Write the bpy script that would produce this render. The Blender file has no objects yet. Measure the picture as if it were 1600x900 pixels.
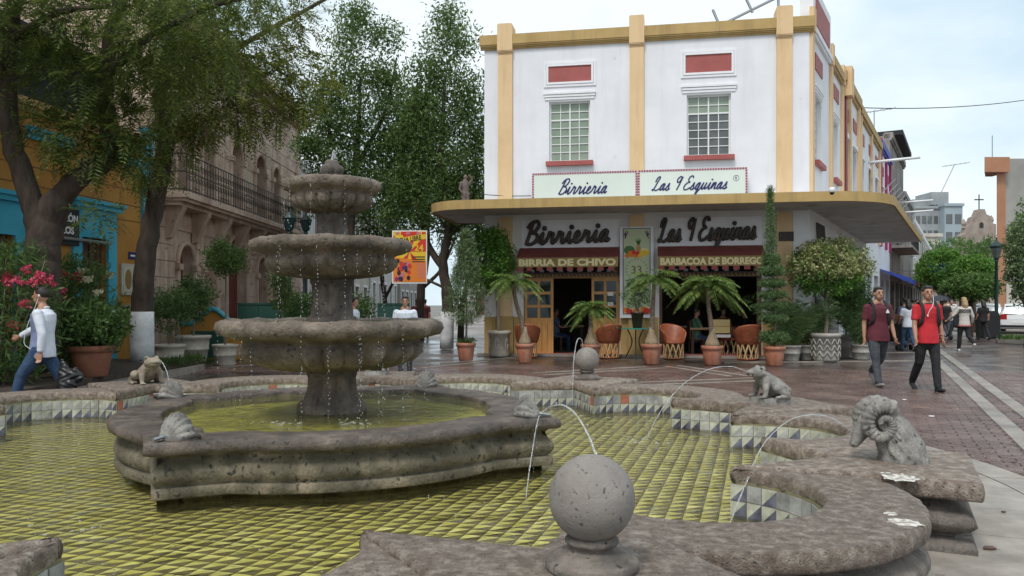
import bpy, bmesh, math, random
import numpy as np
from mathutils import Vector, Matrix, Euler
random.seed(9); RNG = np.random.default_rng(9)
R = math.radians; PI = math.pi
scene = bpy.context.scene
COL = scene.collection

# ------------------------------------------------------------------ camera
CAMZ = 1.45
cd = bpy.data.cameras.new('camera'); cam = bpy.data.objects.new('camera', cd); COL.objects.link(cam)
cam.location = (0, 0, CAMZ); cam.rotation_euler = (R(90), 0, 0)
cd.sensor_width = 36; cd.lens = 28.125; cd.shift_y = 26/1600; cd.clip_end = 2000; cd.clip_start = 0.05
scene.camera = cam
# ------------------------------------------------------------------ world and sun
SUN_EL, SUN_AZ = 56, 205            # azimuth measured clockwise from +Y: the sun stands behind the camera
world = bpy.data.worlds.new('World'); scene.world = world; world.use_nodes = True
nt = world.node_tree; nt.nodes.clear()
def wn(t, **k):
    n = nt.nodes.new(t)
    for a, b in k.items(): setattr(n, a, b)
    return n
sky = wn('ShaderNodeTexSky', sky_type='NISHITA', sun_disc=False)
sky.sun_elevation = R(SUN_EL); sky.sun_rotation = R(SUN_AZ); sky.air_density = 1.2; sky.dust_density = 2.5
tc = wn('ShaderNodeTexCoord'); mp = wn('ShaderNodeMapping'); mp.inputs['Scale'].default_value = (1.0, 1.0, 2.2)
nz = wn('ShaderNodeTexNoise'); nz.inputs['Scale'].default_value = 2.3; nz.inputs['Detail'].default_value = 7; nz.inputs['Roughness'].default_value = .52
cr = wn('ShaderNodeValToRGB'); cr.color_ramp.elements[0].position = .36; cr.color_ramp.elements[1].position = .58
cr.color_ramp.elements[0].color = (5.4, 6.9, 7.9, 1); cr.color_ramp.elements[1].color = (8.3, 9.0, 9.3, 1)
mx = wn('ShaderNodeMix', data_type='RGBA'); mx.inputs[0].default_value = .90
bg = wn('ShaderNodeBackground'); bg.inputs['Strength'].default_value = .085
ow = wn('ShaderNodeOutputWorld')
L = nt.links.new
L(tc.outputs['Generated'], mp.inputs['Vector']); L(mp.outputs['Vector'], nz.inputs['Vector']); L(nz.outputs['Fac'], cr.inputs['Fac'])
L(sky.outputs['Color'], mx.inputs[6]); L(cr.outputs['Color'], mx.inputs[7]); L(mx.outputs[2], bg.inputs['Color']); L(bg.outputs[0], ow.inputs[0])
sd = bpy.data.lights.new('sun', 'SUN'); sd.energy = 1.5; sd.angle = R(14); sd.color = (1, .965, .91)
sun = bpy.data.objects.new('sun', sd); COL.objects.link(sun)
_a = R(SUN_AZ); _e = R(SUN_EL)
sdir = Vector((math.sin(_a)*math.cos(_e), math.cos(_a)*math.cos(_e), math.sin(_e)))
sun.rotation_euler = sdir.to_track_quat('Z', 'Y').to_euler(); sun.location = sdir*60
vs = scene.view_settings; vs.view_transform = 'Standard'; vs.look = 'None'; vs.gamma = 1; vs.exposure = 0.58; vs.use_curve_mapping = False

# ------------------------------------------------------------------ materials
M = {}
def mat(name, c1, c2=None, scale=6, rough=.7, bump=0, bscale=None, c3=None, detail=6, metal=0, pos=(.35,.65),
        spots=None, spot_scale=30, spot_thr=.62, rvar=0, coord='Object', stretch=None, rand=0, spec=.5, streak=None):
    m = bpy.data.materials.new(name); m.use_nodes = True; M[name] = m
    t = m.node_tree; n = t.nodes; l = t.links.new; b = n['Principled BSDF']
    b.inputs['Roughness'].default_value = rough; b.inputs['Metallic'].default_value = metal
    b.inputs['Specular IOR Level'].default_value = spec
    b.inputs['Base Color'].default_value = (*c1, 1)
    if c2 is None and not bump and not spots: return m
    tc = n.new('ShaderNodeTexCoord'); mp = n.new('ShaderNodeMapping')
    if stretch: mp.inputs['Scale'].default_value = stretch
    if coord == 'World':
        g = n.new('ShaderNodeNewGeometry'); l(g.outputs['Position'], mp.inputs['Vector'])
    else: l(tc.outputs[coord], mp.inputs['Vector'])
    out = None
    if c2 is not None:
        nz = n.new('ShaderNodeTexNoise'); nz.inputs['Scale'].default_value = scale; nz.inputs['Detail'].default_value = detail
        nz.inputs['Roughness'].default_value = .62
        l(mp.outputs[0], nz.inputs['Vector'])
        cr = n.new('ShaderNodeValToRGB'); e = cr.color_ramp.elements
        e[0].position = pos[0]; e[1].position = pos[1]; e[0].color = (*c1, 1); e[1].color = (*c2, 1)
        if c3: x = e.new((pos[0]+pos[1])/2); x.color = (*c3, 1)
        l(nz.outputs['Fac'], cr.inputs['Fac']); out = cr.outputs['Color']
        if rvar:
            mr = n.new('ShaderNodeMapRange'); mr.inputs[1].default_value = .35; mr.inputs[2].default_value = .65
            mr.inputs[3].default_value = rough-rvar; mr.inputs[4].default_value = rough+rvar
            n2 = n.new('ShaderNodeTexNoise'); n2.inputs['Scale'].default_value = scale*.45; n2.inputs['Detail'].default_value = 4
            l(mp.outputs[0], n2.inputs['Vector']); l(n2.outputs['Fac'], mr.inputs[0]); l(mr.outputs[0], b.inputs['Roughness'])
    if rand:
        gi = n.new('ShaderNodeNewGeometry'); oi = n.new('ShaderNodeObjectInfo'); ad = n.new('ShaderNodeMath'); ad.operation = 'ADD'
        l(gi.outputs['Random Per Island'], ad.inputs[0]); l(oi.outputs['Random'], ad.inputs[1])
        fr = n.new('ShaderNodeMath'); fr.operation = 'FRACT'; l(ad.outputs[0], fr.inputs[0])
        hv = n.new('ShaderNodeHueSaturation'); mr = n.new('ShaderNodeMapRange')
        mr.inputs[3].default_value = 1-rand; mr.inputs[4].default_value = 1+rand
        l(fr.outputs[0], mr.inputs[0]); l(mr.outputs[0], hv.inputs['Value'])
        if out: l(out, hv.inputs['Color'])
        else: hv.inputs['Color'].default_value = (*c1, 1)
        out = hv.outputs['Color']
    if spots:
        ns = n.new('ShaderNodeTexNoise'); ns.inputs['Scale'].default_value = spot_scale; ns.inputs['Detail'].default_value = 3
        l(mp.outputs[0], ns.inputs['Vector'])
        mr = n.new('ShaderNodeMapRange'); mr.inputs[1].default_value = spot_thr; mr.inputs[2].default_value = spot_thr+.06
        l(ns.outputs['Fac'], mr.inputs[0]); mm = n.new('ShaderNodeMix'); mm.data_type = 'RGBA'
        l(mr.outputs[0], mm.inputs[0])
        if out: l(out, mm.inputs[6])
        else: mm.inputs[6].default_value = (*c1, 1)
        mm.inputs[7].default_value = (*spots, 1); out = mm.outputs[2]
    if streak:        # rain streaks and grime: long vertical marks
        m3 = n.new('ShaderNodeMapping'); m3.inputs['Scale'].default_value = (1,1,.07); l(tc.outputs['Object'], m3.inputs['Vector'])
        n3 = n.new('ShaderNodeTexNoise'); n3.inputs['Scale'].default_value = 3.2; n3.inputs['Detail'].default_value = 7; n3.inputs['Roughness'].default_value = .7; l(m3.outputs[0], n3.inputs['Vector'])
        r3 = n.new('ShaderNodeMapRange'); r3.inputs[1].default_value = .5; r3.inputs[2].default_value = .72; r3.inputs[4].default_value = streak[1]; l(n3.outputs['Fac'], r3.inputs[0])
        x3 = n.new('ShaderNodeMix'); x3.data_type = 'RGBA'; l(r3.outputs[0], x3.inputs[0]); x3.inputs[7].default_value = (*streak[0], 1)
        if out: l(out, x3.inputs[6])
        else: x3.inputs[6].default_value = (*c1, 1)
        out = x3.outputs[2]
    if out: l(out, b.inputs['Base Color'])
    if bump:
        nb = n.new('ShaderNodeTexNoise'); nb.inputs['Scale'].default_value = bscale or scale*4; nb.inputs['Detail'].default_value = 8
        nb.inputs['Roughness'].default_value = .65
        l(mp.outputs[0], nb.inputs['Vector']); bp = n.new('ShaderNodeBump'); bp.inputs['Strength'].default_value = min(1, bump)
        bp.inputs['Distance'].default_value = .02*max(1, bump); l(nb.outputs['Fac'], bp.inputs['Height']); l(bp.outputs[0], b.inputs['Normal'])
    return m
def leafmat(name, c1, c2, c3=None, trans=.42, rough=.5):
    m = bpy.data.materials.new(name); m.use_nodes = True; M[name] = m
    t = m.node_tree; n = t.nodes; l = t.links.new; n.remove(n['Principled BSDF'])
    g = n.new('ShaderNodeNewGeometry'); oi = n.new('ShaderNodeObjectInfo')
    cr = n.new('ShaderNodeValToRGB'); e = cr.color_ramp.elements
    e[0].color = (*c1, 1); e[1].color = (*c2, 1)
    if c3: x = e.new(.85); x.color = (*c2, 1); e[-1].color = (*c3, 1)
    l(g.outputs['Random Per Island'], cr.inputs['Fac'])
    b = n.new('ShaderNodeBsdfPrincipled'); b.inputs['Roughness'].default_value = rough; b.inputs['Specular IOR Level'].default_value = .3
    tr = n.new('ShaderNodeBsdfTranslucent'); ms = n.new('ShaderNodeMixShader'); ms.inputs[0].default_value = trans
    l(cr.outputs[0], b.inputs['Base Color']); l(cr.outputs[0], tr.inputs['Color']); l(b.outputs[0], ms.inputs[1]); l(tr.outputs[0], ms.inputs[2])
    l(ms.outputs[0], n['Material Output'].inputs[0]); return m

mat('cantera', (.10,.082,.07), (.30,.25,.215), 5, .8, 1.4, 40, detail=10, c3=(.175,.15,.128), spots=(.05,.045,.04), spot_scale=22, spot_thr=.64)
mat('cantera_cap', (.165,.118,.09), (.50,.43,.36), 17, .66, 1.8, 90, c3=(.295,.23,.185), detail=12, pos=(.32,.68), spots=(.10,.082,.072), spot_scale=60, spot_thr=.61, rvar=.22, coord='World', rand=.16)
mat('cantera_wet', (.06,.048,.04), (.20,.16,.13), 4.5, .55, 1.3, 34, c3=(.115,.09,.075), detail=10, spots=(.035,.03,.025), spot_scale=30, spot_thr=.62, rvar=.15)
mat('cantera_bowl', (.085,.066,.05), (.27,.215,.165), 4, .6, 1.4, 34, c3=(.16,.125,.095), detail=10, spots=(.05,.042,.032), spot_scale=26, spot_thr=.62, rvar=.15)
mat('cantera_mossy', (.085,.070,.042), (.31,.255,.175), 4, .65, 1.4, 40, c3=(.14,.12,.08), detail=10, spots=(.04,.038,.024), spot_scale=26, spot_thr=.60, stretch=(1,1,.7))
mat('cantera_ball', (.19,.168,.15), (.28,.25,.225), 4, .78, .35, 60, spots=(.085,.08,.075), spot_scale=42, spot_thr=.63)
mat('carved_grey', (.14,.13,.12), (.34,.32,.29), 9, .8, .7, 50, c3=(.23,.215,.195), spots=(.06,.055,.05), spot_scale=30, spot_thr=.63)
mat('carved_tan', (.19,.155,.115), (.36,.30,.23), 8, .8, .7, 50, spots=(.10,.085,.07), spot_scale=30, spot_thr=.64)
mat('white_stain', (.27,.22,.185), (.66,.63,.58), 30, .8, .4, pos=(.42,.55), coord='World')
mat('tile_yellow', (.54,.50,.13), (.80,.76,.32), 5, .3, c3=(.66,.62,.20), coord='World', rand=.14)
mat('tile_dark', (.07,.055,.04), (.17,.13,.07), 4, .3, coord='World', rand=.2)
mat('tile_white', (.26,.26,.20), (.52,.51,.42), 9, .4, c3=(.40,.40,.33), coord='World', rand=.15)
mat('tile_blue', (.035,.03,.06), (.17,.18,.23), 7, .35, coord='World', rand=.25)
mat('tile_bare', (.20,.20,.19), (.40,.40,.39), 8, .8, .3, coord='World', rand=.15)
mat('terracotta_bare', (.30,.09,.05), (.40,.15,.09), 12, .85, .3)
mat('algae', (.28,.28,.05), (.56,.54,.15), 4, .6, .3, c3=(.42,.41,.09))
mat('grout', (.16,.14,.07), (.26,.23,.13), 8, .8, .3)
mat('paver', (.085,.048,.04), (.18,.118,.10), 1.1, .25, .5, 60, c3=(.125,.076,.064), coord='World', rand=.16, rvar=.15)
mat('paver_bed', (.055,.042,.037), (.14,.105,.093), 1.3, .26, .4, 24, c3=(.085,.058,.05), coord='World', rvar=.2)
mat('strip_stone', (.19,.162,.138), (.32,.283,.245), 2.5, .5, .4, 40, coord='World', rand=.12, rvar=.18)
mat('concrete', (.235,.20,.17), (.39,.35,.305), 2.6, .6, .5, 60, c3=(.31,.272,.235), detail=10, coord='World', spots=(.2,.17,.15), spot_scale=9, spot_thr=.68, rand=.05, rvar=.15)
mat('ground', (.10,.085,.075), (.17,.15,.135), .5, .6, .3, 8, coord='World', rvar=.15)
mat('pavement_far', (.17,.14,.125), (.25,.215,.195), .6, .5, .3, 8, coord='World', rvar=.2)
mat('asphalt', (.045,.045,.047), (.07,.07,.072), 3, .6, .3, coord='World')
mat('soil', (.03,.022,.016), (.07,.05,.035), 6, .9, .8, 20)
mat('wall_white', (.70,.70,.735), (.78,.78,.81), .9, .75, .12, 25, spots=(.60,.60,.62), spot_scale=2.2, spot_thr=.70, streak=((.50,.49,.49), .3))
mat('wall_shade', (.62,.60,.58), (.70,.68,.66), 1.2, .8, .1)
mat('trim_cream', (.66,.455,.245), (.73,.52,.30), 1.2, .7, .1, 20, streak=((.40,.27,.14), .5))
mat('trim_ochre', (.40,.26,.09), (.48,.33,.13), 1.5, .7, .12, 20, streak=((.22,.15,.07), .6))
mat('trim_white', (.74,.74,.77), (.8,.8,.82), 3, .7)
mat('red_paint', (.30,.07,.06), (.37,.095,.085), 2, .6, .1)
mat('dark_red_paint', (.16,.018,.02), (.24,.03,.03), 2, .5)
mat('ochre_wall', (.36,.16,.025), (.44,.215,.04), 1, .75, .15, 20, streak=((.22,.11,.03), .6))
mat('blue_wall', (.035,.32,.46), (.06,.41,.56), 1.5, .7, .1, 20)
mat('canopy_white', (.46,.44,.42), (.60,.58,.56), 1.1, .8, .1, spots=(.38,.35,.32), spot_scale=1.5, spot_thr=.6)
mat('sign_board', (.60,.665,.60), (.66,.71,.65), 1.0, .45)
mat('navy_paint', (.02,.018,.11))
mat('letter_brown', (.035,.025,.022), (.07,.052,.045), 8, .6, .3)
mat('awning_red', (.17,.040,.034), (.22,.055,.046), 3, .75, .2)
mat('awning_tan', (.25,.16,.055), (.31,.205,.08), 4, .75)
mat('awning_letter', (.78,.66,.36))
mat('awning_scallop', (.27,.055,.045))
mat('glass_dark', (.012,.016,.015), rough=.08, spec=.6)
mat('glass_green', (.20,.255,.19), (.27,.32,.25), 2.5, .22, spec=.6)
mat('glass_pane', (.075,.085,.085), (.12,.13,.13), 3, .15, spec=.6)
mat('teal_print', (.10,.30,.28))
mat('window_frame', (.70,.71,.70), rough=.5)
mat('wood_door', (.42,.20,.055), (.55,.29,.09), 3, .5, .15, 30, stretch=(8,8,.7))
mat('wood_dark', (.07,.03,.018), (.11,.05,.03), 4, .5, stretch=(6,6,.7))
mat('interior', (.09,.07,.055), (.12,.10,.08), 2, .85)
mat('leather', (.23,.06,.025), (.34,.105,.05), 7, .45, .2)
mat('cedar', (.50,.31,.15), (.62,.42,.22), 10, .7)
mat('clay_pot', (.34,.115,.06), (.45,.18,.11), 5, .75, .15, 40, rand=.12, streak=((.46,.34,.27), .6))
mat('clay_pot_old', (.21,.08,.045), (.29,.12,.07), 5, .8, .2, 40)
mat('cream_pot', (.40,.355,.29), (.52,.475,.40), 6, .8, .25, 40)
mat('grey_pot', (.30,.28,.25), (.40,.38,.345), 6, .8, .3, 40)
mat('black_plastic', (.014,.014,.015), rough=.4)
mat('iron_black', (.012,.012,.013), (.03,.028,.026), 12, .5, .2)
mat('lamp_green', (.012,.035,.035), rough=.4)
mat('steel', (.35,.36,.37), rough=.35, metal=.8)
mat('chrome_white', (.75,.75,.76), rough=.3)
mat('pink_stone', (.37,.25,.185), (.60,.455,.355), 1.3, .8, .45, 24, c3=(.48,.35,.27), streak=((.15,.11,.09), .6), spots=(.18,.13,.105), spot_scale=6, spot_thr=.66, rand=.06)
mat('pink_stone_dark', (.11,.08,.07), (.2,.15,.13), 2, .8, .5, 24)
mat('door_red', (.12,.022,.016), (.17,.035,.025), 3, .5, stretch=(6,6,.7))
mat('glass_blue_dark', (.03,.05,.05), rough=.1, spec=.6)
mat('green_panel', (.012,.06,.045), (.018,.08,.06), 2, .6)
mat('dark_tarp', (.018,.022,.025), (.03,.034,.036), 2, .8)
mat('bark', (.035,.024,.018), (.085,.062,.048), 7, .9, 1.2, 22, stretch=(1,1,.25))
mat('bark_light', (.13,.105,.08), (.24,.20,.155), 8, .9, .9, 22, stretch=(1,1,.3))
mat('whitewash', (.48,.49,.50), (.66,.67,.68), 5, .85, .5, 30)
mat('palm_bark', (.14,.10,.07), (.27,.21,.15), 14, .9, 1.0, 30, stretch=(1,1,2.5))
mat('fibre', (.22,.16,.10), (.36,.27,.18), 16, .9, 1.0, 30, stretch=(2,2,.4))
mat('skin', (.36,.185,.115), (.42,.225,.145), 6, .5)
mat('hair_black', (.010,.008,.007), (.022,.017,.014), 30, .45, .5, 60)
mat('hair_blond', (.30,.19,.09), (.45,.31,.17), 18, .5, .5, 40, stretch=(4,4,.4))
mat('shirt_white', (.60,.63,.71), (.70,.73,.80), 6, .8, 1.0, 7)
mat('shirt_blue', (.165,.205,.34), (.21,.255,.41), 6, .8, 1.0, 7)
mat('shirt_maroon', (.085,.012,.022), (.12,.02,.032), 6, .85, 1.0, 7)
mat('shirt_red', (.42,.014,.022), (.52,.022,.032), 6, .85, 1.0, 7)
mat('jeans_blue', (.02,.048,.11), (.045,.09,.17), 9, .85, 1.4, 10)
mat('jeans_grey', (.035,.04,.05), (.075,.08,.095), 9, .85, 1.4, 10)
mat('cloth_black', (.009,.009,.011), (.018,.018,.02), 9, .8, 1.4, 10)
mat('shoe_white', (.52,.52,.50), rough=.6)
mat('shoe_grey', (.22,.21,.20), rough=.7)
mat('knit_cream', (.50,.46,.42), (.60,.56,.52), 20, .9, .4)
mat('plaid_blue', (.06,.10,.20), (.2,.25,.36), 22, .8)
mat('coral', (.55,.09,.06))
mat('green_cloth', (.05,.12,.07), (.08,.17,.1), 8, .8)
mat('car_white', (.72,.73,.74), rough=.22)
mat('tyre', (.012,.012,.012), rough=.8)
mat('light_red', (.35,.015,.012), rough=.25)
mat('concrete_grey', (.25,.27,.28), (.34,.36,.37), .25, .8)
mat('concrete_blue', (.28,.34,.37), (.33,.39,.42), .25, .8)
mat('church_stone', (.22,.175,.15), (.36,.30,.26), .8, .9, .5, 4)
mat('plaster_cream', (.40,.37,.32), (.56,.53,.47), .7, .85, .2, 6)
mat('plaster_grey', (.26,.25,.235), (.36,.345,.32), .5, .85, .2, 6)
mat('orange_paint', (.36,.165,.09), (.42,.205,.12), 1, .75)
mat('royal_blue', (.015,.045,.30), (.025,.06,.36), 2, .6)
mat('old_stone', (.15,.135,.12), (.33,.30,.265), .9, .85, .3, 6)
mat('teal_mould', (.05,.27,.34), (.07,.33,.40), 2, .7)
mat('pale_building', (.46,.47,.44), (.56,.56,.53), .5, .8)
mat('flower_pink', (.56,.045,.11), (.72,.10,.19), 20, .6, rand=.2)
mat('flower_white', (.70,.66,.48))
mat('paper_white', (.75,.75,.75)); mat('ban_red', (.62,.035,.022)); mat('ban_yellow', (.75,.50,.03)); mat('ban_orange', (.72,.20,.02))
mat('ban_black', (.015,.012,.02)); mat('ban_mauve', (.50,.18,.22)); mat('ban_magenta', (.30,.02,.09))
mat('print_green', (.08,.17,.05)); mat('print_gold', (.24,.17,.04)); mat('print_pale', (.50,.55,.36)); mat('print_purple', (.10,.035,.12)); mat('print_pink', (.62,.35,.34))
mat('teal_glass_top', (.02,.25,.20), rough=.15)
mat('yellow_box', (.70,.56,.25)); mat('azulejo_navy', (.012,.022,.12)); mat('azulejo_cream', (.42,.40,.30), (.55,.53,.42), 20, .4)
mat('azulejo_figure', (.22,.11,.06), (.30,.2,.06), 30, .4)
leafmat('leaf_feather', (.055,.09,.024), (.15,.20,.048), (.27,.29,.07), trans=.48)
leafmat('leaf_feather_warm', (.08,.11,.026), (.21,.235,.05), (.34,.33,.08), trans=.48)
leafmat('leaf_ash', (.06,.115,.035), (.15,.225,.065), (.23,.31,.10), trans=.5)
leafmat('leaf_bright', (0.065,0.156,0.026), (0.156,0.312,0.055), (0.247,0.416,0.091))
leafmat('leaf_street', (0.058,0.124,0.033), (0.143,0.247,0.065), (0.208,0.325,0.091))
leafmat('leaf_palm', (0.091,0.156,0.039), (0.234,0.338,0.091), (0.390,0.416,0.117), trans=.35)
leafmat('leaf_cypress', (0.078,0.130,0.058), (0.182,0.247,0.111), (0.260,0.325,0.156), trans=.2)
leafmat('leaf_topiary', (0.058,0.111,0.039), (0.130,0.208,0.078), (0.208,0.273,0.111), trans=.2)
leafmat('leaf_cream', (.18,.22,.07), (.42,.42,.2), (.60,.56,.34), trans=.3)
leafmat('leaf_dark', (.045,.09,.026), (.115,.20,.056), (.18,.28,.085))
leafmat('petal_pink', (.50,.035,.09), (.74,.12,.20), (.80,.24,.30), trans=.3)
leafmat('petal_white', (.55,.5,.33), (.75,.7,.5), trans=.3)
leafmat('grass_blade', (.03,.06,.015), (.08,.13,.03), trans=.3)
def water_mat(name, tint, op, bscale, bstr, rough=.04):
    m = bpy.data.materials.new(name); m.use_nodes = True; M[name] = m
    t = m.node_tree; n = t.nodes; l = t.links.new; n.remove(n['Principled BSDF'])
    g = n.new('ShaderNodeNewGeometry'); nz = n.new('ShaderNodeTexNoise'); nz.inputs['Scale'].default_value = bscale; nz.inputs['Detail'].default_value = 4
    nz.inputs['Distortion'].default_value = .6
    bp = n.new('ShaderNodeBump'); bp.inputs['Strength'].default_value = bstr; bp.inputs['Distance'].default_value = .05
    l(g.outputs['Position'], nz.inputs['Vector']); l(nz.outputs['Fac'], bp.inputs['Height'])
    tr = n.new('ShaderNodeBsdfTransparent'); tr.inputs[0].default_value = (*tint, 1)
    df = n.new('ShaderNodeBsdfDiffuse'); df.inputs[0].default_value = (.34,.33,.12,1)
    m1 = n.new('ShaderNodeMixShader'); m1.inputs[0].default_value = op; l(tr.outputs[0], m1.inputs[1]); l(df.outputs[0], m1.inputs[2])
    gl = n.new('ShaderNodeBsdfGlossy'); gl.inputs['Roughness'].default_value = rough; l(bp.outputs[0], gl.inputs['Normal'])
    fr = n.new('ShaderNodeFresnel'); fr.inputs['IOR'].default_value = 1.33; l(bp.outputs[0], fr.inputs['Normal'])
    ms = n.new('ShaderNodeMixShader'); l(fr.outputs[0], ms.inputs[0]); l(m1.outputs[0], ms.inputs[1]); l(gl.outputs[0], ms.inputs[2])
    l(ms.outputs[0], n['Material Output'].inputs[0])
water_mat('pool_water', (.94,.94,.86), .05, 5, 1.0)
water_mat('basin_water', (.94,.93,.72), .22, 8, 1.0)
def jet_mat():
    m = bpy.data.materials.new('jet_water'); m.use_nodes = True; M['jet_water'] = m
    t = m.node_tree; n = t.nodes; l = t.links.new; b = n['Principled BSDF']
    b.inputs['Base Color'].default_value = (.93,.95,.97,1); b.inputs['Roughness'].default_value = .12; b.inputs['IOR'].default_value = 1.33
    b.inputs['Transmission Weight'].default_value = .8
jet_mat()
# ------------------------------------------------------------------ helpers
def link(o, parent=None):
    COL.objects.link(o)
    if parent: o.parent = parent
    return o
def tag(o, label=None, cat=None, group=None, kind=None):
    if label: o['label'] = label
    if cat: o['category'] = cat
    if group: o['group'] = group
    if kind: o['kind'] = kind
    return o
def empty(name, loc=(0,0,0), rz=0, label=None, cat=None, group=None):
    o = bpy.data.objects.new(name, None); o.empty_display_size = .2; link(o); o.location = loc; o.rotation_euler = (0,0,rz)
    return tag(o, label, cat, group)
def mesh_obj(name, verts, faces, mats, parent=None, smooth=False, midx=None, loc=None):
    me = bpy.data.meshes.new(name); me.from_pydata([tuple(v) for v in verts], [], faces)
    for m in (mats if isinstance(mats, (list, tuple)) else [mats]): me.materials.append(M[m] if isinstance(m, str) else m)
    if midx is not None: me.polygons.foreach_set('material_index', midx)
    if smooth: me.polygons.foreach_set('use_smooth', [True]*len(me.polygons))
    me.update()
    o = bpy.data.objects.new(name, me); link(o, parent)
    if loc is not None: o.location = loc
    return o
def inst(o, parent, loc, rz=0, name=None, rot=None, scale=None):
    c = bpy.data.objects.new(name or o.name.split('.')[0], o.data); link(c, parent); c.location = loc
    c.rotation_euler = rot if rot is not None else (0,0,rz)
    if scale: c.scale = scale
    return c
def copy_tree(o, parent=None):
    c = o.copy(); COL.objects.link(c); c.parent = parent
    for ch in list(o.children): copy_tree(ch, c)
    return c
class MB:
    def __init__(s): s.v = []; s.f = []; s.m = []; s.cur = 0
    def add(s, vs, fs):
        b = len(s.v); s.v += [Vector(v) for v in vs]
        for f in fs: s.f.append([i+b for i in f]); s.m.append(s.cur)
        return s
    def hexa(s, p):      # 8 points: bottom 4 ccw, top 4 ccw
        return s.add(p, [(3,2,1,0),(4,5,6,7),(0,1,5,4),(1,2,6,5),(2,3,7,6),(3,0,4,7)])
    def box(s, x0, x1, y0, y1, z0, z1):
        return s.hexa([(x0,y0,z0),(x1,y0,z0),(x1,y1,z0),(x0,y1,z0),(x0,y0,z1),(x1,y0,z1),(x1,y1,z1),(x0,y1,z1)])
    def prism(s, poly, z0, z1, ax='z'):
        n = len(poly)
        if ax == 'z': a = [(p[0],p[1],z0) for p in poly]+[(p[0],p[1],z1) for p in poly]
        else: a = [(p[0],z0,p[1]) for p in poly]+[(p[0],z1,p[1]) for p in poly]     # ax y: poly in xz
        return s.add(a, [list(range(n))[::-1], list(range(n,2*n))]+[(i,(i+1)%n,n+(i+1)%n,n+i) for i in range(n)])
    def tube(s, path, rad, n=8, caps=True, flat=1.0, up=None):
        path = [Vector(p) for p in path]; k = len(path)
        if not isinstance(rad, (list, tuple)): rad = [rad]*k
        T = []
        for i in range(k):
            t = path[min(i+1,k-1)]-path[max(i-1,0)]; T.append(t.normalized() if t.length > 1e-9 else Vector((0,0,1)))
        u = Vector(up) if up else Vector((0,0,1)) if abs(T[0].z) < .9 else Vector((1,0,0))
        vs = []
        for i in range(k):
            b = u-T[i]*u.dot(T[i])
            if b.length < 1e-6: b = T[i].orthogonal()
            b.normalize(); c = T[i].cross(b); u = b if not up else u
            for j in range(n):
                a = 2*PI*j/n; vs.append(path[i]+(b*math.cos(a)*flat+c*math.sin(a))*rad[i])
        fs = [(i*n+j, i*n+(j+1)%n, (i+1)*n+(j+1)%n, (i+1)*n+j) for i in range(k-1) for j in range(n)]
        if caps: fs += [list(range(n))[::-1], list(range((k-1)*n, k*n))]
        return s.add(vs, fs)
    def lathe(s, prof, n=24, c=(0,0,0), caps=True, a0=0):
        k = len(prof); vs = []
        for r, z in prof:
            for j in range(n):
                a = 2*PI*j/n+a0; vs.append((c[0]+r*math.cos(a), c[1]+r*math.sin(a), c[2]+z))
        fs = [(i*n+j, i*n+(j+1)%n, (i+1)*n+(j+1)%n, (i+1)*n+j) for i in range(k-1) for j in range(n)]
        if caps: fs += [list(range(n))[::-1], list(range((k-1)*n, k*n))]
        return s.add(vs, fs)
    def ell(s, c, r, n=12, k=8, rot=None):
        vs = []; Rm = rot.to_matrix() if rot else None
        for i in range(1, k):
            ph = PI*i/k
            for j in range(n):
                a = 2*PI*j/n; v = Vector((r[0]*math.sin(ph)*math.cos(a), r[1]*math.sin(ph)*math.sin(a), -r[2]*math.cos(ph)))
                vs.append((Rm@v if Rm else v)+Vector(c))
        b = Vector((0,0,-r[2])); t = Vector((0,0,r[2]))
        vs += [(Rm@b if Rm else b)+Vector(c), (Rm@t if Rm else t)+Vector(c)]; nb = (k-1)*n
        fs = [(i*n+j, i*n+(j+1)%n, (i+1)*n+(j+1)%n, (i+1)*n+j) for i in range(k-2) for j in range(n)]
        fs += [(nb, (j+1)%n, j) for j in range(n)]+[((k-2)*n+j, (k-2)*n+(j+1)%n, nb+1) for j in range(n)]
        return s.add(vs, fs)
    def limb(s, pts, rads, n=12, flat=1.0, up=None):      # tapered, round-ended
        pts = [Vector(p) for p in pts]; P = []; Q = []
        d0 = (pts[0]-pts[1]).normalized(); d1 = (pts[-1]-pts[-2]).normalized()
        for a in (.999,.9,.55): P.append(pts[0]+d0*rads[0]*a); Q.append(max(.001, rads[0]*math.sqrt(1-a*a)))
        P += pts; Q += rads
        for a in (.55,.9,.999): P.append(pts[-1]+d1*rads[-1]*a); Q.append(max(.001, rads[-1]*math.sqrt(1-a*a)))
        return s.tube(P, Q, n, True, flat, up)
    def build(s, name, mats, parent=None, smooth=False, loc=None):
        return mesh_obj(name, s.v, s.f, mats, parent, smooth, s.m if isinstance(mats, (list, tuple)) else None, loc)
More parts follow.
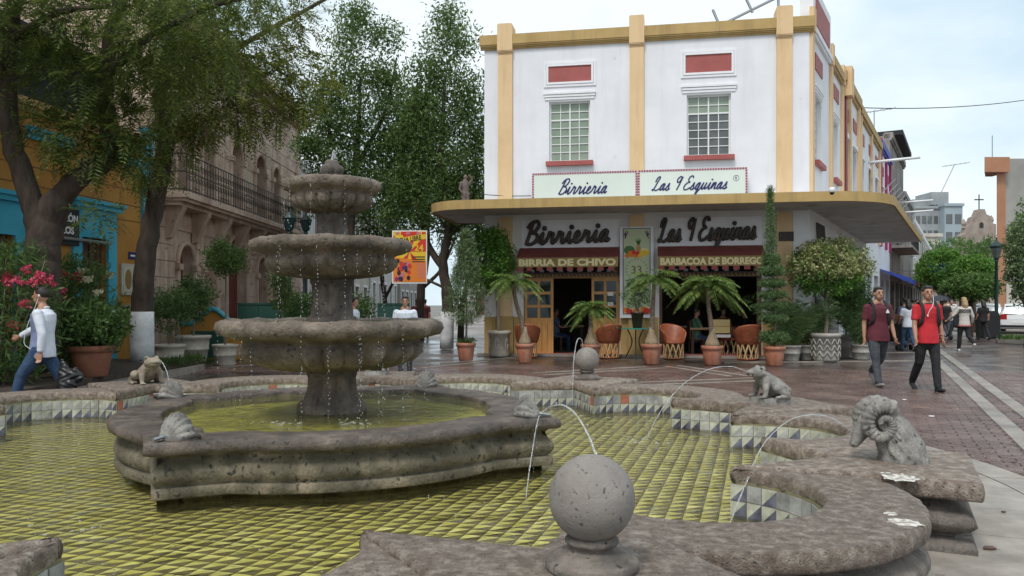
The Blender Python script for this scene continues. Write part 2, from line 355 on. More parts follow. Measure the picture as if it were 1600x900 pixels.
def remesh(mb, name, mats, voxel, parent=None, smooth_it=3, pick=None):
    """fuse overlapping closed pieces into one continuous skin"""
    me = bpy.data.meshes.new('tmp'); me.from_pydata([tuple(v) for v in mb.v], [], mb.f); me.update()
    o = bpy.data.objects.new('tmp', me); COL.objects.link(o)
    md = o.modifiers.new('r', 'REMESH'); md.mode = 'VOXEL'; md.voxel_size = voxel
    if smooth_it: ms = o.modifiers.new('s', 'SMOOTH'); ms.factor = .5; ms.iterations = smooth_it
    dg = bpy.context.evaluated_depsgraph_get(); dg.update()
    m2 = bpy.data.meshes.new_from_object(o.evaluated_get(dg)); bpy.data.objects.remove(o); bpy.data.meshes.remove(me)
    m2.name = name
    m2.materials.clear()
    for m in (mats if isinstance(mats, (list, tuple)) else [mats]): m2.materials.append(M[m])
    m2.polygons.foreach_set('use_smooth', [True]*len(m2.polygons))
    if pick:
        m2.polygons.foreach_set('material_index', [pick(p.center) for p in m2.polygons])
    r = bpy.data.objects.new(name, m2); link(r, parent); return r
def catmull(pts, n=6, closed=False):
    P = [Vector(p) for p in pts]; out = []; k = len(P)
    for i in range(k if closed else k-1):
        a = P[i-1] if (i > 0 or closed) else P[0]; b = P[i]; c = P[(i+1)%k]; d = P[(i+2)%k] if (closed or i+2 < k) else P[-1]
        for j in range(n):
            t = j/n; out.append(.5*((2*b)+(c-a)*t+(2*a-5*b+4*c-d)*t*t+(3*b-a-3*c+d)*t**3))
    if not closed: out.append(P[-1])
    return out
def text_obj(body, size, name, matname, parent, loc, rot=(R(90),0,0), extrude=.004, offset=0, shear=0, xscale=1, align='LEFT', spacing=1):
    c = bpy.data.curves.new('t', 'FONT'); c.body = body; c.size = size; c.extrude = extrude; c.offset = offset; c.shear = shear
    c.align_x = align; c.space_character = spacing; c.resolution_u = 3
    o = bpy.data.objects.new('t', c); COL.objects.link(o); dg = bpy.context.evaluated_depsgraph_get(); dg.update()
    me = bpy.data.meshes.new_from_object(o.evaluated_get(dg)); bpy.data.objects.remove(o); bpy.data.curves.remove(c)
    me.materials.clear(); me.materials.append(M[matname])
    r = bpy.data.objects.new(name, me); link(r, parent); r.location = loc; r.rotation_euler = rot; r.scale = (xscale,1,1)
    return r
def leaves(centres, per, spread, ln, wd, rng, up=.3, out=None, squash=1.0):
    """numpy: rhombic leaves around the centres -> verts, faces"""
    c = np.asarray(centres, float); n = len(c)*per
    o = rng.normal(size=(n,3)); o /= np.linalg.norm(o, axis=1)[:,None]; o *= (rng.random((n,1))**.5)*spread; o[:,2] *= squash
    base = np.repeat(c, per, 0)+o
    d = rng.normal(size=(n,3)); d[:,2] += up
    if out is not None: d += (base-np.asarray(out))*.25
    d /= np.linalg.norm(d, axis=1)[:,None]
    s = np.cross(d, rng.normal(size=(n,3))); s /= np.linalg.norm(s, axis=1)[:,None]
    l = ln*(.6+.8*rng.random((n,1))); w = wd*(.6+.8*rng.random((n,1)))
    V = np.stack([base, base+d*l*.5+s*w*.5, base+d*l, base+d*l*.5-s*w*.5], 1).reshape(-1,3)
    return V
def leaf_obj(name, V, matname, parent=None):
    n = len(V)//4; me = bpy.data.meshes.new(name)
    me.vertices.add(len(V)); me.vertices.foreach_set('co', V.astype(np.float32).ravel())
    me.loops.add(n*4); me.loops.foreach_set('vertex_index', np.arange(n*4, dtype=np.int32))
    me.polygons.add(n); me.polygons.foreach_set('loop_start', np.arange(0, n*4, 4, dtype=np.int32)); me.polygons.foreach_set('loop_total', np.full(n, 4, dtype=np.int32))
    me.materials.append(M[matname]); me.update(); me.validate()
    o = bpy.data.objects.new(name, me); link(o, parent); return o
def fronds(anchors, dirs, length, leaflets, ln, wd, rng, droop=.5):
    """feathery pinnate sprays: leaflets on both sides of a drooping rachis"""
    out = []
    A = np.asarray(anchors, float); D = np.asarray(dirs, float); D /= np.linalg.norm(D, axis=1)[:,None]; n = len(A)
    L_ = length*(.7+.6*rng.random((n,1)))
    side = np.cross(D, np.array([0,0,1.])); side += rng.normal(size=side.shape)*.15; side /= np.linalg.norm(side, axis=1)[:,None]+1e-9
    nrm = np.cross(side, D)
    for k in range(leaflets):
        t = (k+1)/leaflets; p = A+D*L_*t; p[:,2:] -= droop*L_*t*t
        sc = math.sin(PI*(.15+.8*t))
        for sg in (-1, 1):
            d = side*sg+D*.6+rng.normal(size=D.shape)*.18; d[:,2] -= .25; d /= np.linalg.norm(d, axis=1)[:,None]
            w = np.cross(d, nrm); w /= np.linalg.norm(w, axis=1)[:,None]+1e-9
            l = ln*sc*(.8+.4*rng.random((n,1)))
            out.append(np.stack([p, p+d*l*.5+w*wd*.5, p+d*l, p+d*l*.5-w*wd*.5], 1))
    return np.stack(out, 1).reshape(-1,3)
def at(px, py, Y): return Vector(((px-800)/1250*Y, Y, CAMZ+(476-py)/1250*Y))      # where a sight line reaches depth Y
def ground_at(px, py, z=0): Y = (CAMZ-z)*1250/(py-476); return Vector(((px-800)/1250*Y, Y, z))
# ------------------------------------------------------------------ ground, paving
g = MB(); g.add([(-700,-60,-.04),(700,-60,-.04),(700,1500,-.04),(-700,1500,-.04)], [(0,1,2,3)])
tag(g.build('ground', 'ground'), kind='structure')
FC = Vector((-1.62, 7.2, 0))
b = MB(); b.add([(-30,-8,-.014),(40,-8,-.014),(40,34,-.014),(-30,34,-.014)], [(0,1,2,3)])
paving = tag(b.build('paving', 'paver_bed'), 'wet red brick paving of the square', kind='structure')
b = MB(); b.add([(4,34,-.016),(60,34,-.016),(120,150,-.016),(40,150,-.016)], [(0,1,2,3)])
tag(b.build('street_pavement', 'pavement_far'), kind='structure')
b = MB(); b.add([(-9.2,34,-.015),(1.5,34,-.015),(3,140,-.015),(-9.2,140,-.015)], [(0,1,2,3)])
tag(b.build('side_street', 'pavement_far'), kind='structure')
E1 = Vector((.91,-.415,0)).normalized(); E2 = Vector((.415,.91,0)).normalized()
bang = math.atan2(E1.y, E1.x)
BL, BW = .245, .125
cells = []
for j in range(-60, 260):
    for i in range(-90, 110):
        p = Vector((5,9,0))+E1*((i+.5*(j%2))*BL)+E2*(j*BW)
        if p.y < 4.2 or p.y > 19.5 or abs(p.x) > .70*p.y+.6: continue
        if (p-FC).length < 5.95: continue
        if p.x < -5.2 and p.y < 17: continue
        if p.y > 19.2-.178*(p.x): continue
        cells.append((p.length*(1 if p.x > 1 else 1.6), p.x, p.y))
cells.sort()
def brick_vf(rng, ln=BL-.012, w=BW-.012):
    x, y = ln/2, w/2; i = .006; t = rng.uniform(-.003,.003)
    return [(-x,-y,-.02),(x,-y,-.02),(x,y,-.02),(-x,y,-.02),(-x+i,-y+i,t+rng.uniform(-.002,.002)),(x-i,-y+i,t+rng.uniform(-.002,.002)),(x-i,y-i,t+rng.uniform(-.002,.002)),(-x+i,y-i,t+rng.uniform(-.002,.002))]
BF = [(4,5,6,7),(0,1,5,4),(1,2,6,5),(2,3,7,6),(3,0,4,7)]
protos = []
for k in range(5):
    me = bpy.data.meshes.new('brick'); me.from_pydata(brick_vf(random), [], BF); me.materials.append(M['paver']); protos.append(me)
for k, (d, x, y) in enumerate(cells[:300]):
    o = bpy.data.objects.new('brick', random.choice(protos)); link(o, paving); o.location = (x,y,0); o.rotation_euler = (0,0,bang)
rest = MB(); ca, sa = math.cos(bang), math.sin(bang)
vv = []; ff = []
for d, x, y in cells[300:]:
    k = len(vv)
    for q in brick_vf(random): vv.append((x+q[0]*ca-q[1]*sa, y+q[0]*sa+q[1]*ca, q[2]))
    ff += [tuple(i+k for i in f) for f in BF]
tag(mesh_obj('bricks', vv, ff, 'paver', paving), kind='stuff')
# light stone bands: rows of slabs
def band(p0, p1, width, slab=.9, z=.005):
    p0 = Vector(p0); p1 = Vector(p1); d = p1-p0; n = max(1, int(d.length/slab)); t = d.normalized(); s = Vector((-t.y,t.x,0))
    root = None
    for k in range(n):
        a = p0+d*(k/n)+t*.004; c = p0+d*((k+1)/n)-t*.004; h = z+random.uniform(0,.003)
        mb = MB(); q = [a-s*width/2, c-s*width/2, c+s*width/2, a+s*width/2]
        mb.hexa([(v.x,v.y,-.02) for v in q]+[(v.x,v.y,h) for v in q])
        mb.build('stone_slab', 'strip_stone', paving)
for off in (.09, .47):
    a = Vector((3.2,3.8,0)); 
    p = Vector((5.09,7.95,0))+E1*off
    band(p-E2*1.5, p+E2*22, .19)
for a, c, w in (((833,583),(1010,573),.13),((850,586),(1040,575),.13),((985,598),(1195,590),.13),((1000,602),(1210,594),.13),((1040,572),(1140,588),.12),((1060,571),(1165,587),.12),
                ((660,575),(760,565),.12),((690,568),(830,556),.12),((330,574),(470,566),.14),((0,606),(175,588),.2),
                ((1130,566),(1480,563),.18),((1330,551),(1500,550),.2),((1330,541),(1520,541),.2)):
    band(ground_at(*a), ground_at(*c), w)
# concrete apron round the fountain: ring of slabs with open joints
apron = tag(empty('apron'), kind='structure') if False else None
NS = 18
for k in range(NS):
    a0 = R(-25.5)+2*PI*k/NS+.0012; a1 = R(-25.5)+2*PI*(k+1)/NS-.0012
    if math.cos((a0+a1)/2-R(135)) > .75: continue
    for r0, r1, z, mm in ((4.2,5.62,.006,'concrete'),(5.63,5.93,.008,'strip_stone')):
        pts = [(FC.x+r0*math.cos(a0+(a1-a0)*i/8), FC.y+r0*math.sin(a0+(a1-a0)*i/8)) for i in range(9)]+[(FC.x+r1*math.cos(a1+(a0-a1)*i/8), FC.y+r1*math.sin(a1+(a0-a1)*i/8)) for i in range(9)]
        mb = MB(); mb.prism(pts, -.03, z+random.uniform(0,.002)); mb.build('concrete_slab' if mm == 'concrete' else 'stone_slab', mm, paving)
# raised planting bed on the left and its kerb
bp = [(-9.6,6),(-6.75,6),(-6.95,11),(-7.0,14.5),(-6.9,17.6),(-9.0,17.9)]
mb = MB(); n = len(bp)
mb.prism(bp, -.03, .24); tag(mb.build('planting_bed', 'soil'), kind='structure')
def kerb(path, w, h, name='kerb'):
    mb = MB()
    for a, c in zip(path, path[1:]):
        a = Vector((*a,0)); c = Vector((*c,0)); t = (c-a).normalized(); s = Vector((-t.y,t.x,0))*w/2; q = [a-s, c-s, c+s, a+s]
        mb.hexa([(v.x,v.y,-.03) for v in q]+[(v.x,v.y,h) for v in q])
    return tag(mb.build(name, 'strip_stone'), kind='structure')
kerb([(-6.68,6),(-6.88,11),(-6.93,14.5),(-6.83,17.6)], .12, .13)
# fallen leaves and scraps on the ground
for px, py, s, mm in ((1546,860,.05,'wood_dark'),(1568,803,.02,'wood_dark'),(1455,652,.05,'paper_white'),(1413,626,.04,'paper_white'),(1046,574,.05,'ban_orange'),(1585,725,.03,'wood_dark'),(648,577,.035,'paper_white')):
    p = ground_at(px, py); v = [(s*math.cos(a)*(.6+.4*random.random()), s*math.sin(a)*.6, .012+.012*random.random()) for a in [PI*2*i/7 for i in range(7)]]
    o = MB(); o.prism([q[:2] for q in v], .012, .02)
    tag(o.build('litter', mm, loc=p), {'wood_dark':'dark fallen leaf on the pale paving','paper_white':'white scrap of paper on the wet paving','ban_orange':'orange scrap on the wet brick paving'}[mm], 'litter', 'scraps and leaves on the paving')
# ------------------------------------------------------------------ the nine-cornered fountain
fountain = empty('fountain', FC, 0, 'large carved stone fountain with nine-lobed tiled pool and three tiered bowls', 'fountain')
TH = [R(-25.5+40*k) for k in range(9)]
def pol(r, a): return Vector((r*math.cos(a), r*math.sin(a)))
def ax(th, u, w): return Vector((u*math.cos(th)-w*math.sin(th), u*math.sin(th)+w*math.cos(th)))   # along a station axis
RC, RA, DC = 3.68, 4.22, R(9.8)
LR, LC = .671, 3.79; OR_ = LR+.50
END, HW = 5.0, .52
# where the outer arc of a lobe meets the side of a corner block (in the lobe frame)
def lobe_hit():
    # block side line: station axis at -20 deg in the lobe frame, offset +HW toward the lobe
    th = R(-20); best = None
    for i in range(4000):
        u = 3.6+i*.0004; p = ax(th, u, HW)
        d = (p-Vector((LC,0))).length
        if d >= OR_ and p.x > LC: return p
    return ax(th, 4.6, HW)
QH = lobe_hit(); qa = math.atan2(QH.y, QH.x-LC)     # negative angle
ca_ = math.atan2(-RC*math.sin(R(20)-DC), RC*math.cos(R(20)-DC)-LC)
def rot2(p, a): return Vector((p[0]*math.cos(a)-p[1]*math.sin(a), p[0]*math.sin(a)+p[1]*math.cos(a)))
NARC = 18
def inner_arc(k):   # from C+ of station k to C- of station k+1
    m = TH[k]+R(20)
    a0 = ca_ if ca_ < 0 else ca_-2*PI
    return [rot2((LC+LR*math.cos(a0+(-2*a0)*i/NARC), LR*math.sin(a0+(-2*a0)*i/NARC)), m) for i in range(NARC+1)]
def outer_arc(k):
    m = TH[k]+R(20); return [rot2((LC+OR_*math.cos(qa+(-2*qa)*i/NARC), OR_*math.sin(qa+(-2*qa)*i/NARC)), m) for i in range(NARC+1)]
inner = []; outer = []
for k in range(9):
    inner += [pol(RA, TH[k])]+inner_arc(k)
    outer += [ax(TH[k], END, -HW), ax(TH[k], END, HW)]+outer_arc(k)
def offset(poly, d, lim=.45):
    n = len(poly); out = []
    for i in range(n):
        a, p, c = poly[i-1], poly[i], poly[(i+1)%n]
        t1 = (p-a); t2 = (c-p)
        if t1.length < 1e-6: t1 = t2
        if t2.length < 1e-6: t2 = t1
        n1 = Vector((t1.y,-t1.x)).normalized(); n2 = Vector((t2.y,-t2.x)).normalized(); m = (n1+n2)
        if m.length < 1e-6: m = n1
        m.normalize(); c_ = max(lim, m.dot(n1)); out.append(p+m*(d/c_))
    return out
def loft(rings, closed_poly=True):
    n = len(rings[0][0]); vs = []; fs = []
    for poly, z in rings: vs += [(p[0],p[1],z) for p in poly]
    for i in range(len(rings)-1):
        for j in range(n): fs.append((i*n+j, i*n+(j+1)%n, (i+1)*n+(j+1)%n, (i+1)*n+j))
    return vs, fs
def resample(poly, step, closed=True):
    out = []; n = len(poly)
    for i in range(n if closed else n-1):
        a = poly[i]; c = poly[(i+1)%n]; k = max(1, int(round((c-a).length/step)))
        out += [a+(c-a)*(j/k) for j in range(k)]
    if not closed: out.append(poly[-1])
    return out
TOP = .42; WAT = .12; FLR = .055
prof = [(.0,-.05),(.0,.035),(-.02,.06),(-.12,.072),(-.10,.10),(-.03,.135),(.0,.17),(-.02,.205),(-.09,.245),(-.175,.272),(-.195,.295),(-.16,.319)]
outf = []
for i, p in enumerate(outer):
    outf.append(p)
rings = [(offset(outf, d), z) for d, z in prof]
vs, fs = loft(rings)
wall = mesh_obj('basin_wall', vs, fs, 'cantera', fountain, True)
inw = offset(inner, .004)
vs, fs = loft([(inw, 0.0), (inw, .335)]); 
inner_wall = mesh_obj('tiled_wall', vs, [f[::-1] for f in fs], 'grout', fountain)
# cap stones
def cap_stone(poly, z0, z1, lip, name='cap_stone', mm='cantera_cap', par=None, edge=None):
    """poly ccw; rounded rim, slightly chipped"""
    P = resample(poly, .045)
    P = [p+Vector((random.gauss(0,.003), random.gauss(0,.003))) for p in P]
    h = z1-z0; dz = [random.gauss(0,.0018) for _ in P]
    rr = [(offset(P,-.010,.75), z0),(offset(P,0), z0+.014),(offset(P,.004), z0+h*.5),(offset(P,0), z1-.022),(offset(P,-.007,.75), z1-.006),(offset(P,-.020,.75), z1)]
    vs, fs = loft(rr); n = len(P); k = len(rr)
    for i in range(n): vs[(k-2)*n+i] = (vs[(k-2)*n+i][0], vs[(k-2)*n+i][1], vs[(k-2)*n+i][2]+dz[i])
    from mathutils.geometry import tessellate_polygon
    tri = tessellate_polygon([[Vector((p[0],p[1],0)) for p in rr[-1][0]]]); tri0 = tessellate_polygon([[Vector((p[0],p[1],0)) for p in rr[0][0]]])
    fs = [tuple(f) for f in fs]
    def ccw(t, q): a_, b_, c_ = [q[i] for i in t]; return t if (b_[0]-a_[0])*(c_[1]-a_[1])-(b_[1]-a_[1])*(c_[0]-a_[0]) > 0 else t[::-1]
    fs += [tuple((k-1)*n+i for i in ccw(tuple(t), rr[-1][0])) for t in tri]+[ccw(tuple(t), rr[0][0])[::-1] for t in tri0]
    me = bpy.data.meshes.new(name); me.from_pydata(vs, [], fs); me.materials.append(M[mm])
    me.polygons.foreach_set('use_smooth', [True]*len(me.polygons))
    o = bpy.data.objects.new(name, me); link(o, par or wall); return o
stone_lift = {}
for k in range(9):
    th = TH[k]
    ip, im = inner_arc(k), inner_arc(k-1); op, om = outer_arc(k), outer_arc(k-1)
    lift = .012
    blk = [ax(th,END+.03,-HW-.02), ax(th,END+.03,HW+.02), op[0]+(op[1]-op[0])*.1, ip[0], pol(RA-.02, th), im[-1], om[-1]+(om[-2]-om[-1])*.1]
    c = sum(blk, Vector((0,0)))/len(blk)
    blk = offset(blk, -.004)
    cap_stone(blk, .318, TOP+lift, 0)
    lob = [p for p in op]+[p for p in ip[::-1]]
    lob = offset(lob, -.004)
    # the lobe cap overhangs outwards a little
    cap_stone(lob, .315, TOP-.006, 0)
# pool floor with split tiles
def in_poly(x, y, poly):
    c = False; n = len(poly); j = n-1
    for i in range(n):
        a, b_ = poly[i], poly[j]
        if (a[1] > y) != (b_[1] > y) and x < (b_[0]-a[0])*(y-a[1])/(b_[1]-a[1])+a[0]: c = not c
        j = i
    return c
mb = MB(); mb.lathe([(4.47,FLR-.012),(.001,FLR-.012)], 96, caps=False)
pool_floor = mb.build('pool_floor', 'grout', fountain)
TS = .112; TA = R(-17)
def tile_vf(s, t=.010):
    h = s/2-.002
    v = [(-h,-h,-t),(h,-h,-t),(h,h,-t),(-h,h,-t),(-h,-h,0),(h,-h,0),(h,h,0),(-h,h,0)]
    return v, [(4,5,7),(5,6,7),(0,1,5,4),(1,2,6,5),(2,3,7,6),(3,0,4,7)], [0,1,0,1,1,0]
tv, tf, tm = tile_vf(TS)
tme = bpy.data.meshes.new('tile'); tme.from_pydata(tv, [], tf); tme.materials.append(M['tile_yellow']); tme.materials.append(M['tile_dark']); tme.polygons.foreach_set('material_index', tm)
cells = []; ca, sa = math.cos(TA), math.sin(TA); ipoly = offset(inner, -.02)
for i in range(-42, 43):
    for j in range(-42, 43):
        x = (i*ca-j*sa)*TS; y = (i*sa+j*ca)*TS; r = math.hypot(x, y)
        if r > 4.6 or r < 1.45 or not in_poly(x, y, ipoly): continue
        wx, wy = FC.x+x, FC.y+y
        vis = abs(wx) < .66*wy and wy > 3.0
        # hidden behind the near rim or the inner basin
        cells.append((math.hypot(wx, wy)+(0 if vis else 50)+(4 if r < 1.9 else 0), x, y))
cells.sort()
for d, x, y in cells[:300]:
    o = bpy.data.objects.new('tile', tme); link(o, pool_floor); o.location = (x,y,FLR+random.uniform(-.0008,.0008)); o.rotation_euler = (random.gauss(0,.004),random.gauss(0,.004),TA-PI*.5)
vv = []; ff = []; fm = []; c2, s2 = math.cos(TA-PI*.5), math.sin(TA-PI*.5)
for d, x, y in cells[300:]:
    k = len(vv); dz = random.uniform(-.0008,.0008)
    vv += [(x+q[0]*c2-q[1]*s2, y+q[0]*s2+q[1]*c2, FLR+q[2]+dz) for q in tv]; ff += [tuple(i+k for i in f) for f in tf]; fm += tm
tag(mesh_obj('tiles', vv, ff, ['tile_yellow','tile_dark'], pool_floor, midx=fm), kind='stuff')
# wall tiles: two rows round the inside of the pool
WS = .106
wtv = [(-WS/2+.002,0,-WS/2+.002),(WS/2-.002,0,-WS/2+.002),(WS/2-.002,0,WS/2-.002),(-WS/2+.002,0,WS/2-.002)]
def wall_tile_mesh(kind):
    t = .008; h = WS/2-.002
    v = [(-h,0,-h),(h,0,-h),(h,0,h),(-h,0,h),(-h,-t,-h),(h,-t,-h),(h,-t,h),(-h,-t,h)]
    f = [(4,5,6),(4,6,7),(0,1,5,4),(1,2,6,5),(2,3,7,6),(3,0,4,7)]; m = [1,0,0,0,0,0]
    me = bpy.data.meshes.new('tile'); me.from_pydata(v, [], f)
    for a in {'split':('tile_white','tile_blue'),'bare':('tile_bare','tile_bare'),'pale':('tile_white','tile_bare'),'clay':('terracotta_bare','terracotta_bare')}[kind]: me.materials.append(M[a])
    me.polygons.foreach_set('material_index', m); return me, v, f, m
WT = {k: wall_tile_mesh(k) for k in ('split','bare','pale','clay')}
spots = []
# walk each straight or curved run separately so that tiles end at its corners
runs = []
for k in range(9):
    A = pol(RA, TH[k]); arc = inner_arc(k); arcp = inner_arc(k-1)
    runs.append([arcp[-1], A]); runs.append([A, arc[0]]); runs.append(arc)
for ri, run in enumerate(runs):
    Ls = [0]
    for a, c in zip(run, run[1:]): Ls.append(Ls[-1]+(c-a).length)
    n = int(Ls[-1]/WS)
    if n < 1: continue
    pad = (Ls[-1]-n*WS)/2
    worn = random.random()
    for i in range(n):
        s = pad+(i+.5)*WS; j = max(q for q in range(len(Ls)-1) if Ls[q] <= s+1e-9); t = (s-Ls[j])/(Ls[j+1]-Ls[j])
        p = run[j]+(run[j+1]-run[j])*t; d = (run[j+1]-run[j]).normalized()
        nrm = Vector((-d.y, d.x))           # candidates for the inward normal
        if nrm.dot(-p) < 0 and ri % 3 != 2: nrm = nrm
        for row in range(2):
            z = .322-WS*(row+.5)-.004
            kind = 'split'
            q = random.random()
            if row == 0: kind = 'bare' if worn > .35 and q < .6 else ('pale' if q < .75 else 'split')
            if row == 0 and q > .955 and FC.y+p.y > 8.5: kind = 'clay'
            if row == 1 and q < .12: kind = 'pale'
            wx, wy = FC.x+p.x, FC.y+p.y
            facing = nrm.dot(Vector((-wx,-wy)))
            vis = facing > 0 and abs(wx) < .66*wy and wy > 3.3
            spots.append((math.hypot(wx,wy)+(0 if vis else 40), p, d, z, kind))
spots.sort(key=lambda q: q[0])
vv = {k: [] for k in WT}; ff = {k: [] for k in WT}; fm = {k: [] for k in WT}
allv = []; allf = []; allm = []; midx0 = {'split':0,'bare':2,'pale':3,'clay':5}
for i, (dd, p, d, z, kind) in enumerate(spots):
    ang = math.atan2(d.y, d.x)+PI       # tile front (-y) must look into the pool: pool lies to the left of the run
    me, v, f, m = WT[kind]
    if i < 300:
        o = bpy.data.objects.new('tile', me); link(o, inner_wall); o.location = (p.x,p.y,z); o.rotation_euler = (0,0,ang)
    else:
        k = len(allv); c_, s_ = math.cos(ang), math.sin(ang)
        allv += [(p.x+q[0]*c_-q[1]*s_, p.y+q[0]*s_+q[1]*c_, z+q[2]) for q in v]; allf += [tuple(x+k for x in t) for t in f]
        allm += [midx0[kind]+x if kind in ('split','pale') else midx0[kind] for x in m]
tag(mesh_obj('tiles', allv, allf, ['tile_white','tile_blue','tile_bare','tile_white','tile_bare','terracotta_bare'], inner_wall, midx=allm), kind='stuff')
# water of the pool
def sheet(name, poly, z, mm, par=None, loc=None, kind='structure'):
    bm = bmesh.new(); f = bm.faces.new([bm.verts.new((p[0],p[1],z)) for p in poly]); bmesh.ops.triangulate(bm, faces=[f])
    me = bpy.data.meshes.new(name); bm.to_mesh(me); bm.free(); me.materials.append(M[mm])
    o = bpy.data.objects.new(name, me); link(o, par)
    if loc is not None: o.location = loc
    if kind: o['kind'] = kind
    return o
mb = MB(); mb.lathe([(4.47,WAT),(1.42,WAT)], 96, caps=False)
tag(mb.build('pool_water', 'pool_water', None, loc=FC), 'shallow clear water over the yellow pool tiles', kind='structure')
# inner basin: square corners alternating with bowed sides
IB = R(24)
def ib_outline(S=1.53, cut=1.0, bulge=1.81):
    pts = []
    sag = bulge-S; rr = (sag*sag+cut*cut)/(2*sag); cy = S-(rr-sag); a = math.asin(cut/rr)
    for q in range(4):
        th = IB+q*PI/2
        side = [Vector((S,-S)), Vector((S,-cut-.012))]+[Vector((cy+rr*math.cos(-a+2*a*i/16), rr*math.sin(-a+2*a*i/16))) for i in range(17)]+[Vector((S,cut+.012))]
        pts += [rot2(p, th) for p in side]
    return pts
ib = ib_outline()
iprof = [(-.19,.0),(-.19,.155),(-.06,.158),(-.055,.165),(-.05,.215),(-.06,.228),(-.09,.233),(-.065,.255),(-.045,.295),(-.05,.335),(-.085,.38),(-.12,.405),(-.12,.425),(-.085,.432),(-.075,.455)]
ibr = resample(ib, .08)
vs, fs = loft([(offset(ibr, d), z) for d, z in iprof])
ibasin = mesh_obj('inner_basin', vs, fs, 'cantera_mossy', fountain, True)
inn = offset(ibr, -.40)
rr = [(offset(ibr,-.05), .452),(offset(ibr,-.008),.462),(offset(ibr,0),.495),(offset(ibr,-.01),.528),(offset(ibr,-.04),.54),(offset(ibr,-.36),.54),(offset(ibr,-.392),.535),(inn,.525),(inn,.40)]
vs, fs = loft(rr)
vs = [(x+random.gauss(0,.003), y+random.gauss(0,.003), z+random.gauss(0,.0025)) for x,y,z in vs]
mesh_obj('coping', vs, fs, 'cantera_wet', ibasin, True)
def fan(name, poly, z, mm, par=None, loc=None):
    mb = MB(); mb.add([(0,0,z)]+[(p[0],p[1],z) for p in poly], [(0,i+1,(i+1)%len(poly)+1) for i in range(len(poly))]); return mb.build(name, mm, par, loc=loc)
mb = MB(); mb.lathe([(1.66,.43),(.2,.43)], 64, caps=False); mb.build('basin_floor', 'algae', ibasin)
mb = MB(); mb.lathe([(1.66,.497),(.2,.497)], 64, caps=False)
tag(mb.build('basin_water', 'basin_water', None, loc=FC), 'murky green water in the raised inner basin', kind='structure')
# central column and bowls
def bowl(name, z_rim, r_rim, z_bot, r_bot, lobes, lip, gad, wave, a0=0.0):
    n = 264; rr = []
    h = z_rim-z_bot
    # radius, z, rim-wave weight, gadroon weight
    prof = [(r_bot*.9,z_bot-.005,0,0),(r_bot,z_bot,0,.25),(r_bot+(r_rim-r_bot)*.42,z_bot+h*.07,0,.7),(r_bot+(r_rim-r_bot)*.66,z_bot+h*.2,0,1),(r_bot+(r_rim-r_bot)*.76,z_bot+h*.36,0,1),
            (r_bot+(r_rim-r_bot)*.75,z_bot+h*.50,0,.75),(r_bot+(r_rim-r_bot)*.70,z_bot+h*.55,0,.1),(r_bot+(r_rim-r_bot)*.74,z_bot+h*.60,0,0),(r_bot+(r_rim-r_bot)*.84,z_bot+h*.66,.3,0),
            (r_rim*.975,z_bot+h*.72,.8,0),(r_rim,z_bot+h*.84,1,0),(r_rim*.985,z_bot+h*.95,1,0),(r_rim*.94,z_bot+h*1.0,1,0),(r_rim*.86,z_bot+h*.985,.7,0),(r_rim*.80,z_bot+h*.9,.3,0),(r_rim*.5,z_bot+h*.66,0,0),(0.02,z_bot+h*.6,0,0)]
    vs = []
    for r, z, w, g_ in prof:
        for j in range(n):
            a = 2*PI*j/n+a0; sc = abs(math.cos(a*lobes/2)); 
            rad = r*(1+wave*w*(sc-.62))+gad*g_*(abs(math.sin(a*lobes*1.0))**.5-.85)
            zz = z+wave*.28*w*r_rim*(sc-.6)*(-1)
            vs.append((rad*math.cos(a)+random.gauss(0,.0015), rad*math.sin(a)+random.gauss(0,.0015), zz+random.gauss(0,.0015)))
    k = len(prof); fs = [(i*n+j, i*n+(j+1)%n, (i+1)*n+(j+1)%n, (i+1)*n+j) for i in range(k-1) for j in range(n)]
    fs.append(list(range((k-1)*n,k*n)))
    o = mesh_obj(name, vs, fs, 'cantera_bowl', fountain, True)
    w = MB(); w.lathe([(r_rim*.86,0),(.001,0.001)], 48, caps=False); tag(w.build('bowl_water', 'basin_water', o, loc=(0,0,z_rim-h*.05)))
    return o
bowl('large_bowl', 1.32, .985, .86, .22, 13, .1, .10, .055)
bowl('middle_bowl', 2.03, .70, 1.68, .19, 11, .08, .075, .085, .2)
bowl('small_bowl', 2.56, .43, 2.265, .13, 9, .06, .055, .09, .4)
def column(name, prof, flutes=8, amp=.02, mm='cantera_wet'):
    n = 64; vs = []
    for r, z, w in prof:
        for j in range(n):
            a = 2*PI*j/n; rad = r+amp*w*(abs(math.cos(a*flutes/2))-.5); vs.append((rad*math.cos(a), rad*math.sin(a), z))
    k = len(prof); fs = [(i*n+j, i*n+(j+1)%n, (i+1)*n+(j+1)%n, (i+1)*n+j) for i in range(k-1) for j in range(n)]
    fs += [list(range(n))[::-1], list(range((k-1)*n,k*n))]
    return mesh_obj(name, vs, fs, mm, fountain, True)
column('pedestal', [(.29,.40,.3),(.30,.50,.6),(.285,.56,1),(.235,.60,1),(.205,.66,1),(.195,.72,1),(.20,.79,.6),(.225,.84,0),(.23,.875,0)], 8, .05)
column('upper_pedestal', [(.19,1.24,0),(.225,1.29,0),(.225,1.335,0),(.19,1.35,0),(.175,1.40,1),(.165,1.48,1),(.165,1.56,1),(.175,1.62,.5),(.195,1.65,0),(.195,1.70,0)], 10, .03)
column('slender_pedestal', [(.14,1.95,0),(.17,2.01,0),(.165,2.05,0),(.135,2.07,.3),(.125,2.14,1),(.125,2.20,1),(.14,2.235,0),(.15,2.28,0)], 8, .025)
column('finial', [(.08,2.50,0),(.105,2.56,0),(.10,2.585,0),(.075,2.60,0),(.09,2.63,1),(.10,2.66,1),(.09,2.69,1),(.06,2.715,0),(.065,2.73,0),(.045,2.75,0)], 8, .02, 'cantera')
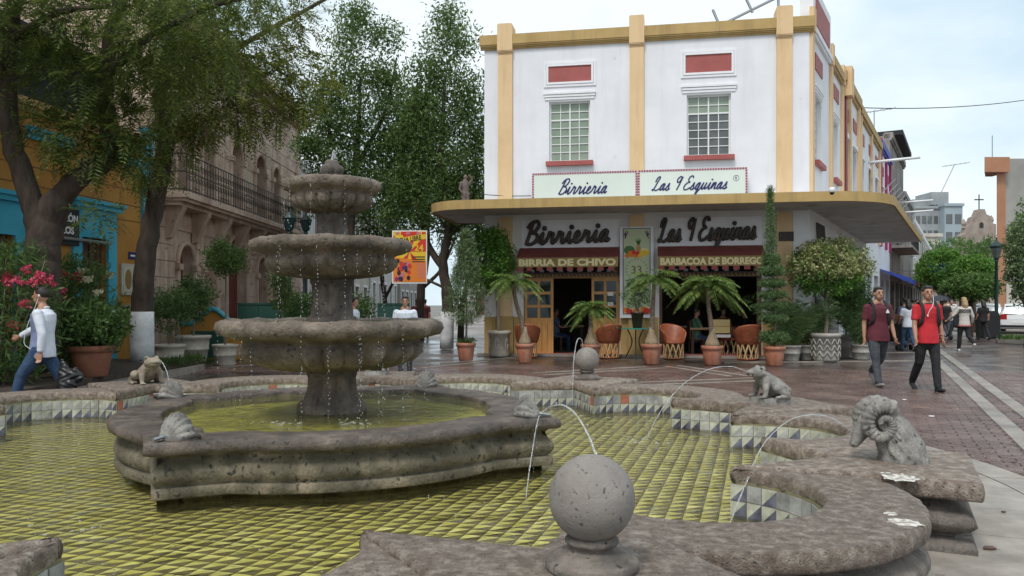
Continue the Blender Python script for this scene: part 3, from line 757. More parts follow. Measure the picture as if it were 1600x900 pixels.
# white paint / lime stains lying on the coping
def stain(px, py, w, h, rz, z, seed):
    rng = random.Random(seed); p = ground_at(px, py, z); n = 26
    pts = [(w*(.75+.12*math.sin(i*1.1+seed)+.13*rng.random())*math.cos(2*PI*i/n), h*(.75+.15*math.sin(i*1.9+seed)+.1*rng.random())*math.sin(2*PI*i/n)) for i in range(n)]
    mb = MB(); mb.prism(pts, -.001, .0018); o = mb.build('stain', 'white_stain', wall); o.location = p-FC+Vector((0,0,0)); o.rotation_euler = (0,0,rz)
stain(1405,746,.12,.13,R(-40),TOP+.0125,1); stain(1412,816,.095,.075,R(-40),TOP-.0045,2); stain(1392,803,.04,.04,R(-30),TOP-.0045,5); stain(1385,740,.04,.05,R(-30),TOP+.0125,7)
# shells on the corners of the inner basin
def shell(i, ang, label):
    e = empty('shell_spout', (FC.x+1.87*math.cos(ang), FC.y+1.87*math.sin(ang), .54), ang, label, 'shell spout', 'shell spouts of the inner basin')
    n = 9; mb = MB(); vs = []; rows = 12; cols = 45
    for a in range(rows+1):
        t = a/rows
        for c in range(cols+1):
            u = c/cols; ph = PI*(u-.5)*.98
            rib = .022*abs(math.sin(u*n*PI))*math.sin(PI*min(1,t*1.15))
            r = .115*math.sin(t*PI*.86+.22)+rib
            vs.append((-.13+.24*t, (r)*math.sin(ph)*1.0, max(0, (r*1.35)*math.cos(ph))-.004))
    fs = [(a*(cols+1)+c, a*(cols+1)+c+1, (a+1)*(cols+1)+c+1, (a+1)*(cols+1)+c) for a in range(rows) for c in range(cols)]
    fs += [[rows*(cols+1)+c for c in range(cols+1)], [c for c in range(cols+1)][::-1]]
    mesh_obj('shell', vs, fs, 'carved_grey', e, True)
    mb = MB(); mb.tube([(.08,0,.03),(.20,0,.02)], .012, 8); mb.build('pipe', 'steel', e)
shell(0, IB+PI/4, 'ribbed stone shell on basin coping below the hanging banner')
shell(1, IB+3*PI/4, 'ribbed stone shell on basin coping beside the tan frog')
shell(2, IB+5*PI/4, 'ribbed stone shell with white spout on the bare left corner of basin')
shell(3, IB+7*PI/4, 'ribbed stone shell spraying a tall jet towards the near ball')
# stone balls
def ball(k, r, label):
    p = FC.to_2d()+ax(TH[k], r, .05 if k == 8 else 0)
    e = empty('stone_ball', (p.x,p.y,TOP+.012), TH[k], label, 'stone ball', 'stone balls on the fountain rim')
    mb = MB(); mb.lathe([(.172,-.004),(.18,.012),(.18,.034),(.168,.044),(.150,.047),(.148,.056),(.125,.066),(.092,.072),(.082,.080),(.084,.090),(.096,.096),(.104,.106),(.104,.116),(.094,.126),(.07,.132)], 64)
    mb.build('base', 'cantera', e, True)
    mb = MB(); mb.ell((0,0,.272), (.166,.166,.166), 48, 28); mb.build('ball', 'cantera_ball', e, True)
ball(8, 4.54, 'big speckled grey stone ball on fluted base at the near rim')
ball(2, 4.55, 'stone ball on far fountain rim before the restaurant door')
# ------------------------------------------------------------------ carved animals on the rim
def frog(p, rz, label, mm, s=1.0, plinth=True, name='frog_statue'):
    e = empty(name, p, rz, label, 'frog statue', 'animal spouts on the fountain rim'); h = .055 if plinth else 0
    if plinth:
        b = MB(); b.hexa([(-.2,-.15,-.004),(.17,-.16,-.004),(.18,.15,-.004),(-.19,.16,-.004),(-.19,-.14,h),(.165,-.15,h),(.17,.14,h),(-.18,.15,h)]); b.build('plinth', mm, e)
    m = MB()
    # looks along +x: sitting trunk leaning back, broad head, bulging eyes, folded hind legs, straight forelegs
    m.limb([(-.13,0,.055),(-.05,0,.09),(.05,0,.155),(.10,0,.20)], [.07,.095,.085,.07], 16, .95)
    m.ell((.125,0,.225), (.085,.088,.055), 18, 12, Euler((0,R(-12),0)))
    m.ell((.185,0,.232), (.05,.062,.026), 14, 10, Euler((0,R(-8),0)))
    m.ell((.180,0,.207), (.046,.056,.018), 14, 10, Euler((0,R(-4),0)))
    for sg in (-1, 1):
        m.ell((.105,.052*sg,.268), (.03,.026,.028), 12, 8)
        m.limb([(.075,.065*sg,.16),(.095,.098*sg,.09),(.10,.10*sg,.025)], [.04,.03,.022], 10)
        for q in (-.35,.05,.45): m.limb([(.10,.10*sg,.016),(.10+.06*math.cos(q+.2*sg),.10*sg+.06*math.sin(q+.25*sg),.012)], [.014,.009], 8)
        m.limb([(-.09,.075*sg,.075),(.0,.125*sg,.10),(-.01,.13*sg,.10)], [.055,.05,.045], 12)
        m.limb([(0,.13*sg,.095),(-.10,.135*sg,.035)], [.038,.026], 10)
        m.limb([(-.11,.135*sg,.02),(.02,.16*sg,.014)], [.022,.014], 8)
    for v in m.v: v *= s; v.z += h
    o = remesh(m, 'body', mm, .0065*s, e, 2)
    b = MB()
    for sg in (-1, 1): b.ell((.118*s,.064*sg*s,.27*s+h), (.013*s,.013*s,.014*s), 10, 8)
    b.limb([(.155*s,-.056*s,.222*s+h),(.215*s,-.03*s,.220*s+h),(.228*s,0,.219*s+h),(.215*s,.03*s,.220*s+h),(.155*s,.056*s,.222*s+h)], [.005*s]*5, 8)
    b.build('eyes_and_mouth', 'iron_black', o, True)
    return e
def on_rim(k, r): p = FC.to_2d()+pol(r, TH[k]); return Vector((p.x,p.y,TOP+.012))
frog(on_rim(1, 4.45), R(188), 'grey stone frog on plinth spitting water over the pool', 'carved_grey', 1.12)
frog(on_rim(4, 4.42), R(-42), 'tan stone frog facing the pool beside the walking man', 'carved_tan', 1.22, False)
frog(on_rim(3, 4.5), R(-88), 'dark stone frog half hidden behind the fountain column', 'carved_grey', 1.0)
# ram head bust
def ram(p, rz):
    e = empty('ram_head_statue', p, rz, 'weathered stone ram head with curled ridged horns spouting water', 'ram statue', 'animal spouts on the fountain rim')
    m = MB()      # looks along +x
    m.limb([(-.10,0,-.03),(-.09,0,.08),(-.03,0,.20),(.03,0,.28)], [.155,.145,.12,.09], 20)
    m.limb([(.03,0,.30),(.10,0,.26),(.17,0,.165),(.195,0,.115)], [.095,.085,.058,.042], 16, .85)
    m.ell((.02,0,.315), (.10,.10,.075), 16, 10)
    m.ell((.205,0,.105), (.03,.036,.028), 12, 8)
    # ropes of wool down the neck
    rng = random.Random(4)
    for i in range(22):
        a = R(60+240*i/21); q = []
        for t in range(7):
            z = -.02+.30*t/6; r = .15-.05*(t/6)**1.5; cx = -.10+.12*(t/6)**1.4
            aa = a+.10*math.sin(t*2.1+i*1.7); q.append((cx+r*math.cos(aa), r*math.sin(aa), z))
        m.tube(q, [.017+.006*rng.random() for _ in q], 6)
    o = remesh(m, 'head', 'carved_grey', .005, e, 1)
    for sg in (-1, 1):
        h = MB(); path = []; rad = []
        N = 200
        for i in range(N+1):
            t = i/N; a = R(125-470*t); r = .118*(1-.84*t)+.002
            path.append((.055+r*math.cos(a)*.95, sg*(.085+.055*t), .245+r*math.sin(a)*1.05))
            rad.append((.052*(1-.70*t))*(1+.065*math.sin(i*2*PI/8)*(t < .93)))
        h.tube(path, rad, 14)
        h.build('horn', 'carved_grey', o, True)
        b = MB(); b.ell((.125,sg*.066,.235), (.016,.010,.012), 10, 6); b.ell((.222,sg*.018,.11), (.008,.006,.006), 8, 6); b.build('eye', 'pink_stone_dark', o, True)
        b = MB(); b.limb([(.0,sg*.10,.21),(-.035,sg*.15,.165)], [.022,.012], 8); b.build('ear', 'carved_grey', o, True)
    return e
ram(on_rim(0, 4.52)+Vector((0,0,.0)), R(172))
# water jets: bright twisted strands with beads breaking off
def jet(path, r0, r1, label, seed=0, beads=14):
    r0 *= .42; r1 *= .42
    rng = random.Random(seed); P = catmull(path, 10); n = len(P)
    a = Vector(P[0]); e = empty('water_jet', a, 0, label, 'water jet', 'water jets of the fountain'); P = [Vector(p)-a for p in P]
    m = MB()
    for s in range(2):
        q = [p+Vector((math.sin(i*.9+s*PI)*r0*.7+rng.gauss(0,r0*.25), math.cos(i*.8+s*PI)*r0*.7, rng.gauss(0,r0*.3))) for i, p in enumerate(P)]
        m.tube(q, [(r0+(r1-r0)*i/n)*(.6+.7*rng.random()) for i in range(n)], 6)
    m.build('stream', 'jet_water', e, True)
    b = MB()
    for i in range(beads):
        p = rng.choice(P[n//3:]); b.ell((p.x+rng.gauss(0,.02), p.y+rng.gauss(0,.02), p.z+rng.gauss(0,.02)), [r0*rng.uniform(.5,1.0)]*3, 6, 5)
    tag(b.build('droplets', 'jet_water', e, True), kind='stuff')
def splash(p, r, seed, label='white splash where a jet meets the water'):
    rng = random.Random(seed); m = MB()
    for i in range(22):
        a = rng.random()*2*PI; d = r*rng.random()**.7; h = .05*(1-d/r)*rng.random()
        if rng.random() < .5: m.ell((d*math.cos(a), d*math.sin(a), h+.004), [rng.uniform(.003,.006)]*3, 6, 5)
        else: m.ell((d*math.cos(a), d*math.sin(a), .001), (rng.uniform(.010,.03),rng.uniform(.008,.02),.003), 8, 5)
    o = m.build('splash', 'jet_water', None, True, loc=p); tag(o, label, 'splash', 'splashes on the pool', 'stuff'); return o
# frog (right) -> pool
fr = on_rim(1, 4.45); mouth = fr+Vector((-.25,-.035,.325))
jet([mouth, mouth+Vector((-.22,-.08,.06)), mouth+Vector((-.5,-.2,.02)), mouth+Vector((-.78,-.32,-.14)), mouth+Vector((-1.0,-.40,-.40)), mouth+Vector((-1.12,-.46,-.62))], .009, .006, 'thin arc of water spat by the grey frog', 1)
splash(Vector((mouth.x-1.15, mouth.y-.5, WAT)), .26, 3)
# ram -> pool
rm = on_rim(0, 4.52); mr_ = rm+Vector((-.20,.02,.17))
jet([mr_, mr_+Vector((-.18,0,.11)), mr_+Vector((-.40,0,.10)), mr_+Vector((-.62,-.08,-.05)), mr_+Vector((-.80,-.3,-.25)), mr_+Vector((-.98,-.55,-.46))], .007, .005, 'thin arc of water spouting from the ram head', 2)
splash(Vector((mr_.x-1.0, mr_.y-.57, WAT)), .17, 4)
lf = on_rim(4, 4.42); ml = lf+Vector((.2,-.17,.28))
jet([ml, ml+Vector((.10,-.10,.02)), ml+Vector((.22,-.22,-.10)), ml+Vector((.29,-.29,-.32)), ml+Vector((.32,-.33,-.58))], .009, .006, 'short stream falling from the tan frog mouth', 3)
sh = FC+Vector((2.0*math.cos(IB+7*PI/4), 2.0*math.sin(IB+7*PI/4), .57))
jet([sh, sh+Vector((.06,-.12,.07)), sh+Vector((.16,-.32,.10)), sh+Vector((.26,-.52,.02)), sh+Vector((.35,-.75,-.18)), sh+Vector((.42,-.95,-.45))], .014, .011, 'thick sparkling jet arching from the shell into the pool', 4, 24)
jet([sh+Vector((0,-.03,-.02)), sh+Vector((-.04,-.25,.0)), sh+Vector((-.08,-.5,-.12)), sh+Vector((-.12,-.75,-.29)), sh+Vector((-.15,-.95,-.45))], .008, .005, 'wavering trickle falling in front of the basin corner', 5, 20)
fb = on_rim(2, 4.55)+Vector((0,0,.40))
jet([fb+Vector((-.06,-.05,0)), fb+Vector((-.08,-.10,.14)), fb+Vector((-.15,-.2,.14)), fb+Vector((-.20,-.3,-.1)), fb+Vector((-.22,-.36,-.42)), fb+Vector((-.23,-.4,-.7))], .012, .008, 'small jet rising above the far stone ball', 6)
jet([FC+Vector((0,0,2.74)), FC+Vector((.01,0,2.79)), FC+Vector((.02,0,2.83)), FC+Vector((.03,0,2.78))], .02, .014, 'bubbling crest of water on top of the finial', 7, 16)
for i in range(3): pass
splash(FC+Vector((.35,-.75,.497)), .2, 11); splash(FC+Vector((-.25,-.8,.497)), .2, 12); splash(Vector((sh.x+.42, sh.y-.97, WAT)), .2, 13)
splash(ground_at(75,835,WAT), .3, 14)
# strings of drops falling from the bowls
rng = random.Random(77)
def drip(m, a, r, z0, z1):
    z = z0
    p = FC+Vector((r*math.cos(a), r*math.sin(a), 0))
    while z > z1:
        s = rng.uniform(.002,.0042); m.ell((p.x+rng.gauss(0,.006), p.y+rng.gauss(0,.006), z), (s,s,s*rng.uniform(1,2.4)), 6, 5); z -= rng.uniform(.012,.05)
for cnt, r_, za, zb, nm in ((9,.425,2.47,2.0,'top'),(12,.695,1.93,1.30,'middle'),(15,.98,1.20,.50,'lowest')):
    m = MB()
    for i in range(cnt): drip(m, R(185+rng.uniform(0,260)), r_, za, zb)
    tag(m.build('falling_drops', 'jet_water', None, True), 'strings of water drops falling from the %s bowl' % nm, 'water drops', kind='stuff')
m = MB()
for i in range(260):
    a = rng.random()*2*PI; r = rng.uniform(1.9,3.5); p = FC+Vector((r*math.cos(a), r*math.sin(a), WAT)); s = rng.uniform(.003,.006)
    if in_poly(r*math.cos(a), r*math.sin(a), ipoly) and p.y < 8: m.ell((p.x,p.y,WAT), (s,s,s*.7), 6, 5)
tag(m.build('bubbles', 'jet_water', None, True), 'small bubbles floating on the pool', 'bubbles', kind='stuff')
# ------------------------------------------------------------------ the corner restaurant
A = Vector((-.8,23.2,0)); Bc = Vector((8.03,21.6,0)); FR = math.atan2(Bc.y-A.y, Bc.x-A.x); FL = (Bc-A).length
rest = empty('corner_restaurant', A, FR, 'white two-storey corner restaurant with ochre pilasters and curved canopy', 'restaurant building')
fu = (Bc-A).normalized()
def fx(px):      # sight line -> distance along the facade
    r = (px-800)/1250; return (A.y*r-A.x)/(fu.x-r*fu.y)
def fz(px, py):
    s = fx(px); return CAMZ+(476-py)/1250*(A.y+fu.y*s)
H = 9.15; ZC0, ZC1 = 3.98, 4.22; T = .35
SV = Vector((.568,1,0)).normalized()
# side direction in the local frame of the front
def loc2(p): q = Vector(p)-A; return Vector((q.x*fu.x+q.y*fu.y, -q.x*fu.y+q.y*fu.x, 0))
sB = loc2(Bc+SV)-loc2(Bc); sB.normalize()
SANG = math.atan2(SV.y, SV.x)
# front wall built round its openings: x intervals
def wall_with_holes(x0, x1, z0, z1, holes, y0, y1):
    mb = MB(); xs = sorted({x0, x1, *[h[0] for h in holes], *[h[1] for h in holes]})
    for a, c in zip(xs, xs[1:]):
        hs = sorted([h for h in holes if h[0] <= a+1e-6 and h[1] >= c-1e-6], key=lambda h: h[2]); z = z0
        for h in hs:
            if h[2] > z+1e-6: mb.box(a, c, y0, y1, z, h[2])
            z = h[3]
        if z < z1-1e-6: mb.box(a, c, y0, y1, z, z1)
    return mb
W1 = (fx(858), fx(922), fz(890,252), fz(890,158)); W2 = (fx(1073), fx(1142), fz(1107,243), fz(1107,147))
D1 = (fx(818), fx(968), .05, 3.0); D2 = (fx(1030), fx(1190), .05, 3.0)
wall_with_holes(0, FL, ZC1, H, [W1, W2], 0, T).build('upper_wall', 'wall_white', rest)
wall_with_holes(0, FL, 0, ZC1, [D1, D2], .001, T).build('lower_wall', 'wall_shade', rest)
# windows
def window(w, name, cols, rows, greens, par=rest, y=.14):
    x0, x1, z0, z1 = w; f = MB(); fr = .05
    f.box(x0-.0,x0+fr,y-.03,y+.04,z0,z1); f.box(x1-fr,x1,y-.03,y+.04,z0,z1); f.box(x0+fr,x1-fr,y-.03,y+.04,z1-fr,z1); f.box(x0+fr,x1-fr,y-.03,y+.04,z0,z0+fr)
    cw = (x1-x0-2*fr)/cols; rh = (z1-z0-2*fr)/rows
    for c in range(1, cols): h_ = .02 if c == cols//2 else .011; f.box(x0+fr+c*cw-h_,x0+fr+c*cw+h_,y-.024,y+.034,z0+fr,z1-fr)
    for r in range(1, rows): h_ = .022 if r == rows-2 else .011; f.box(x0+fr,x1-fr,y-.021,y+.031,z0+fr+r*rh-h_,z0+fr+r*rh+h_)
    o = f.build(name, 'window_frame', par)
    for r in range(rows):
        for c in range(cols):
            p = MB(); t = random.gauss(0,.003); p.box(x0+fr+c*cw+.008,x0+fr+(c+1)*cw-.008,y+.004,y+.012,z0+fr+r*rh+.008,z0+fr+(r+1)*rh-.008)
            p.build('pane', 'glass_green' if greens(r, c) else 'glass_pane', o)
    return o
window(W1, 'window', 4, 7, lambda r, c: True); window(W2, 'window', 4, 7, lambda r, c: r >= 5)
for (w, px0, px1, ya, yb, pyc) in ((W1,857,924,103,128,890),(W2,1071,1143,85,113,1107)):
    x0, x1 = fx(px0), fx(px1); z0, z1 = fz(pyc, yb), fz(pyc, ya)
    m = MB(); m.box(x0,x1,-.012,.02,z0,z1); m.build('red_panel', 'red_paint', rest)
    m = MB()
    for d, y in ((.0,.045),(.07,.03)):
        m.box(x0-d-.06,x1+d+.06,-y,.0,z1+d,z1+d+.06); m.box(x0-d-.06,x1+d+.06,-y,.0,z0-d-.06,z0-d); m.box(x0-d-.06,x0-d,-y,.0,z0-d,z1+d); m.box(x1+d,x1+d+.06,-y,.0,z0-d,z1+d)
    m.build('panel_frame', 'trim_white', rest)
    m = MB(); a, c = w[0]-.12, w[1]+.12
    for i in range(3): m.box(a-.02*i,c+.02*i,-.03-.018*i,0,w[3]+.05+.075*i,w[3]+.11+.075*i)
    m.build('lintel', 'trim_white', rest)
    m = MB(); m.box(w[0]-.08,w[1]+.09,-.14,.08,w[2]-.13,w[2]-.003); m.build('sill', 'red_paint', rest)
# pilasters, cornice
PX = [(779,801),(984,1006),(1213,1237)]
for a, c in PX:
    x0, x1 = fx(a), fx(c); m = MB(); m.box(x0,x1,-.09,.0,ZC1,H-.5); m.box(x0-.015,x1+.015,-.15,.4,H-.40,H+.33)
    for i in range(3): m.box(x0-.01*i,x1+.01*i,-.10-.02*i,0,H-.5+.035*i,H-.475+.035*i)
    m.box(x0,x1,-.10,.0,H-.395,H-.5+.1)
    m.prism([(x0-.015,H+.33),(x1+.015,H+.33),(x1-.01,H+.37),(x0+.01,H+.37)], -.15, .4, 'y')
    m.build('pilaster', 'trim_cream', rest)
    m = MB(); m.box(x0,x1,-.09,.0,1.12,ZC0-.02); m.build('lower_pilaster', 'trim_cream', rest)
    m = MB(); m.box(x0-.03,x1+.03,-.11,0.0,0,1.119); m.build('pilaster_foot', 'trim_ochre', rest)
cuts = [0]+[v for a, c in PX for v in (fx(a)-.02, fx(c)+.02)]+[FL]
for a, c in zip(cuts[0::2], cuts[1::2]):
    m = MB(); m.box(a-(.12 if a == 0 else 0), c+(.12 if c == FL else 0), -.14, .3, H-.22, H+.06)
    for i in range(3): m.box(a-(.1 if a == 0 else 0), c+(.1 if c == FL else 0), -.12+.03*i, .0, H-.26-.04*i, H-.222-.04*i)
    m.build('cornice', 'trim_ochre', rest)
# yellow dado on the lower wall
for a, c in ((0,fx(779)-.04),(fx(801)+.04,D1[0]-.02),(D1[1]+.02,fx(984)-.04),(fx(1006)+.04,D2[0]-.02),(D2[1]+.02,fx(1213)-.04),(fx(1237)+.04,FL)):
    if c-a > .03: m = MB(); m.box(a,c,-.02,0,0,1.1); m.build('dado', 'trim_ochre', rest)
# canopy slab: follows the front, turns round the corner, runs along the side
Bl = loc2(Bc); DP = 2.05
sn = Vector((sB.y,-sB.x,0))           # outward normal of the side wall
def arc(c, r, a0, a1, n): return [Vector((c[0]+r*math.cos(a0+(a1-a0)*i/n), c[1]+r*math.sin(a0+(a1-a0)*i/n), 0)) for i in range(n+1)]
a_end = math.atan2(sn.y, sn.x)
SL = 14.0
edge = [Vector((-.30,.6,0))]+arc((-.30,-.95,0), .95, PI, 1.5*PI, 10)
edge[0] = Vector((-1.25,2.0,0))
edge = [Vector((-1.25,2.2,0)), Vector((-1.25,-.8,0))]+arc((-.05,-.85,0), 1.2, PI*1.02, 1.5*PI, 10)
edge += arc((Bl.x+.0,Bl.y,0), DP, -PI/2, a_end, 18)
edge += [Bl+sB*SL+sn*DP]
inner_e = [Bl+sB*SL+sn*.02, Bl+sn*.02, Vector((0,.0,0)), Vector((0,2.2,0))]
poly = edge+inner_e
m = MB(); m.prism([(p.x,p.y) for p in poly], ZC0+.05, ZC1-.06); canopy = m.build('canopy', 'canopy_white', rest)
f = MB()
E = edge
for i in range(len(E)-1):
    a, c = E[i], E[i+1]
    def nn(k):
        t = (E[min(k+1,len(E)-1)]-E[max(k-1,0)]).normalized(); return Vector((t.y,-t.x,0))
    na, nc = nn(i)*.05, nn(i+1)*.05
    for (o0, o1, z0, z1) in ((.0,1.0,ZC0,ZC1),):
        q = [a+na*.01, a+na, c+nc, c+nc*.01]
        f.hexa([(v.x,v.y,z0) for v in q]+[(v.x,v.y,z1) for v in q])
f.build('fascia', 'trim_ochre', canopy)
# sign boards on the canopy
def board(px0, px1, name):
    x0, x1 = fx(px0), fx(px1); z0, z1 = ZC1+.10, ZC1+.94; y = -.32
    m = MB(); m.box(x0,x1,y,y+.12,z0,z1); o = m.build(name, 'sign_board', rest)
    m = MB(); b = .055; m.cur = 0
    for (a, c, e, g_) in ((x0,x1,z1-b,z1),(x0,x1,z0,z0+b),(x0,x0+b,z0+b,z1-b),(x1-b,x1,z0+b,z1-b)): m.box(a,c,y-.006,y,e,g_)
    m.build('border', 'print_pink', o)
    m = MB(); s = .03; n = int((x1-x0)/.07)
    for i in range(n):
        x = x0+.01+(x1-x0-.02)*(i+.5)/n
        for z in (z0+b/2, z1-b/2): m.box(x-.018,x+.018,y-.009,y-.005,z-.022,z+.022)
    k = int((z1-z0-2*b)/.07)
    for i in range(k):
        z = z0+b+(z1-z0-2*b)*(i+.5)/k
        for x in (x0+b/2, x1-b/2): m.box(x-.022,x+.022,y-.009,y-.005,z-.018,z+.018)
    tag(m.build('border_checks', 'print_purple', o), kind='stuff')
    return o, x0, x1, z0, z1, y
# --- cursive lettering from strokes
GL = {
 'i': (.72, [[(0,.12),(.2,.55),(.33,1.0),(.33,.5),(.38,.1),(.52,.0),(.72,.22)]], (.38,1.42)),
 'r': (.92, [[(0,.12),(.18,.6),(.27,1.08),(.36,.88),(.58,.92),(.6,.5),(.63,.12),(.76,.02),(.92,.22)]], None),
 'e': (.80, [[(0,.14),(.28,.38),(.52,.75),(.38,1.0),(.19,.8),(.15,.4),(.3,.04),(.56,.04),(.80,.25)]], None),
 'a': (1.0, [[(0,.15),(.1,.3),(.3,.8),(.62,.92),(.42,1.0),(.16,.72),(.1,.3),(.28,.02),(.5,.28),(.67,.98),(.64,.4),(.70,.06),(.85,.06),(1.0,.28)]], None),
 's': (.80, [[(0,.12),(.25,.6),(.38,1.05),(.46,.62),(.58,.26),(.4,.0),(.15,.1),(.45,.0),(.80,.25)]], None),
 'q': (1.0, [[(0,.15),(.1,.3),(.3,.8),(.62,.9),(.42,1.0),(.16,.72),(.1,.3),(.28,.02),(.5,.3),(.66,.98),(.60,.2),(.50,-.6),(.62,-.72),(.72,-.35),(1.0,.22)]], None),
 'u': (1.0, [[(0,.22),(.13,.75),(.2,1.0),(.17,.4),(.28,.03),(.48,.15),(.65,.6),(.71,1.0),(.68,.4),(.76,.05),(1.0,.22)]], None),
 'n': (.95, [[(0,.22),(.13,.85),(.2,.95),(.2,.1),(.23,.42),(.45,.95),(.6,.85),(.6,.3),(.7,.03),(.95,.22)]], None),
 'B': (1.25, [[(.42,1.95),(.34,1.0),(.2,.06)],[(.0,1.45),(.3,1.95),(.85,2.08),(1.05,1.65),(.78,1.15),(.45,1.05),(.92,.95),(1.16,.55),(.86,.08),(.4,.0),(.1,.14)]], None),
 'L': (1.15, [[(.02,1.25),(.05,1.75),(.3,2.05),(.5,1.85),(.38,1.3),(.30,.6),(.2,.12),(.04,.02),(.02,.16),(.25,.14),(.7,.0),(1.15,.25)]], None),
 'E': (1.15, [[(1.0,1.7),(.78,2.02),(.38,1.9),(.33,1.4),(.7,1.12),(.35,1.02),(.05,.55),(.25,.04),(.75,.06),(1.15,.35)]], None),
 '9': (1.05, [[(.72,1.65),(.45,2.0),(.08,1.6),(.28,1.12),(.62,1.3),(.78,1.95),(.76,1.0),(.66,.0)]], None),
 ' ': (.62, [], None)}
def script(word, x0, z0, size, width, rad, y, par, mm, shear=.25, flat=.5, rise=0, name='letter', gap=.0):
    tot = sum(GL[c][0] for c in word); kx = width/tot; x = 0
    for c in word:
        w, st, dot = GL[c]
        m = MB()
        for s in st:
            P = catmull([(p[0],0,p[1]) for p in s], 5)
            q = [((x+p.x)*kx+shear*p.z*size, 0, p.z*size+rise*(x+p.x)*kx) for p in P]
            m.tube(q, rad, 6, True, 1, up=(0,1,0) )
        if dot: m.ell(((x+dot[0])*kx+shear*dot[1]*size,0,dot[1]*size+rise*(x+dot[0])*kx), (rad*1.35,rad,rad*1.35), 10, 6)
        if st:
            for v in m.v: v.y *= flat
            m.build(name, mm, par, True, loc=(x0,y,z0))
        x += w
o, x0, x1, z0, z1, y = board(834, 996.3, 'sign_board'); w = x1-x0
script('Birrieria', x0+w*.245, z0+.23, .205, w*.46, .020, y-.006, o, 'navy_paint', .45, .4)
o, x0, x1, z0, z1, y = board(997, 1166, 'sign_board'); w = x1-x0
script('Las 9 Esquinas', x0+w*.13, z0+.27, .185, w*.68, .019, y-.006, o, 'navy_paint', .45, .4)
text_obj('R', .10, 'letter', 'navy_paint', o, (x1-.33,y-.003,z1-.32)); m = MB(); m.tube([(x1-.295+.075*math.cos(a),y-.004,z1-.285+.075*math.sin(a)) for a in [2*PI*i/20 for i in range(21)]], .005, 5); m.build('letter_ring', 'navy_paint', o)
# raised letters on the wall under the canopy
m = MB(); m.box(D1[0]-.05,D1[1]+.0,-.02,0,3.08,3.86); m.build('letter_panel', 'trim_white', rest)
m = MB(); m.box(D2[0]-.0,D2[1]+.0,-.02,0,3.08,3.86); m.build('letter_panel', 'trim_white', rest)
script('Birrieria', D1[0]+.03, 3.17, .31, D1[1]-D1[0]-.32, .054, -.075, rest, 'letter_brown', .22, 1.1, .03, 'raised_letter')
script('Las 9 Esquinas', D2[0]-.02, 3.20, .31, D2[1]-D2[0]-.14, .048, -.07, rest, 'letter_brown', .18, 1.1, .02, 'raised_letter')
# awnings
def awning(x0, x1, text, txs):
    e = empty('awning', (0,0,0)); del_ = None
    e.parent = rest
    bpy.data.objects.remove(e)
    zt, zb, pr = 3.07, 2.76, .62
    m = MB(); m.add([(x0,-.01,zt),(x1,-.01,zt),(x1,-pr,zb),(x0,-pr,zb),(x0,-.01,zt-.02),(x1,-.01,zt-.02),(x1,-pr,zb-.02),(x0,-pr,zb-.02)], [(0,1,2,3),(7,6,5,4),(0,3,7,4),(1,5,6,2),(3,2,6,7)])
    m.add([(x0+.002,-.01,zt-.021),(x0+.002,-pr,zb-.021),(x0+.002,-.01,zb-.3)], [(0,1,2)]); m.add([(x1-.002,-.01,zt-.021),(x1-.002,-pr,zb-.021),(x1-.002,-.01,zb-.3)], [(0,1,2)])
    o = m.build('awning', 'awning_red', rest)
    m = MB(); m.box(x0,x1,-pr-.015,-pr+.002,zb-.27,zb-.004); v = m.build('valance', 'awning_tan', o)
    m = MB(); n = 20; w = (x1-x0)/n
    for i in range(0, n, 2): m = MB(); m.box(x0+i*w+.01,x0+(i+1)*w+.03,-pr-.012,-pr,zb-.37,zb-.272); m.build('scallop', 'awning_scallop', o)
    t = text_obj(text, .25, 'lettering', 'awning_letter', o, (x0+.06,-pr-.018,zb-.225), extrude=.002, offset=.012)
    bb = max(v_.co.x for v_ in t.data.vertices); t.scale.x = (x1-x0-.12)/bb
    # slab serifs: thin bars at cap height and foot of the line
    return o
awning(D1[0]-.1, D1[1]-.01, 'BIRRIA DE CHIVO', 1); awning(D2[0]-.04, D2[1]+.03, 'BARBACOA DE BORREGO', 1)
# smoked glass sign panels inside the openings with a mosaic of triangles round them
for D, word in ((D1,'Birrieria'),(D2,'Las 9 Esquinas')):
    x0, x1 = D[0]+.02, D[1]-.02; z0, z1 = 2.24, 2.98
    m = MB(); m.box(x0+.2,x1-.2,.10,.13,z0+.14,z1-.16); o = m.build('glass_sign', 'glass_dark', rest)
    script(word, x0+.75, z0+.24, .14, x1-x0-1.5, .016, .094, o, 'iron_black', .4, .4)
    m = MB(); m.box(x0,x1,.06,.099,z0-.02,z0+.125); m.box(x0,x0+.19,.06,.099,z0+.126,z1); m.box(x1-.19,x1,.06,.099,z0+.126,z1); m.build('mosaic_band', 'wood_dark', o)
    m = MB(); n = 24; w = (x1-x0)/n
    for i in range(n):
        a = x0+i*w; m.add([(a+.01,.056,z0+.0),(a+w-.01,.056,z0+.0),(a+.01,.056,z0+.105)], [(0,1,2)])
    for j in range(7):
        for a in (x0+.02, x1-.17): m.add([(a,.056,z0+.14+j*.085),(a+.15,.056,z0+.14+j*.085),(a,.056,z0+.215+j*.085)], [(0,1,2)])
    tag(m.build('mosaic_triangles', 'awning_tan', o), kind='stuff')
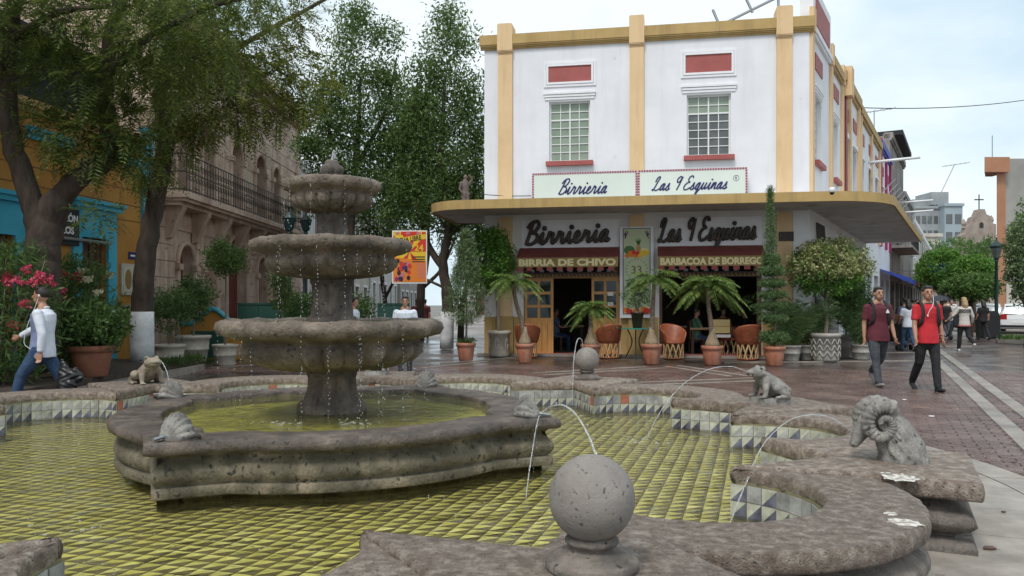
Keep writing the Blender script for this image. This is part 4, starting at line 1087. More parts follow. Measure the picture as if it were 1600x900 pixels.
# timber doors folded open in the left opening
def leaf(x0, x1, name='door'):
    z1 = 2.20; y = .08; m = MB(); m.box(x0,x1,y,y+.05,.06,.99)
    st = .075; xs = [x0, (x0+x1)/2, x1]
    for x in xs: h_ = st if x != xs[1] else st/2; a = x if x == x0 else (x-st if x == x1 else x-st/2); m.box(a,a+st,y,y+.05,.991,z1)
    zs = [.99+i*(z1-.99-.08)/3 for i in range(4)]
    for z in zs: m.box(x0+st+.001,(x0+x1)/2-st/2-.001,y+.002,y+.048,z,z+.08); m.box((x0+x1)/2+st/2+.001,x1-st-.001,y+.002,y+.048,z,z+.08)
    o = m.build(name, 'wood_door', rest)
    for i in range(3):
        for a, c in ((x0+st,(x0+x1)/2-st/2),((x0+x1)/2+st/2,x1-st)):
            p = MB(); p.box(a,c,y+.02,y+.028,zs[i]+.081,zs[i+1]-.001); p.build('pane', 'glass_dark', o)
    for i in range(1, 5):
        p = MB(); x = x0+(x1-x0)*i/5; p.box(x-.004,x+.004,y-.004,y-.0005,.10,.97); p.build('plank_joint', 'wood_dark', o)
    return o
leaf(D1[0]+.02, fx(864)); l2 = leaf(fx(924), D1[1]-.02)
for z in (1.7, 1.42):
    p = MB(); p.box(fx(958)-.16,fx(958)+.0,.076,.079,z,z+.1); p.build('notice', 'paper_white', l2)
m = MB(); m.box(D1[0],D1[1],.06,.14,2.205,2.235); m.build('door_head', 'wood_door', rest)
m = MB(); m.box(D2[1]-.12,D2[1],.05,.15,.065,2.2); m.build('opening_frame', 'wood_dark', rest); m = MB(); m.box(D2[0],D2[0]+.08,.05,.15,.065,2.2); m.build('opening_frame', 'wood_dark', rest)
m = MB(); m.box(D1[0]-.1,D1[1]+.1,-.32,.3,0,.06); m.box(D2[0]-.1,D2[1]+.1,-.32,.3,0,.062); m.build('doorstep', 'red_paint', rest)
m = MB(); m.box(-.1,FL+.1,-.55,-.33,0,.07); m.build('kerb_step', 'strip_stone', rest)
# interior shell
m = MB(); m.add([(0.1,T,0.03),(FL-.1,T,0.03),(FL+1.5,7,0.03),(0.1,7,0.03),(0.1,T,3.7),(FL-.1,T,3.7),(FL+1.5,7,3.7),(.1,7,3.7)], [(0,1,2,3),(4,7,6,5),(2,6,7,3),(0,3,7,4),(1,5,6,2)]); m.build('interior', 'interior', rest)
# left flank, roof
m = MB(); m.box(.0,.3,T+.002,11,0,H-.02); m.build('flank_wall', 'wall_white', rest)
m = MB(); m.prism([(.3,T),(FL-.05,T),(FL+2.9,10),(.3,10)], H-.7, H-.55); m.build('roof', 'plaster_grey', rest)
# side facade along the shopping street
def sp(s, o=0): return Bl+sB*s+sn*o
def sbox(s0, s1, o0, o1, z0, z1, mb):
    q = [sp(s0,o0), sp(s0,o1), sp(s1,o1), sp(s1,o0)]
    return mb.hexa([(v.x,v.y,z0) for v in q]+[(v.x,v.y,z1) for v in q])
def sx(px):     # sight line -> distance along the side wall
    r = (px-800)/1250; return ((A.y*0+Bc.y)*r-Bc.x)/(SV.x-r*SV.y)
def sz(px, py): return CAMZ+(476-py)/1250*(Bc.y+SV.y*sx(px))
SLN = 6.5
SW = [(sx(1275.5), sx(1286), 0, 0), (sx(1301.5), sx(1309), 0, 0)]
SW = [(.95,2.05,5.5,7.35),(4.5,5.5,5.5,7.35)]
xs = [0, SW[0][0], SW[0][1], SW[1][0], SW[1][1], SLN]
m = MB()
for i, (a, c) in enumerate(zip(xs, xs[1:])):
    if i in (1, 3): sbox(a,c,-T,-.0,ZC1,5.5,m); sbox(a,c,-T,-.0,7.35,H,m)
    else: sbox(a,c,-T,-.0,ZC1,H,m)
m.build('side_wall', 'wall_white', rest)
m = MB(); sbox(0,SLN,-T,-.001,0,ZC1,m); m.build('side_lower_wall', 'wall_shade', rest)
for a, c, z0, z1 in SW:
    m = MB(); sbox(a,a+.05,-.2,-.12,z0,z1,m); sbox(c-.05,c,-.2,-.12,z0,z1,m); sbox(a,c,-.2,-.12,z1-.05,z1,m); sbox(a,c,-.2,-.12,z0,z0+.05,m)
    for i in range(1,4): x = a+(c-a)*i/4; sbox(x-.012,x+.012,-.195,-.125,z0,z1,m)
    for i in range(1,7): z = z0+(z1-z0)*i/7; sbox(a,c,-.19,-.13,z-.012,z+.012,m)
    o = m.build('window', 'window_frame', rest)
    m = MB(); sbox(a+.01,c-.01,-.17,-.16,z0,z1,m); m.build('pane', 'glass_green', o)
    m = MB(); sbox(a-.1,c+.1,.0,.13,z0-.14,z0-.003,m); m.build('sill', 'red_paint', rest)
    m = MB(); sbox(a-.08,c+.08,.0,.03,8.05,8.5,m); m.build('red_panel', 'red_paint', rest)
    m = MB()
    for i in range(3): sbox(a-.12-.02*i,c+.12+.02*i,0,.03+.015*i,z1+.05+.075*i,z1+.11+.075*i,m)
    m.build('lintel', 'trim_white', rest)
for s0 in (.02, 3.55, 6.1):
    m = MB(); sbox(s0,s0+.3,.001,.09,ZC1,H-.3,m); sbox(s0-.02,s0+.32,.001,.13,H-.299,H+.35,m); m.build('pilaster', 'trim_cream', rest)
m = MB(); sbox(.33,3.5,.001,.12,H-.22,H-.08,m); sbox(.33,3.5,.001,.08,H-.3,H-.221,m); m.build('cornice', 'trim_white', rest)
m = MB(); sbox(.33,3.53,-.3,.05,H-.079,H+1.15,m); o = m.build('parapet_crest', 'trim_white', rest)
m = MB(); sbox(.7,3.2,.051,.075,H+.08,H+.85,m); m.build('red_panel', 'red_paint', o)
m = MB(); sbox(3.9,6.05,-.1,.14,H-.22,H+.06,m); sbox(3.9,6.05,.001,.1,H-.3,H-.221,m); m.build('cornice', 'trim_ochre', rest)
# darker shop openings and a plaque under the canopy on the side
for a, c, z0, z1 in ((.9,2.6,0,2.7),(3.4,5.6,0,2.9)):
    m = MB(); sbox(a,c,.0,.02,z0,z1,m); m.build('shop_opening', 'glass_dark', rest)
m = MB(); x0 = fx(1216); m.box(x0,x0+.38,-.13,-.091,3.17,3.42); m.build('plaque', 'letter_brown', rest)
m = MB(); m.box(fx(1237)+.03,FL,-.02,0,1.12,ZC0); m.build('white_quoin', 'trim_white', rest)
# raised metalwork sign on the side wall
m = MB()
for i in range(9): m.tube([sp(.9+.16*i,.05)+Vector((0,0,2.95)), sp(.95+.16*i,.06)+Vector((0,0,3.3+.2*math.sin(i))), sp(.9+.16*i,.05)+Vector((0,0,3.75))], .025, 6)
m.build('side_lettering', 'letter_brown', rest)
# roof clutter behind the front cornice
m = MB()
for a, c in (((6.5,.9,H+.2),(8.3,.9,H+1.0)),((6.7,.9,H+.25),(6.5,.9,H+.75)),((7.6,.9,H+.6),(7.4,.9,H+1.05)),((8.3,.9,H-.3),(8.3,.9,H+1.1)),((6.5,.9,H-.3),(6.5,.9,H+.25))): m.tube([a,c], .04, 6)
m.build('roof_frame', 'steel', rest)
# camera domes on the fascia
for px, nm in ((1300,'white dome camera under the rounded canopy corner'),(684,'white bullet camera at the free end of the canopy')):
    p = at(px, 302 if px > 1000 else 327, 19.25 if px > 1000 else 22.3)
    e = empty('security_camera', p, 0, nm, 'camera', 'security cameras on the canopy')
    m = MB(); m.lathe([(.055,.02),(.07,.03),(.07,.12),(.05,.14)], 16); m.build('housing', 'chrome_white', e, True)
    m = MB(); m.ell((0,0,.01), (.055,.055,.05), 14, 8); m.build('dome', 'black_plastic', e, True)
# statue on the left end of the canopy
p = at(727, 312, 23.3); p.z = ZC1-.06
e = empty('statue', p, R(-60), 'small dark figure of a man standing on the canopy end', 'statue')
m = MB(); m.limb([(.0,.07,.03),(.0,.07,.40),(0,.04,.52)],[.05,.06,.09]); m.limb([(.02,-.06,.03),(.0,-.06,.40),(0,-.04,.52)],[.05,.06,.09]); m.limb([(0,0,.52),(0,0,.75),(0,0,.86)],[.10,.12,.09],14,.75)
m.limb([(0,0,.86),(0,0,.95)],[.04,.04]); m.ell((.01,0,1.0),(.062,.055,.08)); m.limb([(0,.13,.83),(.05,.2,.95),(.04,.1,1.06)],[.045,.035,.03]); m.limb([(0,-.13,.83),(0,-.19,.64),(.08,-.15,.55)],[.045,.035,.03])
m.box(-.12,.12,-.14,.14,-.0,.05)
remesh(m, 'figure', 'pink_stone_dark', .014, e, 2)
# vertical anniversary banner
bx0, bx1, bz0, bz1 = fx(969), fx(1021), 1.08, 3.62
e = empty('anniversary_banner', A+fu*((bx0+bx1)/2), FR, 'tall pale green banner with fruit and a laurelled 33', 'banner')
hw = (bx1-bx0)/2; y = -.16
m = MB(); m.box(-hw,hw,y+.003,y+.018,bz0,bz1); fr_ = m.build('frame', 'trim_white', e)
m = MB(); m.box(-hw+.09,hw-.09,y-.003,y+.0025,bz0+.1,bz1-.04); cl = m.build('cloth', 'print_pale', e)
m = MB()
for (a, c, f_, g_) in ((-hw+.08,-hw+.10,bz0+.1,bz1-.04),(hw-.10,hw-.08,bz0+.1,bz1-.04),(-hw+.08,hw-.08,bz1-.06,bz1-.04),(-hw+.08,hw-.08,bz0+.1,bz0+.12)): m.box(a,c,y-.006,y-.0035,f_,g_)
m.build('border', 'print_purple', cl)
def disc(x, z, rx, rz_, mm, nm='print', d=.005):
    m = MB(); m.prism([(x+rx*math.cos(2*PI*i/18), z+rz_*math.sin(2*PI*i/18)) for i in range(18)], y-d-.002, y-.0035, 'y'); return m.build(nm, mm, cl)
fz0 = bz1-.85
disc(-.20,fz0+.20,.15,.12,'print_green','melon',.005); disc(.05,fz0+.22,.07,.13,'wood_door','pineapple',.006)
m = MB()
for i in range(7): a = R(50+80*i/6); m.add([(.03,y-.006,fz0+.33),(.07,y-.006,fz0+.33),(.05+.16*math.cos(a),y-.006,fz0+.36+.2*math.sin(a))], [(0,1,2)])
m.build('pineapple_leaves', 'print_green', cl)
disc(.22,fz0+.12,.14,.07,'ban_yellow','banana',.007); disc(.2,fz0+.2,.12,.05,'awning_letter','banana',.006)
for i, (x, z, mm) in enumerate(((-.25,.04,'ban_orange'),(-.13,.06,'ban_orange'),(-.02,.04,'ban_orange'),(-.09,.14,'ban_red'),(.02,.11,'ban_red'),(.10,.04,'ban_yellow'),(-.18,.12,'ban_orange'))): disc(x,fz0+z,.065,.06,mm,'fruit',.008+.001*i)
for i, (x, z, mm) in enumerate(((-.28,.12,'ban_orange'),(-.2,.08,'ban_red'),(.2,.14,'ban_orange'),(.28,.1,'ban_red'),(0,.09,'ban_orange'))): disc(x,bz0+.1+z,.09,.08,mm,'fruit',.006+.001*i)
t = text_obj('33', .32, 'numeral', 'print_gold', cl, (0,y-.006,bz1-1.31), align='CENTER', offset=.004)
m = MB()
for sg in (-1, 1):
    for i in range(9):
        a = R(-70+150*i/8); cx, cz = sg*.27*math.cos(a), bz1-1.20+.27*math.sin(a)
        d = Vector((sg*math.cos(a)*.9-sg*math.sin(a)*.6, math.sin(a)*.9+math.cos(a)*.6))*.035
        for k in (1, -.7): m.add([(cx-d.y*.35,y-.006,cz+d.x*.35),(cx+d.y*.35,y-.006,cz-d.x*.35),(cx+d.x*1.6*k,y-.006,cz+d.y*1.6)], [(0,1,2)])
m.build('laurel', 'print_gold', cl)
text_obj('Aniversario', .20, 'lettering', 'navy_paint', cl, (-.30,y-.006,bz1-1.72), shear=.3, xscale=.62)
for sg in (-1, 1):
    m = MB()
    for i in range(4): m.tube([(sg*(.24+.03*i),y-.005,bz1-.12-.06*(i%2)), (sg*(.28+.02*i),y-.005,bz1-.24-.05*(i%3))], .012, 5)
    m.build('flourish', 'print_purple', cl)
# ------------------------------------------------------------------ pots and plants
def pot(e, r, h, mm, style='rim', soil=True):
    m = MB()
    if style == 'rim': m.lathe([(r*.66,0),(r*.70,.01),(r*.90,h*.78),(r*.90,h*.80),(r*1.0,h*.80),(r*1.0,h*.98),(r*.97,h),(r*.88,h),(r*.86,h*.9),(r*.05,h*.9)], 28)
    elif style == 'band': m.lathe([(r*.72,0),(r*.74,.02),(r*.86,h*.45),(r*.90,h*.46),(r*.90,h*.52),(r*.88,h*.53),(r*.94,h*.86),(r*1.02,h*.88),(r*1.04,h*.97),(r*1.0,h),(r*.9,h),(r*.88,h*.92),(r*.05,h*.92)], 28)
    else: m.lathe([(r*.80,0),(r*.86,.02),(r*.9,h*.1),(r*.92,h*.85),(r*1.0,h*.86),(r*1.04,h*.93),(r*1.0,h),(r*.9,h),(r*.88,h*.92),(r*.05,h*.92)], 28)
    o = m.build('pot', mm, e, True)
    if style == 'weave':
        w = MB()
        for i in range(12):
            a = 2*PI*i/12
            for k in range(3):
                for sg in (-1, 1):
                    q = [((r*.93+.008)*math.cos(a+sg*t*.26), (r*.93+.008)*math.sin(a+sg*t*.26), h*(.14+.22*k)+h*.22*t) for t in (0,.33,.66,1)]
                    w.tube(q, .016, 5)
        tag(w.build('basket_weave', mm, o, True), kind='stuff')
    if style == 'relief':
        w = MB()
        for i in range(6):
            a = 2*PI*i/6+.3; w.tube([((r*.92)*math.cos(a+.16*math.cos(t)), (r*.92)*math.sin(a+.16*math.cos(t)), h*.5+h*.2*math.sin(t)) for t in [2*PI*k/12 for k in range(13)]], .012, 5)
        tag(w.build('relief', mm, o, True), kind='stuff')
    return o
def stem(e, pts, rads, mm, name='trunk', n=10):
    m = MB(); m.tube(catmull(pts, 5), [rads[0]+(rads[-1]-rads[0])*i/(len(pts)*5-5) for i in range(len(pts)*5-4)], n); return m.build(name, mm, e, True)
def potted(name, px, Y, label, group='potted plants', z=0, rz=0, X=None):
    return empty(name, (X if X is not None else (px-800)/1250*Y, Y, z), rz, label, 'potted plant', group)
rg = np.random.default_rng(5)
def palm(px, Y, r, h, top, R_, nfr, label, lean=0, seed=1, yel=False):
    e = potted('potted_palm', px, Y, label); pot(e, r, h, 'clay_pot'); rng = random.Random(seed)
    tx, tz = top
    m = MB(); m.lathe([(r*.75,h*.88),(r*.62,h+.08),(r*.3,h+.28),(.05,h+.42)], 14); m.build('root_fibre', 'fibre', e, True)
    stem(e, [(0,0,h*.9),(tx*.25,0,h+(tz-h)*.35),(tx*.75,0.02,h+(tz-h)*.7),(tx,0,tz)], [.065,.045], 'palm_bark')
    r2 = MB(); V = []
    for i in range(nfr):
        a = 2.39996*i+rng.uniform(-.25,.25); el = rng.uniform(.15,1.4); L_ = R_*rng.uniform(.8,1.12); P = []
        for k in range(13):
            t = k/12; d = L_*t; P.append(Vector((tx+d*math.cos(a)*math.cos(el*(1-.4*t)), d*math.sin(a)*math.cos(el*(1-.4*t)), tz+d*math.sin(el)-1.05*L_*t*t*(.6+.3*math.cos(el)))))
        r2.tube(P, [.010*(1-.8*k/12) for k in range(13)], 4)
        for k in range(1, 46):
            t = k/46; j = min(11, int(t*12)); f = t*12-j; p = P[j]+(P[j+1]-P[j])*f; T = (P[j+1]-P[j]).normalized(); S = T.cross(Vector((0,0,1)))
            if S.length < .05: S = Vector((1,0,0))
            S.normalize(); l = R_*.28*math.sin(PI*(.12+.83*t))*rng.uniform(.8,1.15)
            for sg in (-1, 1):
                d = (S*sg*.85+T*.55+Vector((0,0,-.22+rng.gauss(0,.15)))).normalized(); w = d.cross(Vector((0,0,1))).normalized()*.0085
                V += [p, p+d*l*.45+w, p+d*l, p+d*l*.45-w]
    r2.build('rachis', 'leaf_palm', e, True)
    leaf_obj('fronds', np.array([tuple(v) for v in V]), 'leaf_palm', e)
    return e
palm(820, 20.1, .235, .47, (-.30,1.98), .82, 30, 'potted palm with thin curved trunk beside the open timber door', seed=3)
palm(923, 20.0, .26, .46, (.0,1.30), .74, 28, 'short bushy potted palm in front of the doorway', seed=4)
palm(1018, 19.5, .255, .49, (.06,2.0), .82, 32, 'potted palm before the tall anniversary banner', seed=5)
palm(1113, 19.3, .265, .46, (-.12,1.85), .95, 44, 'broad yellowish potted palm in front of the dark dining room', seed=6)
# soft cone conifer
e = potted('potted_conifer', 728, 20.8, 'soft conical conifer in a clay pot left of the restaurant'); pot(e, .255, .46, 'clay_pot')
stem(e, [(0,0,.4),(.02,0,1.2),(.0,0,2.6)], [.035,.012], 'bark_light')
C = []
for i in range(900):
    t = rg.random()**.8; r = .64*(1-t)**.7*(.35+.65*rg.random())*(min(1,t/.12+.3)); a = rg.random()*2*PI; C.append((r*math.cos(a), r*math.sin(a), .95+2.35*t))
leaf_obj('foliage', leaves(C, 14, .12, .11, .016, rg, up=.9), 'leaf_cypress', e)
C = [(.2*rg.normal()*.6, .2*rg.normal()*.6, .5) for i in range(30)]; leaf_obj('ground_cover', leaves(C, 12, .08, .07, .025, rg, up=.6), 'leaf_dark', e)
# bright ficus in the tall cream pot
e = potted('potted_ficus', 780, 22.35, 'bright green ficus in a tall cream urn against the facade'); pot(e, .32, .72, 'cream_pot', 'relief')
tr = stem(e, [(0,0,.6),(-.03,0,1.2),(-.08,0,1.9),(-.12,0,2.3)], [.05,.035], 'bark_light')
for q in ((-.5,.0,2.9),(.35,.1,3.0),(-.2,-.2,3.2),(.1,-.3,2.6)): m = MB(); m.tube([(-.08,0,1.85),(q[0]*.5,q[1]*.5,2.3),q], [.022,.016,.008], 6); m.build('branch', 'bark_light', tr, True)
C = []
for i in range(430):
    v = rg.normal(size=3); v /= np.linalg.norm(v); r = (.55+.45*rg.random()); C.append((-.26+.72*v[0]*r, .6*v[1]*r, 2.72+.95*v[2]*r+.12*math.sin(5*v[0])))
leaf_obj('foliage', leaves(C, 20, .16, .085, .045, rg, up=-.1), 'leaf_bright', e)
# spiral clipped cypress
e = potted('potted_topiary', 1210, 19.1, 'tall tiered topiary cypress in a clay pot beside the corner'); pot(e, .265, .46, 'clay_pot')
stem(e, [(0,0,.4),(.02,0,1.4),(-.06,0,2.6),(-.1,0,4.1)], [.03,.010], 'bark_light')
C = []
for z, r, th in ((.66,.32,.18),(1.12,.30,.10),(1.42,.30,.09),(1.68,.31,.09),(1.95,.30,.10),(2.25,.29,.14),(2.5,.20,.16)):
    for i in range(int(1500*r)): a = rg.random()*2*PI; q = r*math.sqrt(rg.random()); C.append((q*math.cos(a)-.03*z, q*math.sin(a), z+th*(rg.random()-.5)*1.6*math.sqrt(max(.05,1-(q/r)**2)+.2)))
for i in range(420): t = rg.random(); a = rg.random()*2*PI; q = .17*(1-t*.75)*math.sqrt(rg.random()); C.append((q*math.cos(a)-.1, q*math.sin(a), 2.5+1.75*t))
leaf_obj('foliage', leaves(C, 9, .05, .075, .012, rg, up=.5), 'leaf_topiary', e)
# variegated ficus at the corner, with greener plants crowded behind it
e = potted('potted_ficus', 1290, 20.6, 'large cream-green variegated ficus in a basket-weave stone pot'); pot(e, .37, .72, 'grey_pot', 'weave')
tr = stem(e, [(0,0,.6),(.03,0,1.2),(0,0,1.75)], [.055,.04], 'bark_light')
for q in ((-.6,.0,2.5),(.7,.1,2.55),(-.2,-.3,2.9),(.3,.3,2.9),(.05,-.4,2.3)): m = MB(); m.tube([(0,0,1.6),(q[0]*.5,q[1]*.5,2.0),q], [.03,.02,.01], 6); m.build('branch', 'bark_light', tr, True)
C = []; G = []
for i in range(640):
    v = rg.normal(size=3); v /= np.linalg.norm(v); r = (.5+.5*rg.random()); q = (.1+1.08*v[0]*r, .8*v[1]*r, 2.45+.74*v[2]*r+.10*math.sin(4*v[0]+3*v[1]))
    (C if q[2] > 2.15 and rg.random() < .85 else G).append(q)
leaf_obj('foliage', leaves(C, 22, .15, .075, .042, rg, up=-.1), 'leaf_cream', e); leaf_obj('lower_foliage', leaves(G, 20, .15, .075, .04, rg, up=-.2), 'leaf_bright', e)
def bushy(px, Y, r, h, cz, rx, rz_, n, label, mm='leaf_dark', potm='grey_pot', style='band', lf=(.10,.035), seed=0, ry=None):
    e = potted('potted_shrub', px, Y, label); pot(e, r, h, potm, style); rr = np.random.default_rng(seed+100)
    stem(e, [(0,0,h*.8),(.02,0,cz*.7),(0,0,cz)], [.03,.02], 'bark_light'); C = []
    for i in range(n):
        v = rr.normal(size=3); v /= np.linalg.norm(v); q = .4+.6*rr.random(); C.append((rx*v[0]*q, (ry or rx)*v[1]*q, cz+rz_*v[2]*q))
    leaf_obj('foliage', leaves(C, 18, .16, lf[0], lf[1], rr, up=.1), mm, e); return e
bushy(1322, 22.0, .32, .62, 1.75, .55, .85, 260, 'dark leafy shrub in a plain grey pot behind the variegated ficus', seed=1)
bushy(1340, 24.2, .3, .5, 1.4, .5, .7, 200, 'dark leafy shrub in a grey pot along the side wall', seed=2)
def areca(px, Y, n, hgt, label, seed):
    e = potted('potted_areca', px, Y, label); pot(e, .26, .4, 'grey_pot', 'band'); rr = np.random.default_rng(seed)
    a = rr.random(n)*2*PI; D = np.stack([np.cos(a)*.5, np.sin(a)*.5, np.full(n,1.1)], 1); A0 = np.stack([np.cos(a)*.08, np.sin(a)*.08, np.full(n,.4)], 1)
    leaf_obj('fronds', fronds(A0, D, hgt, 26, .38, .022, rr, droop=.45), 'leaf_topiary', e)
    m = MB()
    for k in range(8): m.tube([(A0[k][0],A0[k][1],.35),(A0[k][0]*2+D[k][0]*.4,A0[k][1]*2+D[k][1]*.4,1.1)], [.014,.008], 5)
    tag(m.build('canes', 'leaf_topiary', e, True), kind='stuff')
areca(1236, 20.7, 34, 2.1, 'feathery areca palm crowded between topiary and variegated ficus', 21)
areca(1262, 21.0, 30, 1.9, 'feathery areca palm behind the basket-weave pot', 22)
areca(1345, 21.2, 26, 1.5, 'feathery areca palm spilling towards the walking men', 23)
# pots on the left
bushy(265, 18.1, .34, .56, 1.35, .52, .55, 120, 'thin oleander in a banded cream pot left of the pair', 'leaf_dark', 'cream_pot', 'band', (.13,.025), 5)
bushy(302, 20.2, .42, .68, 1.6, .55, .6, 130, 'leafy shrub in the larger cream pot before the pink building', 'leaf_dark', 'cream_pot', 'band', (.13,.03), 6)
e = bushy(352, 19.2, .3, .5, 2.55, .5, .42, 170, 'slender standard tree in a pot before the arched doors', 'leaf_ash', 'cream_pot', 'band', (.08,.04), 7)
bushy(472, 21.5, .3, .5, 1.35, .7, .55, 150, 'bushy green shrub seen past the fountain stem', 'leaf_dark', 'cream_pot', 'band', (.08,.04), 8)
bushy(560, 24.0, .3, .5, 1.3, .6, .5, 120, 'rounded green shrub beside the white-shirted passer-by', 'leaf_dark', 'cream_pot', 'band', (.08,.04), 9)
bushy(440, 20.5, .25, .4, 1.9, .3, .75, 90, 'tall flowering climber in a pot left of the fountain stem', 'leaf_ash', 'cream_pot', 'band', (.07,.035), 10)
e = empty('potted_bush', (-7.12,13.55,.24), 0, 'wide low bush in an old clay pot on the planting bed', 'potted plant', 'potted plants'); pot(e, .36, .52, 'clay_pot_old')
C = []
for i in range(260):
    v = rg.normal(size=3); v /= np.linalg.norm(v); q = .4+.6*rg.random(); C.append((.62*v[0]*q, .55*v[1]*q, .85+.42*v[2]*q))
leaf_obj('foliage', leaves(C, 22, .14, .085, .035, rg, up=.1), 'leaf_dark', e)
# oleanders with pink flowers on the bed
def oleander(x, y, rx, h, n, label, fl, seed, white=()):
    e = empty('oleander_bush', (x,y,.24), 0, label, 'shrub', 'oleanders on the planting bed'); rr = np.random.default_rng(seed); m = MB(); C = []
    for i in range(11):
        a = rr.random()*2*PI; q = rx*rr.random(); top = (q*math.cos(a), q*math.sin(a)*.7, h*(.6+.35*rr.random())); m.tube([(top[0]*.15,top[1]*.15,-.02),(top[0]*.5,top[1]*.5,h*.35),top], [.022,.016,.006], 5)
    tag(m.build('stems', 'bark_light', e, True), kind='stuff')
    for i in range(n):
        t = rr.random(); a = rr.random()*2*PI; q = rx*math.sqrt(rr.random())*(.75+.35*math.sin(PI*t)); C.append((q*math.cos(a), q*math.sin(a)*.7, .1+(h-.1)*t))
    leaf_obj('foliage', leaves(C, 16, .16, .15, .024, rr, up=.5), 'leaf_dark', e)
    for k, (fp, mm) in enumerate([(f, 'petal_pink') for f in fl]+[(f, 'petal_white') for f in white]):
        Yf = y-rx*.55*rr.random()-.1; p = at(fp[0], fp[1], Yf)-Vector((x,y,.24))
        V = leaves([(p.x+rr.normal()*.035, p.y+rr.normal()*.03, p.z+rr.normal()*.02) for _ in range(5)], 9, .045, .05, .045, rr, up=.3)
        leaf_obj('flower', V, mm, e)
oleander(-7.75, 12.0, .85, 2.05, 330, 'tall oleander with pink flowers by the thick forked trunk', [(42,423),(28,438),(10,432),(60,430),(76,440),(23,507),(40,476),(12,440),(49,440)], 31)
oleander(-7.95, 14.2, .85, 2.0, 330, 'tall oleander with pink and white flowers behind the walking man', [(96,426),(110,430),(119,435),(84,451),(103,468),(102,486),(91,486),(134,495),(96,455),(122,430)], 32, [(128,423),(140,436),(152,456),(97,437)])
oleander(-8.3, 15.0, .7, 1.7, 200, 'dark flowerless oleander in front of the blue doorway', [], 33, [(118,455),(172,430)])
# grass tufts on the bed edge
V = leaves([(-7.0+rg.normal()*.12, 15.8+rg.random()*2.2, .22) for i in range(120)], 10, .08, .14, .012, rg, up=2.2)
tag(leaf_obj('grass', V, 'grass_blade'), 'low grass on the planting bed edge', kind='stuff')
V = leaves([(-8.1+rg.normal()*.6, 19.3+rg.random()*.9, 0) for i in range(160)], 8, .08, .10, .012, rg, up=2.2)
tag(leaf_obj('grass', V, 'grass_blade'), 'low grass round the cream pots', kind='stuff')
# ------------------------------------------------------------------ trees
def limbs(e, segs, mm, name='trunk'):
    first = None
    for i, (pts, r0, r1) in enumerate(segs):
        P = catmull(pts, 6); n = len(P); rr = random.Random(i); m = MB()
        m.tube([p+Vector((rr.gauss(0,r0*.05), rr.gauss(0,r0*.05), 0)) for p in P], [r0+(r1-r0)*k/(n-1) for k in range(n)], 14)
        o = m.build('trunk' if i == 0 else 'limb', mm, e if i == 0 else first, True)
        if i == 0: first = o
    return first
def whitewash(e, p0, p1, r0, r1):
    m = MB(); P = [Vector(p0).lerp(Vector(p1), t) for t in (0,.3,.6,1)]; m.tube(P, [r0,(r0*2+r1)/3,(r0+2*r1)/3,r1], 18); m.build('whitewash', 'whitewash', e, True)
def px3(pts, Y, o): return [tuple(at(x, y, Y+(q[0] if q else 0))-o) for x, y, *q in pts]
# two feathery trees on the left bed
o = Vector((-7.7,13.0,.2)); e1 = empty('feathery_tree', o, 0, 'old tree with a thick forked trunk and drooping feathery foliage', 'tree', 'feathery trees on the planting bed')
limbs(e1, [(px3([(60,545),(62,450),(67,385),(84,325),(92,312)],13,o), .33, .20),
           (px3([(82,328),(92,312),(112,288),(142,265),(168,248),(172,205),(166,110),(190,0),(240,-120)],13,o), .20, .09),
           (px3([(64,410),(60,355),(42,290),(18,210),(12,120),(25,0),(60,-120)],13,o), .20, .10),
           (px3([(14,130),(-40,60,-.5),(-90,-20,-1)],13,o), .09, .04), (px3([(167,120),(230,60,-.6),(330,10,-1.0),(420,-10,-1.2)],13,o), .07, .03), (px3([(20,60),(90,20,-.5),(170,10,-1)],13,o), .07, .03)], 'bark')
o2 = Vector((-7.85,17.0,.2)); e2 = empty('feathery_tree', o2, 0, 'tree with a whitewashed foot and a tall leaning slim trunk', 'tree', 'feathery trees on the planting bed')
t2 = limbs(e2, [(px3([(222,566),(222,480),(228,400),(246,300),(262,210)],17,o2), .235, .17),
           (px3([(260,220),(250,150),(262,80),(285,0),(300,-120)],17,o2), .15, .08), (px3([(256,190),(300,130,.5),(380,70,.8),(470,20,1),(560,-30,1)],17,o2), .09, .03), (px3([(252,140),(330,90,-.5),(400,90,-1),(450,120,-1.2)],17,o2), .06, .02)], 'bark')
whitewash(t2, at(222,566,17)-o2, at(222,487,17)-o2, .245, .236)
def spray_crown(e, o, blobs, per, length, leaflets, ln, wd, mm, seed, name='crown', droop=.45):
    rr = np.random.default_rng(seed); A_ = []; D_ = []
    for (x, y, Y, r, w) in blobs:
        c = np.array(at(x, y, Y)-o); n = int(per*w)
        v = rr.normal(size=(n,3)); v /= np.linalg.norm(v, axis=1)[:,None]; q = rr.random((n,1))**.45
        A_.append(c+v*q*r*np.array([1,1,.72])); d = v+rr.normal(size=(n,3))*.5; d[:,2] -= .15; D_.append(d)
    return leaf_obj(name, fronds(np.concatenate(A_), np.concatenate(D_), length, leaflets, ln, wd, rr, droop), mm, e)
B1 = [(-30,20,12.5,1.3,1.2),(60,-10,12.5,1.3,1.2),(60,60,13.2,.8,.6),(150,30,12.6,1.1,1.1),(110,110,13.0,.75,.55),(170,130,12.8,.75,.9),(200,190,12.9,.6,.8),(150,215,12.7,.42,.45),(100,212,13,.35,.3),(120,250,12.6,.3,.2),(210,245,13.2,.45,.45),(230,90,12.4,.9,1.0),(250,0,12,1.2,1.2),(330,40,12,.9,1.0),(75,205,12.8,.3,.25),(150,330,12.4,.2,.14),(-60,120,12.5,.8,.5),(10,120,13.6,.6,.3),(330,-60,12,1.3,1),(120,-110,12.5,1.6,1.4),(0,-120,12.5,1.5,1)]
spray_crown(e1, o, B1, 130, .42, 11, .15, .026, 'leaf_feather', 41)
